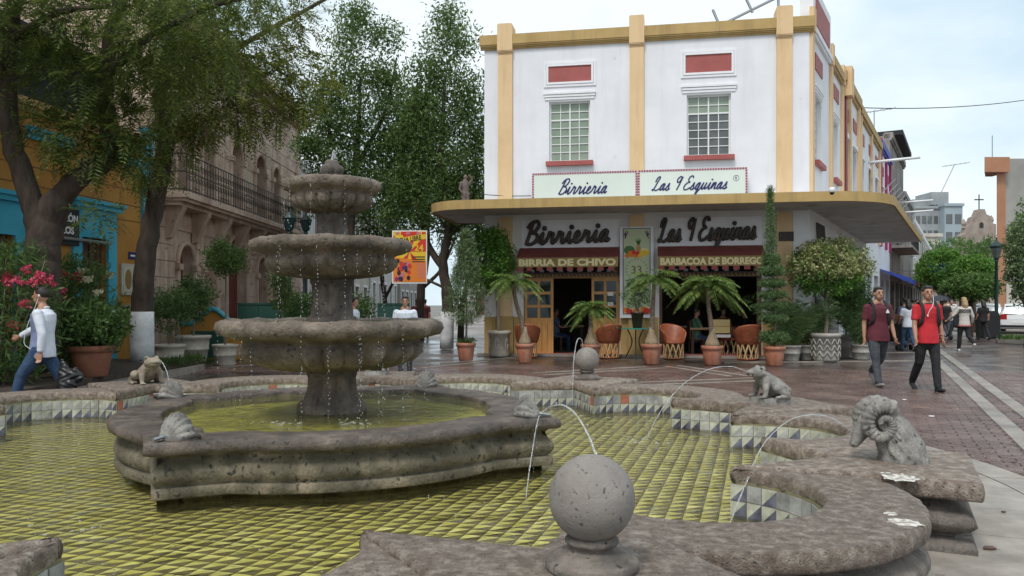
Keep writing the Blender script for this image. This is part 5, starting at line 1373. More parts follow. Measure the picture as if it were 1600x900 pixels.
B2 = [(250,60,16.5,1.2,.9),(330,90,16,1.2,1.1),(400,60,16,1.1,.9),(410,130,15.8,.75,.7),(350,150,16,.8,.8),(290,170,16.6,.75,.8),(310,205,16.5,.4,.35),(440,20,16,.85,.5),(445,170,15.8,.4,.3),(475,150,15.6,.35,.18),(390,185,15.8,.4,.3),(260,225,16.8,.5,.4),(235,265,16.8,.4,.35),(280,120,16.3,.9,.8),(420,-40,16,1.2,.6),(330,-30,16,1.4,1),(220,-60,16.5,1.4,1),(505,145,15.6,.25,.1),(455,105,15.7,.5,.4)]
spray_crown(e2, o2, B2, 150, .44, 11, .16, .028, 'leaf_feather_warm', 42)
# tall trees in the side street
def ash(name, px, Y, base_y, label, segs, blobs, seed, per=82, wash=None, mm='leaf_ash', lf=(.16,.05), group='tall trees of the side street'):
    b = at(px, base_y, Y); b.z = 0; e = empty(name, b, 0, label, 'tree', group)
    t = limbs(e, [(px3(s, Y, b), r0, r1) for s, r0, r1 in segs], 'bark')
    if wash: whitewash(t, at(px, wash[0], Y)-b, at(wash[2], wash[1], Y)-b, wash[3], wash[3]*.95)
    rr = np.random.default_rng(seed); C = []
    for (x, y, dY, r, w) in blobs:
        c = np.array(at(x, y, Y+dY)-b); n = int(per*w); v = rr.normal(size=(n,3)); v /= np.linalg.norm(v, axis=1)[:,None]; C.append(c+v*(rr.random((n,1))**.4)*r*np.array([1,1,.9]))
    leaf_obj('crown', leaves(np.concatenate(C), 22, .42, lf[0], lf[1], rr, up=-.2), mm, e); return e
ash('street_tree', 548, 27, 545, 'tall leafy tree rising behind the fountain with its trunk hidden', [([(548,545),(545,420),(552,300),(560,200),(563,120)],.2,.04),([(552,300),(520,220,-.4),(500,140,-.6)],.08,.03),([(556,260),(600,180,.4),(620,90,.5)],.08,.03)],
    [(560,20,0,.55,.5),(545,60,0,.8,.8),(600,55,.3,.6,.5),(530,120,-.3,.8,.7),(585,120,.2,.85,.9),(560,180,0,1.2,1.5),(510,190,-.4,.8,.8),(495,235,-.6,.6,.6),(540,250,0,1.2,1.6),(600,220,.5,1.1,1.4),(590,290,.2,1.1,1.4),(530,300,0,.9,.9),(620,310,.5,.9,1.0),(500,285,-.5,.6,.5),(480,170,-.6,.35,.25),(478,230,-.8,.45,.35),(625,170,.4,.8,.8),(640,240,.5,1.0,1.1),(610,130,.3,.6,.5),(515,150,-.3,.7,.6),(655,180,.6,.7,.6),(490,310,-.4,.6,.5)], 51)
ash('street_tree', 698, 26, 545, 'dark trunked tree with whitewashed foot behind the banner', [([(698,545),(699,470),(692,410),(700,360),(690,280),(692,190),(695,130)],.21,.04),([(694,420),(668,380,.3),(655,320,.5),(640,250,.6)],.13,.05),([(700,370),(735,330,.3),(745,250,.4)],.09,.04),([(695,450),(640,420,.5),(630,380,.6)],.05,.02)],
    [(700,25,0,.5,.35),(690,70,0,.7,.55),(725,60,.3,.6,.4),(665,110,0,.6,.45),(715,130,.2,.8,.8),(680,180,0,1.0,1.1),(730,200,.3,.9,1.1),(650,215,.3,.9,1.0),(700,255,0,1.1,1.6),(650,290,.2,1.0,1.3),(735,290,.3,.8,1.0),(690,325,0,.9,1.1),(745,340,.5,.5,.5),(650,345,.2,.5,.4),(640,170,.4,.7,.6),(670,140,.2,.6,.5),(720,345,.5,.8,.8),(620,330,.5,.7,.6),(745,230,.3,.6,.6),(738,160,.2,.5,.4)], 52, wash=(545,487,699,.225))
ash('street_tree', 655, 33, 537, 'slimmer tree farther along the side street behind the polo-shirted man', [([(655,537),(658,450),(668,380),(660,260)],.22,.08),([(660,450),(690,420,.2),(712,370,.3)],.09,.04)], [(640,300,0,1.3,1.2),(690,280,0,1.4,1.2),(665,220,0,1.4,1.2),(620,250,0,1.2,1)], 53, mm='leaf_ash')
ash('street_tree', 738, 31, 540, 'forked tree against the far facades beside the restaurant flank', [([(720,540),(722,480),(735,420),(750,370)],.14,.06),([(722,490),(700,440),(690,400)],.07,.03)], [(745,330,0,.9,.7),(720,290,0,1.1,.8),(700,380,.5,.4,.2)], 54, mm='leaf_street')
ash('street_tree', 600, 30, 540, 'low spreading tree filling the gap behind the polo-shirted man', [([(600,540),(602,480),(596,420),(600,370)],.12,.05),([(600,470),(625,420),(640,390)],.06,.03)], [(590,370,0,.8,.6),(620,395,0,.7,.5),(565,385,0,.7,.5),(600,340,0,.9,.7),(560,330,0,.8,.6)], 55)
# ------------------------------------------------------------------ buildings on the left
class Facade:
    def __init__(s, e, O, ang): s.e = e; s.O = Vector(O); s.u = Vector((math.cos(ang), math.sin(ang), 0))
    def s_(s, px): r = (px-800)/1250; return (s.O.y*r-s.O.x)/(s.u.x-r*s.u.y)
    def z_(s, px, py): return CAMZ+(476-py)/1250*(s.O.y+s.u.y*s.s_(px))
# ochre and turquoise house
yang = math.atan2(.993,.119); YO = Vector((-10.32,7.0,0))
yb = empty('ochre_house', YO, yang, 'ochre house with turquoise door surrounds under the feathery trees', 'house'); F = Facade(yb, YO, yang)
YL = F.s_(236)-.02; YH = 5.26
dr = (F.s_(125), F.s_(166), .05, F.z_(145,372)); d0 = (F.s_(0)-1.5, F.s_(20), .05, 2.75)
wall_with_holes(0, YL, 0, YH, [d0, dr], 0, .4).build('wall', 'ochre_wall', yb)
m = MB(); m.box(-.05,YL-.45,-.12,.2,YH+.001,YH+.14); m.box(-.05,YL-.45,-.06,.0,YH-.1,YH); m.build('coping', 'trim_ochre', yb)
for (a, c, z0, z1), px in ((dr,145),(d0,5)):
    m = MB(); m.box(a-.28,a,-.06,.0,0,z1+.62); m.box(c,c+.30,-.06,.0,0,z1+.62); m.box(a,c,-.06,.0,z1,z1+.62); m.build('door_surround', 'blue_wall', yb)
    m = MB(); m.box(a-.34,c+.38,-.16,0,z1+.621,z1+.72); m.box(a-.40,c+.45,-.22,0,z1+.721,z1+.80); m.build('door_cornice', 'blue_wall', yb)
    m = MB(); m.box(a,c,.12,.18,z0,z1); dd = m.build('door', 'wood_dark', yb)
    for i in range(1,4): m = MB(); x = a+(c-a)*i/4; m.tube([(x,.10,z0+.9),(x,.10,z1-.1)], .014, 6); m.build('door_bar', 'iron_black', dd)
m = MB(); m.box(YL-.42,YL+.0,-.08,.0,0,YH+.3); m.box(YL-.5,YL+.06,-.14,0,YH+.301,YH+.42); m.build('corner_pilaster', 'blue_wall', yb)
for a, c in ((F.s_(40),F.s_(112)),(F.s_(160),F.s_(213))):
    z = F.z_(180,248); m = MB(); m.box(a,c,-.10,0,z,z+.14); m.box(a,c,-.06,0,z-.1,z-.001); m.build('string_course', 'blue_wall', yb)
for i in range(5): m = MB(); z = 3.4+.36*i; m.box(0,YL-.45,-.008,-.0005,z,z+.012); m.build('wall_joint', 'wood_dark', yb)
# dark roofed terrace on top
m = MB(); m.box(.0,YL-1.2,.5,6,YH+.14,6.85); m.build('terrace_screen', 'dark_tarp', yb)
m = MB(); m.add([(-.2,-.15,6.8),(YL-.9,-.15,6.8),(YL-.9,6,7.6),(-.2,6,7.6),(-.2,-.15,6.72),(YL-.9,-.15,6.72),(YL-.9,6,7.52),(-.2,6,7.52)], [(0,1,2,3),(7,6,5,4),(0,4,5,1),(1,5,6,2),(0,3,7,4)]); m.build('terrace_roof', 'dark_tarp', yb)
# iron sign with pale letters, hanging from a bracket
sp_ = F.s_(101); e = empty('hanging_sign', YO+F.u*sp_, yang, 'dark iron sign with pale raised letters on the ochre house', 'sign')
zt = F.z_(101,326)
m = MB(); m.box(-.32,.32,-.10,-.05,zt-.75,zt); bd = m.build('panel', 'dark_tarp', e)
text_obj('PIL\u00d3N', .21, 'lettering', 'trim_white', bd, (-.29,-.112,zt-.27), extrude=.006, offset=.004, xscale=.92)
text_obj('LOS', .21, 'lettering', 'trim_white', bd, (-.24,-.112,zt-.52), extrude=.006, offset=.004)
m = MB(); m.tube([(-.6,-.14,zt-.62),(1.3,-.14,zt-.62)], .035, 6); m.build('bracket', 'steel', bd)
# tile picture, shelf and street plate
a, c = F.s_(187), F.s_(207); z0, z1 = F.z_(197,461), F.z_(197,412)
e = empty('tile_picture', YO+F.u*((a+c)/2), yang, 'framed glazed tile picture with a haloed oval on the ochre wall', 'tile picture'); w = (c-a)/2
m = MB(); m.box(-w,w,-.05,-.001,z0,z1); bd = m.build('frame', 'cream_pot', e); m = MB(); m.box(-w+.07,w-.07,-.056,-.051,z0+.07,z1-.07); m.build('tiles', 'azulejo_cream', bd)
zc = (z0+z1)/2
for k, (rx, rz_, mm) in enumerate(((.62,.8,'print_gold'),(.5,.7,'azulejo_figure'))): m = MB(); m.prism([(w*rx*.8*math.cos(2*PI*i/20), zc+(z1-z0)/2*rz_*.8*math.sin(2*PI*i/20)) for i in range(20)], -.060-.003*k, -.0565-.003*k, 'y'); m.build('oval', mm, bd)
m = MB(); m.box(-w*.8,w*.8,-.22,0,z0-.28,z0-.22); m.build('shelf', 'cream_pot', e)
a, c = F.s_(200.5), F.s_(212); z0, z1 = F.z_(206,405), F.z_(206,394)
e = empty('street_plate', YO+F.u*((a+c)/2), yang, 'small navy street name plate on the ochre wall', 'sign'); m = MB(); m.box(-(c-a)/2,(c-a)/2,-.02,-.001,z0,z1); bd = m.build('plate', 'azulejo_navy', e)
m = MB(); m.box(-(c-a)*.3,(c-a)*.3,-.023,-.0205,(z0+z1)/2-.02,(z0+z1)/2+.02); m.build('line_of_print', 'paper_white', bd)
# pink stone palace
PO = Vector((-9.0,19.9,0)); pb = empty('stone_palace', PO, PI/2, 'pink stone two-storey palace with arched doors and long iron balcony', 'building'); P = Facade(pb, PO, PI/2)
PL = 14.1; PH = 9.1; ZB = 4.3
zz = lambda Z: Z-PO.y
AR = [(zz(21.55),zz(22.55),2.55),(zz(23.3),zz(24.3),2.55),(zz(25.2),zz(27.0),2.7),(zz(28.2),zz(29.3),2.55),(zz(30.3),zz(31.4),2.55)]       # ground arches: s0, s1, spring height
UP = [(zz(21.4),zz(22.2),6.2),(zz(23.2),zz(24.1),6.2),(zz(25.6),zz(26.6),6.2),(zz(28.0),zz(29.0),6.2),(zz(30.0),zz(30.8),6.2),(zz(32.2),zz(33),6.2)]
holes = [(a,c,.0,sp+(c-a)/2) for a, c, sp in AR]+[(a,c,ZB+.05,sp+(c-a)/2) for a, c, sp in UP]
wall_with_holes(0, PL, 0, PH, holes, 0, .5).build('wall', 'pink_stone', pb)
for st, z0 in ((AR,0),(UP,ZB+.05)):
    for a, c, sp in st:
        r = (c-a)/2; cx = (a+c)/2
        # spandrel filling between square hole and arch, archivolt, door leaves
        m = MB(); n = 10
        for sg in (-1, 1):
            pts = [(cx+sg*r, sp+r+.002)]+[(cx+sg*r*math.cos(PI/2*i/n), sp+r*math.sin(PI/2*i/n)) for i in range(n+1)]
            m.prism(pts if sg > 0 else pts[::-1], .03, .5, 'y')
        m.build('spandrel', 'pink_stone', pb)
        m = MB(); q = [(cx+(r+.09)*math.cos(PI*i/16), -.02, sp+(r+.09)*math.sin(PI*i/16)) for i in range(17)]; m.tube(q, .075, 8); m.tube([(q[0][0],-.02,z0),(q[0][0],-.02,sp)], .085, 10); m.tube([(q[-1][0],-.02,z0),(q[-1][0],-.02,sp)], .085, 10)
        m.box(q[0][0]-.13,q[0][0]+.13,-.14,.0,sp-.16,sp); m.box(q[-1][0]-.13,q[-1][0]+.13,-.14,.0,sp-.16,sp); m.build('archivolt', 'pink_stone', pb)
        m = MB(); m.prism([(a,z0),(c,z0)]+[(cx+r*math.cos(PI*i/12), sp+r*math.sin(PI*i/12)) for i in range(13)], .28, .33, 'y'); d = m.build('door', 'door_red', pb)
        m = MB(); m.box(cx-.02,cx+.02,.26,.279,z0,sp+r-.02)
        for k in (0,1):
            for j in range(3): m.box(a+.08+k*r, a+r-.08+k*r, .265, .279, z0+.2+j*(sp-z0)/3, z0+(j+1)*(sp-z0)/3)
        m.build('door_panels', 'door_red' if st is AR else 'glass_blue_dark', d)
# projecting stone blocks with open joints
ch = .43; z = .02; row = 0
while z+ch < PH-.3:
    s = .02-(row % 2)*.45
    while s < PL:
        a, c = max(.02, s), min(PL-.02, s+.9); s += .915
        segs = [(a, c)]
        for h in holes:
            if h[2] < z+ch+.02 and h[3]+.18 > z:
                new = []
                for (p, q) in segs:
                    if h[1]+.2 <= p or h[0]-.2 >= q: new.append((p, q)); continue
                    if h[0]-.2 > p+.12: new.append((p, h[0]-.2))
                    if h[1]+.2 < q-.12: new.append((h[1]+.2, q))
                segs = new
        if abs(z+ch/2-ZB) < .45: segs = []
        for p, q in segs:
            if q-p > .12: m = MB(); m.box(p,q,-.03-random.uniform(0,.008),.0,z,z+ch-.022); m.build('stone_block', 'pink_stone', pb)
    z += ch; row += 1
# balcony slab on brackets with iron railing
b0, b1 = zz(20.3), zz(31.6)
m = MB(); m.box(b0,b1,-.75,-.04,ZB-.12,ZB+.04); m.box(b0+.04,b1-.04,-.66,-.04,ZB-.2,ZB-.121); m.box(b0+.08,b1-.08,-.5,-.04,ZB-.3,ZB-.201); bal = m.build('balcony', 'pink_stone', pb)
for k in range(7):
    s = b0+.5+k*(b1-b0-1)/6; m = MB(); m.prism([(0,0),(.0,-.85),(-.12,-.8),(-.3,-.35),(-.46,-.06),(-.46,0)], -.12, .12, 'z'); 
    v = [(s+q.z, q.x-.035, ZB-.301+q.y) for q in m.v]; mm_ = MB(); mm_.add(v, m.f); mm_.build('bracket', 'pink_stone', bal)
m = MB()
for z in (ZB+.10, ZB+.55, ZB+1.0): m.tube([(b0+.05,-.04,z),(b0+.05,-.70,z),(b1-.05,-.70,z),(b1-.05,-.04,z)], .018, 6)
rail = m.build('railing', 'iron_black', bal)
bar = MB(); bar.tube([(0,0,0),(0,0,.98)], .010, 5); bar = bar.build('baluster', 'iron_black', rail); first = True
cu = MB(); cu.tube([(.09*math.cos(t)*(1-t/9), 0, .35+.11*math.sin(t)*(1-t/9)) for t in [i*.55 for i in range(15)]], .008, 5); cu.tube([(-.09*math.cos(t)*(1-t/9), 0, .72-.11*math.sin(t)*(1-t/9)) for t in [i*.55 for i in range(15)]], .008, 5); cu = cu.build('scroll', 'iron_black', rail)
nb = 56
for i in range(nb):
    p = (b0+.1+(b1-b0-.2)*i/(nb-1), -.70, ZB+.04)
    if i == 0: bar.location = p
    else: inst(bar, rail, p)
    if i == 0: cu.location = (p[0]+.1,p[1],p[2])
    elif i < nb-1: inst(cu, rail, (p[0]+.1,p[1],p[2]))
# cornice
m = MB(); m.box(-.05,PL+.1,-.12,.3,PH-.28,PH-.15); m.box(-.1,PL+.25,-.3,.3,PH-.149,PH+.02); m.box(-.12,PL+.35,-.45,.3,PH+.021,PH+.16); m.box(-.05,PL+.02,-.05,.35,PH+.161,PH+.75); m.build('cornice', 'pink_stone', pb)
m = MB()
for i in range(46): s = .1+i*(PL-.1)/45; m.box(s,s+.16,-.26,-.121,PH-.28,PH-.16)
tag(m.build('dentils', 'pink_stone', pb), kind='stuff')
for a in (PL-.3, 0): m = MB(); m.box(a,a+.3,.501,9,0,PH+.3); m.build('flank_wall', 'pink_stone', pb)
for k, s in enumerate((zz(20.7), zz(27.5), zz(31.9))):    # wall lanterns
    pass
# curved ochre bench back with turquoise moulding and green hoardings in front of the palace
bo = at(332, 545, 21.0); bo.z = 0
e = empty('garden_wall', bo, R(8), 'low ochre wall with wavy turquoise moulding before the palace', 'garden wall')
w = 1.62/2; prof_ = [(-w,.95),(-w*.62,.97),(-w*.42,1.12),(-w*.15,1.3),(0,1.33),(w*.15,1.3),(w*.42,1.12),(w*.62,.97),(w,.95)]
m = MB(); m.prism([(-w,0),(w,0)]+prof_[::-1], 0, .3, 'y'); m.build('wall', 'ochre_wall', e)
m = MB(); m.tube(catmull([(x,-.02,z) for x, z in prof_], 5), .065, 8); m.build('moulding', 'teal_mould', e, True)
for a, c, y_, nm in ((300,350,20.7,'green hoarding panel standing against the low ochre wall'),(372,470,22.3,'dark green hoarding beside the arched doors'),(590,640,27,'dark green fence panel behind the polo-shirted man')):
    p0 = at(a, 545, y_); p1 = at(c, 545, y_); h = .72 if a < 360 else 1.45; ww = p1.x-p0.x
    ee = empty('hoarding', (p0.x,y_-.06,0), 0, nm, 'panel', 'green hoardings')
    n_ = max(2, int(ww/.45))
    for i in range(n_): m = MB(); m.box(i*ww/n_+.004,(i+1)*ww/n_-.004,0,.04,.08,h); m.build('board', 'green_panel', ee)
    m = MB(); m.box(0,ww,-.02,.06,h+.001,h+.05); m.box(0,.05,-.01,.05,0,.079); m.box(ww-.05,ww,-.01,.05,0,.079); m.build('frame', 'green_panel', ee)
# houses farther along the left street
def row_house(O, ang, Lh, Hh, wallm, label, nwin=3, storeys=2, trimm='trim_white', winm='glass_pane', depth=6, name='street_house', door='wood_dark', cornice=True):
    e = empty(name, O, ang, label, 'house', 'houses along the streets'); holes = []
    sh = Hh/storeys
    for s in range(storeys):
        for i in range(nwin):
            w = Lh/nwin*.42; c = Lh*(i+.5)/nwin; holes.append((c-w/2, c+w/2, .02 if s == 0 else s*sh+.3, s*sh+sh*.72))
    wall_with_holes(0, Lh, 0, Hh, holes, 0, .3).build('wall', wallm, e)
    for a, c, z0, z1 in holes:
        m = MB(); m.box(a,c,.16,.2,z0,z1); m.build('window' if z0 > .1 else 'door', winm if z0 > .1 else door, e)
        m = MB(); m.box(a-.1,c+.1,-.06,0,z1,z1+.14); m.box(a-.1,a,-.04,0,z0,z1); m.box(c,c+.1,-.04,0,z0,z1); m.build('surround', trimm, e)
    if cornice: m = MB(); m.box(-.02,Lh+.02,-.25,.2,Hh-.02,Hh+.16); m.box(-.01,Lh+.01,-.13,.0,Hh-.18,Hh-.021); m.build('cornice', trimm, e)
    m = MB(); m.box(.01,Lh-.01,.301,depth,0,Hh-.05); m.build('body', wallm, e); return e
row_house((-9.2,34.3,0), PI/2, 9, 7.5, 'pale_building', 'pale house adjoining the pink stone palace', 4)
row_house((-9.2,43.4,0), PI/2, 8, 7.0, 'plaster_cream', 'cream house farther down the side street', 3)
row_house((-9.1,51.5,0), PI/2, 12, 8.0, 'pale_building', 'tall pale house far down the side street', 5)
row_house((-8.9,63.6,0), PI/2, 14, 7.0, 'plaster_grey', 'grey house far down the side street', 5)
row_house((-6,112,0), 0, 16, 9.0, 'plaster_cream', 'cream house closing the far end of the side street', 5)
row_house((4.5,88,0), -PI/2-.10, 50, 8.0, 'plaster_grey', 'long grey house on the right of the side street', 12)
# lanterns on the corner of the palace
for px, py in ((452,350),(478,352)):
    p = at(px, py, 24 if px < 460 else 27); e = empty('wall_lantern', p, 0, 'blue-green street lantern beside the iron balcony' if px < 460 else 'dark street lantern behind the top bowl stem', 'lantern', 'street lanterns')
    m = MB(); m.lathe([(.05,-.3),(.08,-.28),(.06,-.2),(.12,-.18),(.2,.15),(.22,.17),(.08,.32),(.03,.36),(.03,.42)], 6); m.build('cage', 'lamp_green', e)
    m = MB(); m.lathe([(.11,-.17),(.185,.14)], 6, caps=False); m.build('glass', 'glass_pane', e)
    m = MB(); m.tube([(0,0,-.3),(0,0,-p.z+.0)], .05, 8); m.build('post', 'lamp_green', e)
# ------------------------------------------------------------------ shopping street on the right
def along(s, o=0): p = Bc+SV*s; n_ = Vector((SV.y,-SV.x,0)); return p+n_*o
def street_block(s0, s1, Hh, wallm, label, nw, top='trim_ochre', posts=(), shop='glass_dark', awn=None, winm='glass_pane', z_top=7.3, panel='red_paint'):
    e = empty('street_house', along(s0), SANG, label, 'house', 'houses along the streets'); Ln = s1-s0-.02; holes = []
    for i in range(nw):
        w = min(1.1, Ln/nw*.45); c = Ln*(i+.5)/nw; holes.append((c-w/2,c+w/2,5.3,z_top)); holes.append((c-Ln/nw*.36,c+Ln/nw*.36,.02,2.8))
    wall_with_holes(0, Ln, 0, Hh, holes, 0, .35).build('wall', wallm, e)
    for a, c, z0, z1 in holes:
        m = MB(); m.box(a,c,.2,.24,z0,z1); w = m.build('window' if z0 > 1 else 'shop_front', winm if z0 > 1 else shop, e)
        if z0 > 1:
            m = MB(); m.box((a+c)/2-.025,(a+c)/2+.025,.16,.199,z0,z1); m.box(a,c,.165,.198,z0+(z1-z0)*.6,z0+(z1-z0)*.6+.04); m.build('glazing_bar', 'window_frame', w)
            m = MB(); m.box(a-.08,c+.08,-.12,0,z0-.13,z0-.003); m.build('sill', panel, e)
            m = MB(); m.box(a-.1,c+.1,-.06,0,z1+.04,z1+.2); m.build('lintel', 'trim_white', e)
            if Hh > 8.9 and panel: m = MB(); m.box(a,c,-.03,0,7.95,8.4); m.build('coloured_panel', panel, e)
    m = MB(); m.box(-.0,Ln,-.16,.3,Hh-.25,Hh+.08); m.box(0,Ln,-.09,0,Hh-.36,Hh-.251); m.build('cornice', top, e)
    for q, mm in posts: m = MB(); m.box(q,q+.3,-.11,0,4.3,Hh+.2); m.build('pilaster', mm, e)
    if awn:
        m = MB(); m.add([(.1,-.02,3.2),(Ln-.1,-.02,3.2),(Ln-.1,-1.3,2.75),(.1,-1.3,2.75),(.1,-1.3,2.5),(Ln-.1,-1.3,2.5),(.1,-.02,3.15),(Ln-.1,-.02,3.15)], [(0,1,2,3),(3,2,5,4),(4,5,7,6),(0,3,4,6),(1,7,5,2)]); m.build('awning', awn, e)
    m = MB(); m.box(.01,Ln-.01,.351,5,0,Hh-.1); m.build('body', wallm, e); return e
e = street_block(6.52, 11.2, 9.35, 'wall_white', 'white house with dark red pillar next to the restaurant', 2, 'trim_ochre', ((.25,'dark_red_paint'),(1.5,'trim_cream'),(4.2,'trim_cream')))
m = MB(); m.box(.15,.75,-.3,.2,8.6,9.6); m.build('crest', 'trim_cream', e)
e = street_block(11.2, 20, 9.2, 'wall_white', 'white house with ochre cornice and cream pilasters midway along', 3, 'trim_ochre', ((.2,'trim_cream'),(4.3,'trim_cream'),(8.2,'trim_cream')), awn=None)
street_block(20, 26, 9.4, 'wall_white', 'white house with a royal blue parapet and magenta pilasters', 2, 'royal_blue', ((.1,'ban_magenta'),(3,'ban_magenta'),(5.5,'ban_magenta')), awn='royal_blue', panel='ban_magenta')
e = street_block(26, 37, 10.9, 'old_stone', 'tall old grey stone building with a dark flat roof', 3, 'old_stone', awn='awning_red', panel='old_stone')
m = MB(); m.box(1,9,-.6,4,11.0,11.25); m.box(1.5,8.5,.0,3,10.98,10.999); m.build('roof_slab', 'dark_tarp', e)
m = MB(); m.box(.3,8,-1.1,0,4.6,4.75); bl = m.build('balcony', 'old_stone', e)
for i in range(26): m = MB(); x = .35+i*.3; m.box(x-.015,x+.015,-1.08,-1.05,4.751,5.8); m.build('baluster', 'iron_black', bl)
m = MB(); m.box(.3,8,-1.09,-1.04,5.801,5.85); m.build('handrail', 'iron_black', bl)
street_block(37, 48, 9.0, 'plaster_grey', 'grey plastered house behind the balcony house', 3, 'plaster_grey', awn='awning_red', panel=None or 'plaster_grey')
street_block(48, 62, 8.2, 'pale_building', 'pale blue-white house far along the shopping street', 4, 'trim_white', awn='awning_red', panel='trim_white')
street_block(62, 85, 8.0, 'plaster_cream', 'cream house at the far end of the shopping street', 6, 'trim_white', panel='trim_white')
# blue sign board and tubular neon arms projecting from the houses
p = along(27.5, 2.2); e = empty('projecting_sign', p, SANG, 'royal blue projecting shop sign at the canopy end', 'sign'); m = MB(); m.box(-.1,.1,-.6,.4,2.95,3.75); m.build('board', 'royal_blue', e); m = MB(); m.tube([(0,.4,3.35),(0,2.1,3.35)], .03, 6); m.build('arm', 'steel', e)
for k, (s, z) in enumerate(((15,7.6),(30,7.5),(30,6.9))):
    p = along(s, 0); e = empty('neon_arm', (p.x,p.y,z), SANG, ('white tube arm sticking out of the white wall','upper white tube arm on the stone building','lower white tube arm on the stone building')[k], 'tube light', 'tube arms over the street')
    m = MB(); m.tube([(0,0,0),(0,-2.0,.05)], .06, 8); m.build('tube', 'chrome_white', e, True); m = MB(); m.tube([(0,.02,-.15),(0,-.3,0)], .02, 6); m.build('clamp', 'steel', e)
# leaning flag poles over the canopy
for k in range(7):
    p = along(9.5+1.3*k, .1); e = empty('flag_pole', (p.x,p.y,4.6), SANG, 'bare metal pole leaning out over the canopy', 'pole', 'flag poles over the canopy')
    m = MB(); m.tube([(0,0,0),(.5,-1.3,1.5)], .02, 6); m.build('pole', 'steel', e); m = MB(); m.box(-.06,.06,-.03,.08,-.1,.1); m.build('socket', 'iron_black', e)
# aerials
def aerial(p, h, label, lean=0):
    e = empty('tv_aerial', p, 0, label, 'aerial', 'roof aerials'); m = MB(); m.tube([(0,0,0),(lean,0,h)], .03, 6); m.build('mast', 'steel', e)
    m = MB(); m.tube([(lean-.9,0,h-.15),(lean+1.1,0,h+.15)], .02, 5); m.build('boom', 'steel', e)
    for i in range(6): m = MB(); x = lean-.8+i*.36; z = h-.13+i*.055; m.tube([(x,-.35,z),(x,.35,z)], .012, 4); m.build('element', 'steel', e)
aerial(along(24,-.6)+Vector((0,0,9.2)), 2.6, 'upright television aerial on the blue parapet house')
aerial(along(45,1.0)+Vector((0,0,7.4)), 4.6, 'leaning television aerial beyond the balcony', 2.2)
# distant blocks
def block(x0, x1, Y, top, wallm, label, rows, cols, name='office_block', depth=14, winm='glass_pane'):
    a = (x0-800)/1250*Y; c = (x1-800)/1250*Y; h = CAMZ+(476-top)/1250*Y; e = empty(name, (a,Y,0), 0, label, 'building', 'distant buildings'); w = c-a
    m = MB(); m.box(0,w,0,depth,0,h); m.build('wall', wallm, e)
    for r in range(rows):
        z = h*(.12+.84*(r+.25)/rows)
        for k in range(cols): m = MB(); m.box(w*(k+.15)/cols,w*(k+.85)/cols,-.06,-.002,z,z+h/rows*.45); m.build('window', winm, e)
    m = MB(); m.box(-.2,w+.2,-.25,depth,h,h+.5); m.build('parapet', wallm, e); return e, w, h
e, w, h = block(1430, 1476, 150, 326, 'concrete_grey', 'grey office block with ribbon windows far down the street', 6, 5)
m = MB(); m.box(w*.1,w*.6,2,8,h+.5,h+2); m.build('plant_room', 'concrete_grey', e)
e, w, h = block(1476, 1504, 148, 322, 'concrete_blue', 'blue-grey tower with water tank far down the street', 5, 2, 'office_tower')
m = MB(); m.box(-1.4,w*.55,2,8,h+.5,h+2.9); m.build('roof_tank', 'concrete_grey', e)
block(1428, 1470, 120, 370, 'plaster_cream', 'low cream building before the grey office block', 3, 4, 'low_building')
block(1385, 1440, 170, 395, 'plaster_grey', 'dull grey building closing the shopping street', 3, 5, 'low_building')
# old church with bell gable and cross
Y = 92; x0 = (1494-800)/1250*Y; e = empty('church', (x0,Y,0), 0, 'weathered brown stone church gable with a cross on top', 'church')
pr = [(0,0),(4.6,0),(4.6,10.5),(4.2,10.6),(4.0,11.4),(3.5,11.6),(3.3,12.2),(2.7,12.2),(2.4,11.5),(2.0,11.3),(1.7,10.5),(1.3,10.3),(1.1,9.5),(.7,9.3),(.5,8.2),(0,8.0)]
pr = [(x*1.0, z*(1.02)) for x, z in pr]
m = MB(); m.prism(pr, 0, 1.2, 'y'); g_ = m.build('gable', 'church_stone', e)
for x, z, w in ((1.6,8.2,.5),(2.9,10.3,.45),(3.7,8.3,.55),(2.7,7.7,.6)):
    m = MB(); m.prism([(x-w/2,z),(x+w/2,z)]+[(x+w/2*math.cos(PI*i/8), z+w*.9+w/2*math.sin(PI*i/8)) for i in range(9)], -.05, -.003, 'y'); m.build('bell_opening', 'iron_black', g_)
m = MB(); m.tube([(2.98,.6,12.3),(2.98,.6,14.2)], .07, 6); m.tube([(2.45,.6,13.6),(3.5,.6,13.6)], .07, 6); m.build('cross', 'iron_black', g_)
for x, z in ((.25,8.2),(1.2,10.3),(4.4,10.7)): m = MB(); m.lathe([(.25,0),(.15,.2),(.28,.5),(.2,.8),(.02,1.1)], 10, (x,.6,z)); m.build('pinnacle', 'church_stone', g_)
m = MB(); m.box(-6,0,.5,9,0,6.5); m.box(4.61,9,.3,9,0,7.5); m.build('nave', 'church_stone', e)
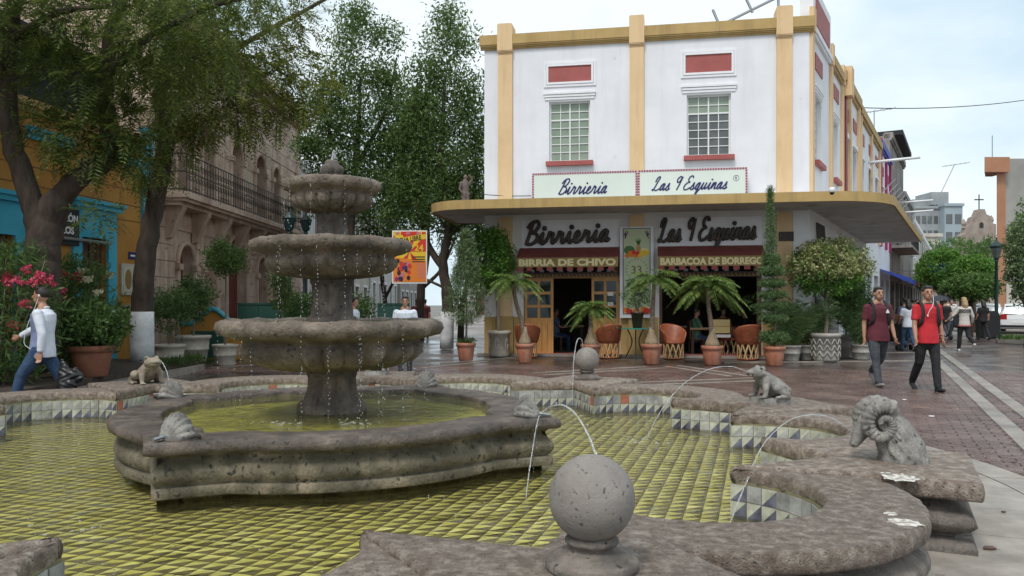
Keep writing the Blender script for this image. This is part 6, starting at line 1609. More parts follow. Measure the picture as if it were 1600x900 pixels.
# orange and cream corner building on the right
Y = 46; x0 = (1556-800)/1250*Y
e = empty('orange_building', (x0,Y,0), 0, 'cream plastered building with orange fin and projecting orange roof slab', 'building')
m = MB(); m.prism([(.5,0),(14,0),(14,8),(6.1,8)], 0, 9.85); b_ = m.build('wall', 'plaster_grey', e); m = MB(); m.prism([(0,-.1),(.499,-.1),(.499,.5),(.35,.5)], 0, 9.0); m.build('orange_fin', 'orange_paint', e)
m = MB(); m.prism([(-.95,-.5),(.49,-.5),(.49,1.2),(0.1,1.2)], 9.001, 9.85); m.build('roof_slab', 'orange_paint', e)
m = MB(); m.box(.5,9.2,-.2,0,5.6,5.85); m.box(.5,9.2,-.35,0,4.9,5.3); m.build('cornice', 'plaster_cream', e)
m = MB(); m.box(.52,9,-.15,-.001,0,4.89); m.build('lower_wall', 'plaster_cream', e)
for x in (2.2,4.6,7): m = MB(); m.box(x-.5,x+.5,-.2,-.152,2.2,4.2); m.build('window', 'glass_pane', e)
m = MB(); m.tube([(1.0,2,9.85),(1.0,2,11.6)], .03, 5); m.build('mast', 'steel', e)
# street trees on the right: leafy masses over short trunks
def round_tree(px, Y, ctop, cbot, half, label, seed, mm='leaf_bright', n=300, flat=False, lf=(.14,.07), tone=None):
    X = (px-800)/1250*Y; e = empty('street_tree', (X,Y,0), 0, label, 'tree', 'trees of the shopping street'); z1 = CAMZ+(476-ctop)/1250*Y; z0 = CAMZ+(476-cbot)/1250*Y; r = half/1250*Y; cz = (z0+z1)/2; rz = (z1-z0)/2; rr = np.random.default_rng(seed)
    t = limbs(e, [([(0,0,0),(.05,0,z0*.5),(0,0,z0+.2),(0,0,cz)], .13, .07)]+[([(0,0,z0*.9),(r*.4*math.cos(a),r*.4*math.sin(a),z0+rz*.4),(r*.75*math.cos(a),r*.75*math.sin(a),cz+rz*.2)], .06, .02) for a in (0.3,1.8,3.2,4.7)], 'bark')
    C = []; lob = rr.normal(size=(9,3)); lob /= np.linalg.norm(lob, axis=1)[:,None]
    for i in range(n):
        v = rr.normal(size=3); v /= np.linalg.norm(v); bump_ = .78+.3*max(0, max(lob@v)-.55)/.45; q = (.45+.55*rr.random()**.6)*(1 if flat else bump_); C.append((r*v[0]*q, r*v[1]*q, cz+rz*v[2]*q))
    leaf_obj('crown', leaves(C, 24, max(.16, r*.16), lf[0], lf[1], rr, up=-.1), mm, e); return e
round_tree(1470, 44, 385, 458, 36, 'bright green tree beside the awnings', 61, n=330)
round_tree(1452, 60, 395, 462, 24, 'small green tree in front of the far pedestrians', 62, n=220, mm='leaf_street')
round_tree(1516, 36, 428, 470, 42, 'flat clipped tree behind the blonde woman', 63, n=330, flat=True, mm='leaf_street')
round_tree(1520, 42, 400, 436, 34, 'second clipped tree tier above the first behind the woman', 64, n=260, flat=True)
round_tree(1555, 58, 368, 455, 42, 'tall shaded tree behind the lamp post', 65, n=330, mm='leaf_street')
round_tree(1500, 75, 372, 450, 50, 'broad tree in front of the church', 66, n=360, mm='leaf_street', lf=(.2,.1))
round_tree(1440, 95, 370, 455, 28, 'hazy tree in front of the office block', 67, n=260, mm='leaf_street', lf=(.22,.12))
round_tree(1606, 27, 330, 480, 38, 'pale leafy tree at the street planter', 68, n=330, mm='leaf_cypress', lf=(.12,.05))
round_tree(1640, 31, 300, 470, 60, 'broad leafy tree in front of the orange building', 69, n=330, mm='leaf_street')
bx = [(1700,60),(1760,45)]
# lamp post
Y = 35; p = ((1557-800)/1250*Y, Y, 0); e = empty('street_lamp', p, 0, 'dark green cast iron street lamp with lantern head', 'street lamp')
m = MB(); m.lathe([(.22,0),(.22,.25),(.17,.3),(.14,.8),(.17,.85),(.10,.95),(.075,1.2),(.06,3.3),(.10,3.36),(.06,3.42)], 14); m.build('post', 'lamp_green', e, True)
m = MB(); m.lathe([(.10,3.42),(.12,3.46),(.26,3.95),(.30,3.98),(.30,4.02),(.10,4.2),(.04,4.25),(.03,4.4)], 6); ln = m.build('lantern', 'lamp_green', e); m = MB(); m.lathe([(.135,3.5),(.262,3.92)], 6, caps=False); m.build('glass', 'glass_pane', ln)
Y = 52; p = ((1573-800)/1250*Y, Y, 0); e = empty('street_lamp', p, 0, 'farther thin street lamp behind the parked cars', 'street lamp')
m = MB(); m.lathe([(.16,0),(.14,.8),(.07,1.0),(.05,3.4),(.09,3.46)], 10); m.build('post', 'lamp_green', e, True); m = MB(); m.lathe([(.08,3.46),(.22,3.9),(.26,3.95),(.05,4.2)], 6); m.build('lantern', 'lamp_green', e)
# litter bin
Y = 34.5; p = ((1543-800)/1250*Y, Y, 0); e = empty('litter_bin', p, 0, 'dark square litter bin beside the street lamp', 'litter bin'); m = MB(); m.hexa([(-.33,-.3,.05),(.33,-.3,.05),(.33,.3,.05),(-.33,.3,.05),(-.36,-.33,.95),(.36,-.33,.95),(.36,.33,.95),(-.36,.33,.95)]); m.build('body', 'black_plastic', e)
m = MB(); m.box(-.38,.38,-.35,.35,.951,1.0); m.prism([(-.36,1.001),(.36,1.001),(.2,1.18),(-.2,1.18)], -.3, .3, 'y'); m.build('lid', 'black_plastic', e)
for x in (-.28,.28): m = MB(); m.box(x-.04,x+.04,-.28,.28,0,.049); m.build('foot', 'iron_black', e)
# low planter with rail on the right
Y = 30; p = ((1606-800)/1250*Y, Y, 0); e = empty('street_planter', p, R(-28), 'low grassy planter with a dark metal rail', 'planter'); m = MB(); m.box(-1.0,6,-.6,.6,0,.14); m.build('kerb', 'strip_stone', e)
m = MB(); m.tube([(-.95,-.55,.42),(5.9,-.55,.42)], .04, 6); m.build('rail', 'iron_black', e)
for i in range(5): m = MB(); m.tube([(-.95+1.7*i,-.55,.1),(-.95+1.7*i,-.55,.42)], .03, 6); m.build('rail_post', 'iron_black', e)
tag(leaf_obj('grass', leaves([(-.9+6.8*rg.random(), -.5+1.0*rg.random(), .13) for i in range(420)], 8, .1, .2, .02, rg, up=2.0), 'leaf_street', e), kind='stuff')
# parked cars
def car(X, Y, rz, label, s=1.0, paint='car_white'):
    e = empty('parked_car', (X,Y,0), rz, label, 'car', 'cars parked along the street')      # rear looks along -x
    # stations along x: (x, z_bottom, z_belt, z_roof, half width belt, half width roof)
    st = [(-1.92,.42,.70,.72,.72,.66),(-1.88,.28,.86,.92,.80,.66),(-1.72,.24,.92,1.22,.83,.60),(-1.35,.22,.92,1.46,.85,.58),(-.6,.22,.90,1.50,.86,.60),(.2,.22,.88,1.47,.86,.60),(.75,.22,.88,1.28,.86,.60),(1.15,.22,.90,.96,.85,.66),(1.7,.25,.78,.83,.80,.66),(1.92,.34,.62,.66,.70,.6)]
    vs = []
    for x, zb, zm, zr, wb, wr in st: vs += [(x,-wb*.9,zb),(x,-wb,zb+.18),(x,-wb,zm),(x,-wr,zr),(x,0,zr+.03),(x,wr,zr),(x,wb,zm),(x,wb,zb+.18),(x,wb*.9,zb)]
    n = 9; fs = [(i*n+j,(i+1)*n+j,(i+1)*n+(j+1)%n,i*n+(j+1)%n) for i in range(len(st)-1) for j in range(n)]+[list(range(n)), list(range((len(st)-1)*n,len(st)*n))[::-1]]
    b = mesh_obj('body', vs, fs, paint, e)
    for sg in (-1, 1):
        m = MB()
        def gp(x, t, zz_):
            for a, c in zip(st, st[1:]):
                if a[0] <= x <= c[0]: f = (x-a[0])/(c[0]-a[0]); q = [a[k]+(c[k]-a[k])*f for k in range(6)]; return (x, sg*(q[4]+(q[5]-q[4])*t+.006), q[2]+(q[3]-q[2])*t)
        for x0, x1 in ((-1.25,-.45),(-.38,.45)): pts = [gp(x0,.12,0),gp(x1,.12,0),gp(x1,.86,0),gp(x0,.86,0)]; m.add(pts, [(0,1,2,3)])
        m.add([gp(.5,.12,0),gp(.95,.12,0),gp(.55,.82,0)], [(0,1,2)]); m.build('side_windows', 'glass_blue_dark', b)
        m = MB(); m.box(-1.93,-1.78,sg*.62-.14,sg*.62+.14,.72,.98); m.build('tail_light', 'light_red', b)
        m = MB(); m.ell((.62,sg*.93,.98), (.06,.09,.07), 10, 6); m.build('mirror', paint, b)
        for x in (-1.2, 1.2):
            m = MB(); m.lathe([(.06,-.1),(.30,-.1),(.32,-.06),(.32,.06),(.30,.1),(.06,.1)], 22); v = [(q.x+x, q.z+sg*.76, q.y+.32) for q in m.v]; w = MB(); w.add(v, m.f); w = w.build('wheel', 'tyre', e, True)
            m = MB(); m.lathe([(.0,.11),(.19,.105),(.2,.08)], 14, caps=False); v = [(q.x+x, sg*(.76+q.z), q.y+.32) for q in m.v]; r_ = MB(); r_.add(v, m.f); r_.build('rim', 'steel', w)
    m = MB(); m.add([(-1.885,-.62,.95),(-1.885,.62,.95),(-1.50,.54,1.40),(-1.50,-.54,1.40)], [(0,1,2,3)]); m.build('rear_window', 'glass_blue_dark', b)
    m = MB(); m.box(-1.935,-1.921,-.26,.26,.52,.64); m.build('plate', 'paper_white', b); m = MB(); m.box(-1.95,-1.90,-.74,.74,.33,.44); m.build('bumper_strip', 'black_plastic', b)
    return e
def cpos(px, Y): return ((px-800)/1250*Y, Y)
car(*cpos(1592,41), R(57), 'white hatchback parked tail-out behind the low planter')
car(*cpos(1543,44.5), R(58), 'white car partly hidden by the litter bin')
car(*cpos(1481,62), R(60), 'small white car far along the street')
car(*cpos(1640,36), R(55), 'white car parked beyond the leafy planter tree')
# cable across the sky and the banner wire
def cable(a, c, sag, label, r=.012, n=16):
    a = Vector(a); c = Vector(c); e = empty('overhead_cable', a, 0, label, 'cable', 'cables over the square'); m = MB(); m.tube([(c-a)*(i/n)-Vector((0,0,sag*4*(i/n)*(1-i/n))) for i in range(n+1)], r, 5); m.build('wire', 'iron_black', e)
cable(at(1338,168,33), at(1640,150,42), .25, 'black cable strung across the sky from the white houses', .02)
cable(at(470,340,24), at(760,350,22.9), .02, 'thin wire carrying the wrestling banner', .008)
cable(at(757,304,23.1), at(830,306,22.9), .02, 'thin cable along the facade above the canopy', .012)
# wrestling banner
Y = 22.7; e = empty('wrestling_banner', at(640,443,Y), R(-3), 'yellow and red wrestling poster hanging from a wire', 'banner'); W = 55/1250*Y/2; Hb = 83/1250*Y
m = MB(); m.box(-W,W,.0,.012,0,Hb); sh_ = m.build('sheet', 'paper_white', e)
m = MB(); m.box(-W+.03,W-.03,-.003,-.0005,.04,Hb-.03); m.build('print_ground', 'ban_yellow', sh_)
def bp(poly, mm, d, nm='print'): m = MB(); m.prism(poly, -.003-d, -.0035-d+.0012, 'y'); return m.build(nm, mm, sh_)
def clip(x, z): return (max(-W+.03,min(W-.03,x)), max(.04,min(Hb-.03,z)))
c0 = (.0,Hb*.60)
for i in range(18):
    if i % 2: continue
    a0, a1 = 2*PI*i/18, 2*PI*(i+1)/18
    bp([c0, clip(c0[0]+1.4*math.cos(a0), c0[1]+1.4*math.sin(a0)), clip(c0[0]+1.4*math.cos(a1), c0[1]+1.4*math.sin(a1))], 'ban_red', .002, 'ray')
bp([clip(-W,0),clip(W,0),(W-.03,Hb*.42),(-W+.03,Hb*.50)], 'ban_orange', .0035)
bp([(-W+.03,Hb*.74),(W-.03,Hb*.84),(W-.03,Hb*.94),(-W+.03,Hb*.84)], 'ban_yellow', .0045, 'title_band')
t = text_obj('LUCHA LIBRE', .185, 'lettering', 'ban_black', sh_, (-W+.05,-.010,Hb*.755), rot=(R(90),R(-8),0), offset=.004, xscale=.72)
text_obj('24', .26, 'numeral', 'ban_yellow', sh_, (W-.36,-.010,Hb*.61), offset=.006)
for i in range(3): bp([(W-.42,Hb*(.49-.045*i)),(W-.06,Hb*(.49-.045*i)),(W-.06,Hb*(.51-.045*i)),(W-.42,Hb*(.51-.045*i))], 'ban_black', .0055, 'line_of_print')
for i in range(9): bp([(W-.32+.04*(i%3),Hb*(.36-.032*i)),(W-.06,Hb*(.36-.032*i)),(W-.06,Hb*(.372-.032*i)),(W-.32+.04*(i%3),Hb*(.372-.032*i))], 'ban_mauve', .0055, 'line_of_print')
rr_ = random.Random(3)
for i in range(22): x = -W+.10+.42*rr_.random(); z = .12+.6*rr_.random()*(1-(x+W)*.6); bp([(x+.055*math.cos(2*PI*k/7), z+.07*math.sin(2*PI*k/7)) for k in range(7)], rr_.choice(['ban_black','ban_black','navy_paint','ban_magenta','ban_red','ban_mauve']), .006+.0004*i, 'figure_print')
for i in range(6): x = -W+.1+i*.15; bp([(x,Hb-.12),(x+.11,Hb-.11),(x+.11,Hb-.05),(x,Hb-.05)], 'ban_red' if i % 2 else 'ban_mauve', .006, 'head_print')
# ------------------------------------------------------------------ barrel chairs, tables, dining room
def equipal():
    e = empty('barrel_chair', (0,0,0), 0, 'x', 'chair', 'leather barrel chairs outside the restaurant')     # faces -y
    m = MB()
    n = 22
    for i in range(n):
        a = 2*PI*i/n
        for sg in (-1, 1): m.add(*_slat(a, sg))
    tag(m.build('slatted_base', 'cedar', e), kind='stuff') if False else None
    for i in range(n):
        a = 2*PI*i/n; sg = 1 if i % 2 else -1; mm = MB(); mm.add(*_slat(a, sg)); mm.build('slat', 'cedar', e)
    m = MB(); m.lathe([(.0,.40),(.27,.40),(.285,.42),(.285,.46),(.26,.475),(.0,.48)], 24, caps=False); m.build('seat', 'leather', e, True)
    vs = []; k = 22
    for i in range(k+1):
        a = R(-20)+R(220)*i/k; top = .92-.24*abs((i-k/2)/(k/2))**2.2
        for (r, z) in ((.275,.42),(.31,.47),(.355,top-.03),(.365,top),(.345,top+.015),(.325,top-.01),(.285,.47),(.262,.43)): vs.append((r*math.cos(a), r*math.sin(a), z))
    q = 8; fs = [(i*q+j,(i+1)*q+j,(i+1)*q+(j+1)%q,i*q+(j+1)%q) for i in range(k) for j in range(q)]+[list(range(q)), list(range(k*q,(k+1)*q))[::-1]]
    mesh_obj('back', vs, fs, 'leather', e, True)
    m = MB(); m.lathe([(.24,.0),(.27,.0),(.27,.035),(.24,.035)], 24); m.build('foot_ring', 'leather', e, True)
    return e
def _slat(a, sg):
    r = .255; p0 = Vector((r*math.cos(a), r*math.sin(a), .03)); a1 = a+sg*.42; p1 = Vector(((r+.01)*math.cos(a1), (r+.01)*math.sin(a1), .40)); t = Vector((-math.sin((a+a1)/2), math.cos((a+a1)/2), 0))*.016; o = Vector((math.cos(a), math.sin(a), 0))*(.012+.008*sg)
    q = [p0-t, p0+t, p0+t+o, p0-t+o, p1-t, p1+t, p1+t+o, p1-t+o]; return q, [(3,2,1,0),(4,5,6,7),(0,1,5,4),(1,2,6,5),(2,3,7,6),(3,0,4,7)]
ch0 = equipal()
spots_ = [(824,22.1,R(170),'leather barrel chair behind the thin curved palm'),(951,21.75,R(200),'leather barrel chair beside the right timber door leaf'),(1052,21.45,R(20),'leather barrel chair right of the glass side table'),(1168,21.2,R(185),'leather barrel chair beside the dining room opening near the topiary'),(1140,22.9,R(60),'leather barrel chair inside behind the yellow box')]
for i, (px, Y, rz, lb) in enumerate(spots_):
    c = ch0 if i == 0 else copy_tree(ch0); c.location = ((px-800)/1250*Y, Y, .0 if i < 4 else .03); c.rotation_euler = (0,0,rz); c['label'] = lb
def side_table(p, r, h, label, top='teal_glass_top', legm='iron_black'):
    e = empty('side_table', p, 0, label, 'table', 'tables of the restaurant'); m = MB(); m.lathe([(r,h),(r,h+.025)], 28); m.build('table_top', top, e)
    for i in range(3): a = 2*PI*i/3+.4; m = MB(); m.tube(catmull([(r*.75*math.cos(a),r*.75*math.sin(a),0),(r*.25*math.cos(a),r*.25*math.sin(a),h*.55),(r*.6*math.cos(a),r*.6*math.sin(a),h)], 5), .018, 6); m.build('leg', legm, e)
    return e
tp = Vector(((993-800)/1250*21.5, 21.5, 0)); side_table(tp, .42, .80, 'small round side table with a teal glass top under the banner')
e = empty('potted_shrub', tp+Vector((.05,0,.826)), 0, 'airy shrub in a dark pot on the teal glass table', 'potted plant', 'potted plants'); m = MB(); m.lathe([(.12,0),(.17,.38),(.19,.38),(.19,.44),(.15,.44),(.14,.4),(.01,.4)], 20); m.build('pot', 'wood_dark', e, True)
C = [(rg.normal()*.16, rg.normal()*.14, .55+.75*rg.random()) for i in range(110)]; leaf_obj('foliage', leaves(C, 12, .1, .07, .03, rg, up=.3), 'leaf_topiary', e)
m = MB()
for k in range(7): m.tube([(0,0,.4),(.12*math.cos(k),.12*math.sin(k),.8),(.2*math.cos(k),.2*math.sin(k),1.15)], [.01,.008,.004], 4)
tag(m.build('stems', 'bark_light', e), kind='stuff')
def dining(px, Y, label):
    p = Vector(((px-800)/1250*Y, Y, .03)); e = empty('dining_table', p, FR, label, 'table', 'tables of the restaurant'); m = MB(); m.box(-.5,.5,-.4,.4,.70,.74); m.build('table_top', 'wood_door', e)
    m = MB(); m.box(-.51,.51,-.41,.41,.741,.747); m.build('tablecloth', 'paper_white', e)
    for x in (-.42,.42):
        for y in (-.32,.32): m = MB(); m.box(x-.03,x+.03,y-.03,y+.03,0,.699); m.build('leg', 'wood_dark', e)
dining(1105, 23.3, 'white-topped dining table just inside the opening'); dining(1165, 24.6, 'white-topped dining table deeper inside the dining room'); dining(1060, 25.0, 'white-topped dining table at the back left of the dining room'); dining(890, 26, 'white-topped dining table seen through the open door')
p = Vector(((1126-800)/1250*22.6, 22.6, .03)); e = empty('folding_stand', p, FR, 'pale yellow box on a folding stand at the opening', 'box stand'); m = MB(); m.box(-.24,.24,-.15,.15,.62,1.0); b_ = m.build('box', 'yellow_box', e); m = MB(); m.box(-.245,.245,-.155,-.151,.80,.815); m.build('seam', 'wood_door', b_)
m = MB(); m.box(-.26,.26,-.17,.17,.50,.58); m.build('tray', 'paper_white', e)
for x in (-.22,.22): m = MB(); m.tube([(x,-.15,0),(x,.15,.5)], .015, 5); m.tube([(x+.03,.15,0),(x+.03,-.15,.5)], .015, 5); m.build('leg', 'iron_black', e)
# ------------------------------------------------------------------ people
def person(label, loc, heading, H=1.72, legs=((0,0),(0,0)), arms=((0,8,10),(0,8,10)), top='shirt_red', bottom='cloth_black', shoes='cloth_black', hair='hair_black', sleeve='short',
           group='people in the square', vox=.011, hands=True, turn=0, longhair=False, sit=False, build=1.0, sides=None, collar=None, parts=True):
    """faces -y before heading is applied; legs/arms: (forward swing, bend) and (forward swing, outward, elbow bend) in degrees; index 0 = right (-x)"""
    e = empty('person', loc, heading, label, 'person', group); k = H/1.72; V = Vector
    body = MB(); shirt = MB(); pants = MB(); shoe = MB(); slv = MB() if sides else shirt
    hz = .90 if not sit else .52
    # torso
    T = [V((0,.0,hz-.02)),V((0,.005,hz+.08)),V((0,.01,hz+.22)),V((0,.012,hz+.38)),V((0,.015,hz+.47)),V((0,.012,hz+.535))]
    tr = [.155,.158,.145,.168,.165,.10]
    body.limb(T, [r*build for r in tr], 20, .66, up=(0,1,0)); shirt.tube([V((0,.004,hz-.115)),V((0,.004,hz-.10)),V((0,.005,hz+.0))]+T[1:]+[T[-1]+V((0,0,.025))], [.186*build,.190*build,.184*build]+[(r+.013)*build for r in tr[1:-1]]+[.105,.05], 22, True, .86, up=(0,1,0))
    pants.limb([V((0,.005,hz-.06)),V((0,.005,hz+.07))], [.162*build,.160*build], 18, .68, up=(0,1,0))
    N = V((0,.01,hz+.56)); body.limb([N+V((0,0,-.05)), N+V((0,-.012,.06))], [.055,.052], 12)
    hc = N+V((0,-.03,.165)); rot = Euler((0,0,R(turn)))
    body.ell(hc+V((0,.008,.01)), (.076,.096,.105), 18, 14, rot); body.ell(hc+rot.to_matrix()@V((0,-.035,-.055)), (.055,.055,.062), 14, 10, rot)
    if parts:
        f = rot.to_matrix(); body.limb([hc+f@V((0,-.088,.015)), hc+f@V((0,-.108,-.022))], [.010,.015], 8)
        for sg in (-1,1): body.ell(hc+f@V((sg*.077,.012,-.005)), (.012,.022,.032), 8, 6, rot)
    for i, sg in enumerate((-1, 1)):
        a, bd = legs[i]; hip = V((sg*.09,0,hz-.02)); a = R(a); th = .42; sh_ = .42
        knee = hip+V((sg*.008,-math.sin(a)*th,-math.cos(a)*th)); b = a-R(bd); ank = knee+V((0,-math.sin(b)*sh_,-math.cos(b)*sh_)); mid = (hip+knee)/2; cal = knee.lerp(ank,.35)+V((0,.012,0))
        body.limb([hip,mid,knee,cal,ank], [.088*build,.078*build,.056,.055,.038], 12); pants.limb([hip+V((0,0,.02)),mid,knee,cal,ank+V((0,0,.02))], [.100*build,.089*build,.070,.068,.058], 14)
        tilt = max(-.7, min(.9, -b*.9)); fd = V((sg*.03,-math.cos(tilt),-math.sin(tilt)*1.0)).normalized(); heel = ank+V((0,.035,-.045)); 
        shoe.limb([heel, ank+fd*.09+V((0,0,-.045)), ank+fd*.17+V((0,0,-.05))], [.042,.045,.036], 10, .8, up=(0,0,1)); shoe.limb([ank+V((0,.01,.01)), ank+V((0,.01,-.04))], [.047,.047], 10); body.limb([ank+V((0,.02,-.03)), ank+fd*.10+V((0,0,-.045))], [.028,.024], 8)
        # arm
        fw, out, el = arms[i]; S = V((sg*.175*build,.012,hz+.475)); fw, out, el = R(fw), R(out), R(el)
        ud = V((sg*math.sin(out), -math.sin(fw)*math.cos(out), -math.cos(fw)*math.cos(out))); E = S+ud*.285
        f2 = fw+el; ld = V((sg*math.sin(out*.4), -math.sin(f2)*math.cos(out*.4), -math.cos(f2)*math.cos(out*.4))); Wr = E+ld*.245
        body.limb([S,S.lerp(E,.4),E,E.lerp(Wr,.35),Wr], [.050*build,.049*build,.040,.038,.027], 12)
        se = {'short': .62, 'none': .05}.get(sleeve, 1)
        if sleeve == 'long': slv.ell(S, (.070*build,)*3, 12, 8); slv.tube([S+V((-sg*.07,0,.015)),S+V((-sg*.02,0,.008)),S.lerp(E,.15),S.lerp(E,.5),E,E.lerp(Wr,.5),Wr.lerp(E,.02)], [.05,.064,.066*build,.062*build,.056,.050,.040], 14)
        elif sleeve == 'short': slv.ell(S, (.070*build,)*3, 12, 8); slv.tube([S+V((-sg*.07,0,.015)),S+V((-sg*.02,0,.008)),S.lerp(E,.15)+V((sg*.004,0,0)),S.lerp(E,.4),S.lerp(E,.72)], [.05,.064,.066*build,.064*build,.066*build], 14)
        # hand: palm, four fingers, thumb
        if hands:
            pd = ld.normalized(); w = V((0,1,0)).cross(pd); w = V((0,-1,0)) if w.length < .2 else w.normalized(); across = V((0,-1,0))-pd*pd.dot(V((0,-1,0))); across.normalize(); n_ = pd.cross(across)
            pc = Wr+pd*.045; body.limb([Wr,pc,Wr+pd*.085], [.025,.034,.034], 10, .55, up=tuple(n_))
            for q, (off, ln) in enumerate(((.027,.062),(.009,.072),(-.009,.068),(-.026,.052))):
                b0 = Wr+pd*.088+across*off; inn = n_*(-sg); b1 = b0+(pd*.85+inn*.35).normalized()*ln*.5; b2 = b1+(pd*.5+inn*.8).normalized()*ln*.5; body.limb([b0-pd*.02,b0,b1,b2], [.0095,.0095,.0088,.0075], 8)
            b0 = Wr+pd*.03+across*.028; body.limb([b0, b0+(across*.7+pd*.7).normalized()*.035, b0+(across*.35+pd*.9).normalized()*.062], [.012,.0105,.0085], 8)
    for mb in (body, shirt, pants, shoe)+((slv,) if sides else ()):
        for v in mb.v: v *= k
    bo = remesh(body, 'body', 'skin', vox*.75 if hands else vox, e, 2)
    hcZ = hc*k; 
    if sides: so = remesh(shirt, 'shirt', [top, sides], vox, e, 2, pick=lambda c: 1 if c.y > .075*k or c.z > (hz+.50)*k else 0); remesh(slv, 'sleeves', sides, vox, so, 2)
    else: so = remesh(shirt, 'shirt', top, vox, e, 2)
    remesh(pants, 'trousers', bottom, vox, e, 2); so2 = remesh(shoe, 'shoes', shoes, vox*.8, e, 1)
    # hair cap
    h = MB(); f = rot.to_matrix(); h.ell(hcZ+f@V((0,.024,.034))*k, (.083*k,.095*k,.096*k), 20, 14, rot); ho = None
    if longhair: h.limb([hcZ+V((0,.06,.0)), hcZ+V((0,.10,-.14)), hcZ+V((0,.11,-.30))], [.085,.095,.05], 14)
    else: h.ell(hcZ+f@V((0,-.028,.092))*k, (.056*k,.050*k,.036*k), 14, 10, rot)
    rr_ = random.Random(int(loc[0]*100)); 
    for q in range(14): a = rr_.random()*6.28; h.ell(hcZ+f@V((.06*math.cos(a),.02+.06*math.sin(a),.085+.02*rr_.random()))*k, (.022,.022,.02), 8, 6)
    remesh(h, 'hair', hair, .007 if parts else vox, e, 1)
    if parts:
        fm = MB()
        for sg in (-1,1): fm.ell(hcZ+f@V((sg*.031,-.083,.016))*k, (.013*k,.008*k,.006*k), 10, 6, rot); fm.limb([hcZ+f@V((sg*.018,-.088,.036))*k, hcZ+f@V((sg*.048,-.080,.036))*k], [.005,.004], 6)
        fm.build('eyes_and_brows', 'hair_black', bo, True)
        fm = MB(); fm.limb([hcZ+f@V((-.022,-.086,-.055))*k, hcZ+f@V((0,-.091,-.058))*k, hcZ+f@V((.022,-.086,-.055))*k], [.004,.006,.004], 6); fm.build('mouth', 'red_paint', bo, True)
    if collar:
        c = MB(); c.tube([(.068*k*math.cos(a), .012*k+.062*k*math.sin(a), (hz+.555+.012*math.sin(a))*k) for a in [2*PI*i/16 for i in range(17)]], .016, 8); c.build('collar', collar, so, True)
    return e, hz, k
def straps(e, k, hz=.9, back='cloth_black'):
    for sg in (-1, 1):
        m = MB(); m.tube(catmull([(sg*.10*k,.09*k,(hz+.52)*k),(sg*.115*k,.02*k,(hz+.585)*k),(sg*.12*k,-.09*k,(hz+.50)*k),(sg*.125*k,-.125*k,(hz+.38)*k),(sg*.15*k,-.10*k,(hz+.22)*k),(sg*.17*k,.02*k,(hz+.15)*k)], 5), .030, 8, True, .35, up=(0,1,0)); m.build('strap', back, e, True)
def backpack(p, heading, k, label):
    e = empty('backpack', p, heading, label, 'backpack', 'backpacks worn by the young men'); m = MB(); m.limb([(0,.19,1.02),(0,.20,1.2),(0,.17,1.38)], [.13,.15,.11], 14, .6, up=(0,1,0)); m.ell((0,.27,1.12), (.11,.05,.10), 12, 8)
    for v in m.v: v *= k
    remesh(m, 'bag', 'cloth_black', .016, e, 2); straps(e, k); return e
# young man in maroon
p = ground_at(1372, 603); p.z = 0; hd = R(2)
e, hz, k = person('smiling young man in maroon polo and grey jeans walking towards the fountain', p, hd, 1.74, ((16,2),(-14,38)), ((-6,9,14),(5,9,16)), 'shirt_maroon', 'jeans_grey', 'shoe_grey', collar='shirt_maroon', build=1.06)
m = MB(); m.prism([(.07,1.30),(.13,1.30),(.125,1.33),(.10,1.37),(.075,1.33)], -.150, -.142, 'y'); m.build('badge', 'paper_white', e); backpack(p, hd, k, 'black backpack on the man in maroon')
# young man in red
p = ground_at(1449, 610); p.z = 0; hd = R(-2)
e, hz, k = person('young man in bright red shirt and black jeans with earphones', p, hd, 1.74, ((-10,26),(12,2)), ((8,10,12),(-4,10,14)), 'shirt_red', 'cloth_black', 'cloth_black', collar='cloth_black', turn=-8)
m = MB(); m.tube(catmull([(.075*k,-.02,1.62*k),(.06,-.09,1.5*k),(.02,-.13,1.40*k),(-.03,-.145,1.34*k),(-.06,-.14,1.26*k)], 6), .004, 5); m.ell((-.062,-.145,1.25*k), (.012,.008,.022), 8, 6); m.ell((.078*k,-.012,1.635*k), (.010,.012,.016), 8, 6); m.build('earphones', 'paper_white', e); backpack(p, hd, k, 'black backpack on the man in red')
m = MB(); m.tube([(.205+.034*math.cos(a),-.03+.034*math.sin(a),.93) for a in [2*PI*i/12 for i in range(13)]], .006, 5); m.build('wristband', 'cloth_black', e)
# man in white and blue shirt walking left
p = Vector(((66-800)/1250*10.55, 10.55, 0)); hd = R(-82)
e, hz, k = person('man in white and blue shirt and jeans striding past the oleanders', p, hd, 1.66, ((-26,12),(34,18)), ((44,14,18),(-16,10,20)), 'shirt_blue', 'jeans_blue', 'shoe_grey', sleeve='long', sides='shirt_white', collar='shirt_white', turn=-6)
m = MB(); m.ell((.083*k,-.005,1.625*k), (.010,.012,.016), 8, 6); m.tube(catmull([(.083*k,-.005,1.62*k),(.06,-.07,1.45*k),(.10,-.13,1.2),(.12,-.17,.95),(.15,-.05,.86)], 6), .0035, 5); m.build('earphones', 'paper_white', e)
q = Vector(((100-800)/1250*10.35, 10.35, .20)); e = empty('black_bag', q, 0, 'crumpled black plastic bag carried by the man in the blue shirt', 'bag'); m = MB(); rr_ = random.Random(8)
m.limb([(-.02,0,.52),(-.0,0,.40),(.04,0,.22),(.05,0,.12)], [.03,.07,.14,.12], 18, .6, up=(0,1,0)); m.limb([(.04,0,.30),(.15,.0,.36),(.2,0,.30)], [.10,.09,.06], 14, .6, up=(0,1,0))
bg_ = remesh(m, 'bag', 'black_plastic', .012, e, 1)
for v in bg_.data.vertices: c_ = v.co; v.co = c_+v.normal*(.010*math.sin(c_.x*47+3*math.sin(c_.z*31))*math.sin(c_.z*39+c_.y*25))
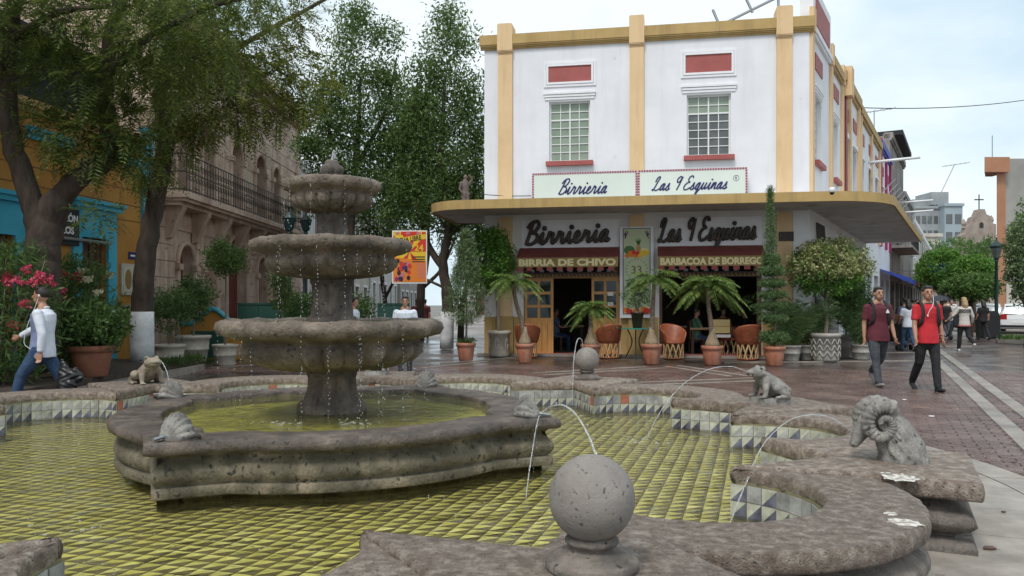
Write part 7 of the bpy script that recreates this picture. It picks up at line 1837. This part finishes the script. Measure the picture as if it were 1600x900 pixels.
# blonde woman from behind with a furled umbrella
p = ground_at(1506, 548); p.z = 0
e, hz, k = person('blonde woman in cream patterned sweater and black leggings walking away', p, R(176), 1.66, ((-14,45),(10,2)), ((4,22,30),(10,30,50)), 'knit_cream', 'cloth_black', 'shoe_white', 'hair_blond', 'long', longhair=True, vox=.013, parts=False)
for z, mm, r in ((1.33,'cloth_black',.186),(1.27,'cloth_black',.188),(.82,'coral',.194)): m = MB(); m.tube([(r*k*math.cos(a), .01+r*.84*k*math.sin(a), (z+.012*math.sin(a*14))*k) for a in [2*PI*i/56 for i in range(57)]], .016, 6); m.build('sweater_band', mm, e)
q = p+Vector((-.42,.05,0)); e = empty('furled_umbrella', q, 0, 'furled black umbrella hanging from the blonde woman arm', 'umbrella'); m = MB(); m.limb([(.12,0,.95),(.06,0,.7),(-.06,0,.3)], [.03,.055,.012], 10); m.build('canopy', 'cloth_black', e, True); m = MB(); m.tube([(.12,0,.95),(.15,0,1.08)], .012, 6); m.tube([(-.06,0,.3),(-.085,0,.2)], .008, 6); m.build('shaft', 'iron_black', e)
q = p+Vector((-.22,.02,.78)); e = empty('shoulder_bag', q, 0, 'black shoulder bag beside the blonde woman', 'bag'); m = MB(); m.limb([(0,0,.05),(0,0,.3)], [.12,.10], 12, .5, up=(0,1,0)); remesh(m, 'bag', 'cloth_black', .014, e, 2); m = MB(); m.tube(catmull([(-.06,0,.36),(0,0,.58),(.08,0,.62)], 5), .012, 6); m.build('strap', 'cloth_black', e)
# man in striped polo behind the fountain
p = Vector(((633-800)/1250*17.0, 17.0, 0))
e, hz, k = person('smiling man in grey and white striped polo behind the fountain', p, R(6), 1.60, ((4,0),(-4,4)), ((0,12,12),(0,12,12)), 'shirt_white', 'jeans_grey', 'cloth_black', collar='shirt_white', build=1.12, vox=.013)
for z in (1.33,1.22,1.06): m = MB(); r = .168; m.tube([(r*1.12*k*math.cos(a), .012+r*.80*k*math.sin(a), z*k) for a in [2*PI*i/32 for i in range(33)]], .020, 6, True, 1.6, up=(0,0,1)); m.build('stripe', 'jeans_grey', e, True)
person('man in a white shirt half hidden behind the fountain stem', Vector(((553-800)/1250*18.5,18.5,0)), R(80), 1.60, ((10,0),(-10,10)), ((0,8,10),(0,8,10)), 'shirt_white', 'cloth_black', vox=.016, hands=False, parts=False)
# passers-by farther off
crowd = [(1418,548.0-476,'woman in a white top and dark trousers pushing a buggy','shirt_white','jeans_blue','hair_black',True,R(180)),(1414,542-476,'man in blue plaid shirt walking away up the street','plaid_blue','jeans_blue','hair_black',False,R(170)),
 (1426,533-476,'man in dark clothes under the far awnings','cloth_black','cloth_black','hair_black',False,R(180)),(1433,530-476,'person in navy top among the far pedestrians','jeans_blue','cloth_black','hair_black',False,0),(1477,530-476,'person in black jacket with backpack beyond the red-shirted man','cloth_black','jeans_grey','hair_black',False,R(180)),
 (1486,529-476,'person in pale grey top beside the far white car','knit_cream','jeans_blue','hair_black',False,0),(1471,526-476,'person holding a dark umbrella far up the street','jeans_grey','jeans_grey','hair_black',False,R(180)),(1409,534-476,'person in maroon top near the side wall shops','shirt_maroon','cloth_black','hair_black',True,R(170)),
 (652,531-476,'person in dark red top with backpack down the side street','shirt_maroon','cloth_black','hair_black',False,R(180)),(664,529-476,'person in dull red shirt down the side street','shirt_maroon','jeans_grey','hair_black',False,R(180)),(1536,531-476,'person in a dark coat beside the litter bin','cloth_black','cloth_black','hair_black',True,R(180))]
for i, (px, dy, lb, tp_, bt, hr, lh, hd) in enumerate(crowd):
    Y = CAMZ*1250/dy
    person(lb, Vector(((px-800)/1250*Y,Y,0)), hd, 1.66 if not lh else 1.6, ((14,4),(-12,24)) if i % 2 else ((-12,22),(14,3)), ((-10,8,15),(12,8,15)), tp_, bt, 'cloth_black', hr, 'short', 'people along the streets', .022, False, 0, lh, parts=False)
p = Vector(((1471-800)/1250*36.3,36.3,0)); e = empty('open_umbrella', p+Vector((0,0,0)), 0, 'open dark umbrella far up the street', 'umbrella'); m = MB(); m.lathe([(.62,1.62),(.55,1.72),(.35,1.83),(.1,1.88),(.0,1.885)], 8, caps=False); m.build('canopy', 'jeans_grey', e, True); m = MB(); m.tube([(0,0,1.0),(0,0,1.95)], .012, 6); m.build('shaft', 'iron_black', e)
p = Vector(((1419-800)/1250*25.0,25.0,0)); e = empty('baby_buggy', p+Vector((0,.6,0)), R(10), 'dark folding baby buggy pushed by the woman in white', 'buggy'); m = MB(); m.hexa([(-.2,-.1,.3),(.2,-.1,.3),(.2,.3,.25),(-.2,.3,.25),(-.22,-.2,.85),(.22,-.2,.85),(.22,.15,.8),(-.22,.15,.8)]); m.build('seat', 'cloth_black', e); m = MB(); m.tube([(-.22,-.1,.3),(-.22,-.45,1.0),(.22,-.45,1.0),(.22,-.1,.3)], .014, 6); m.build('handle', 'iron_black', e)
for x in (-.24,.24):
    for y in (-.25,.35): m = MB(); m.lathe([(.03,-.02),(.085,-.02),(.09,0),(.085,.02),(.03,.02)], 14); v = [(q.z+x,q.x+y,q.y+.09) for q in m.v]; w = MB(); w.add(v, m.f); w.build('wheel', 'tyre', e, True)
# diners in the shade of the restaurant
for px, Y, lb, tp_, hd in ((1088,23.2,'seated diner in green shirt in the dark dining room','green_cloth',R(90)),(1130,24.2,'seated diner in orange-brown shirt inside the dining room','leather',R(0)),(1163,23.9,'seated diner in dark shirt at the right dining table','cloth_black',R(-90)),(868,25.0,'person in patterned shirt just inside the open door','plaid_blue',R(90))):
    person(lb, Vector(((px-800)/1250*Y,Y,.03)), hd, 1.66, ((80,78),(80,78)), ((30,8,60),(30,8,60)), tp_, 'jeans_blue', 'cloth_black', 'hair_black', 'short', 'diners inside the restaurant', .02, False, 0, False, True, parts=False)
    q = Vector(((px-800)/1250*Y,Y,.03)); e = empty('dining_chair', q, hd, 'wooden chair under the '+lb.split(' in ')[0].replace('person','standing person')+' in '+{'green_cloth':'green','leather':'brown','cloth_black':'black','plaid_blue':'plaid'}[tp_], 'chair', 'dining chairs'); m = MB(); m.box(-.2,.2,-.2,.2,.40,.44); m.build('seat', 'wood_dark', e); m = MB(); m.box(-.2,.2,.201,.23,.44,.95); m.build('back', 'wood_dark', e)
    for x in (-.17,.17):
        for y in (-.17,.17): m = MB(); m.box(x-.02,x+.02,y-.02,y+.02,0,.399); m.build('leg', 'wood_dark', e)
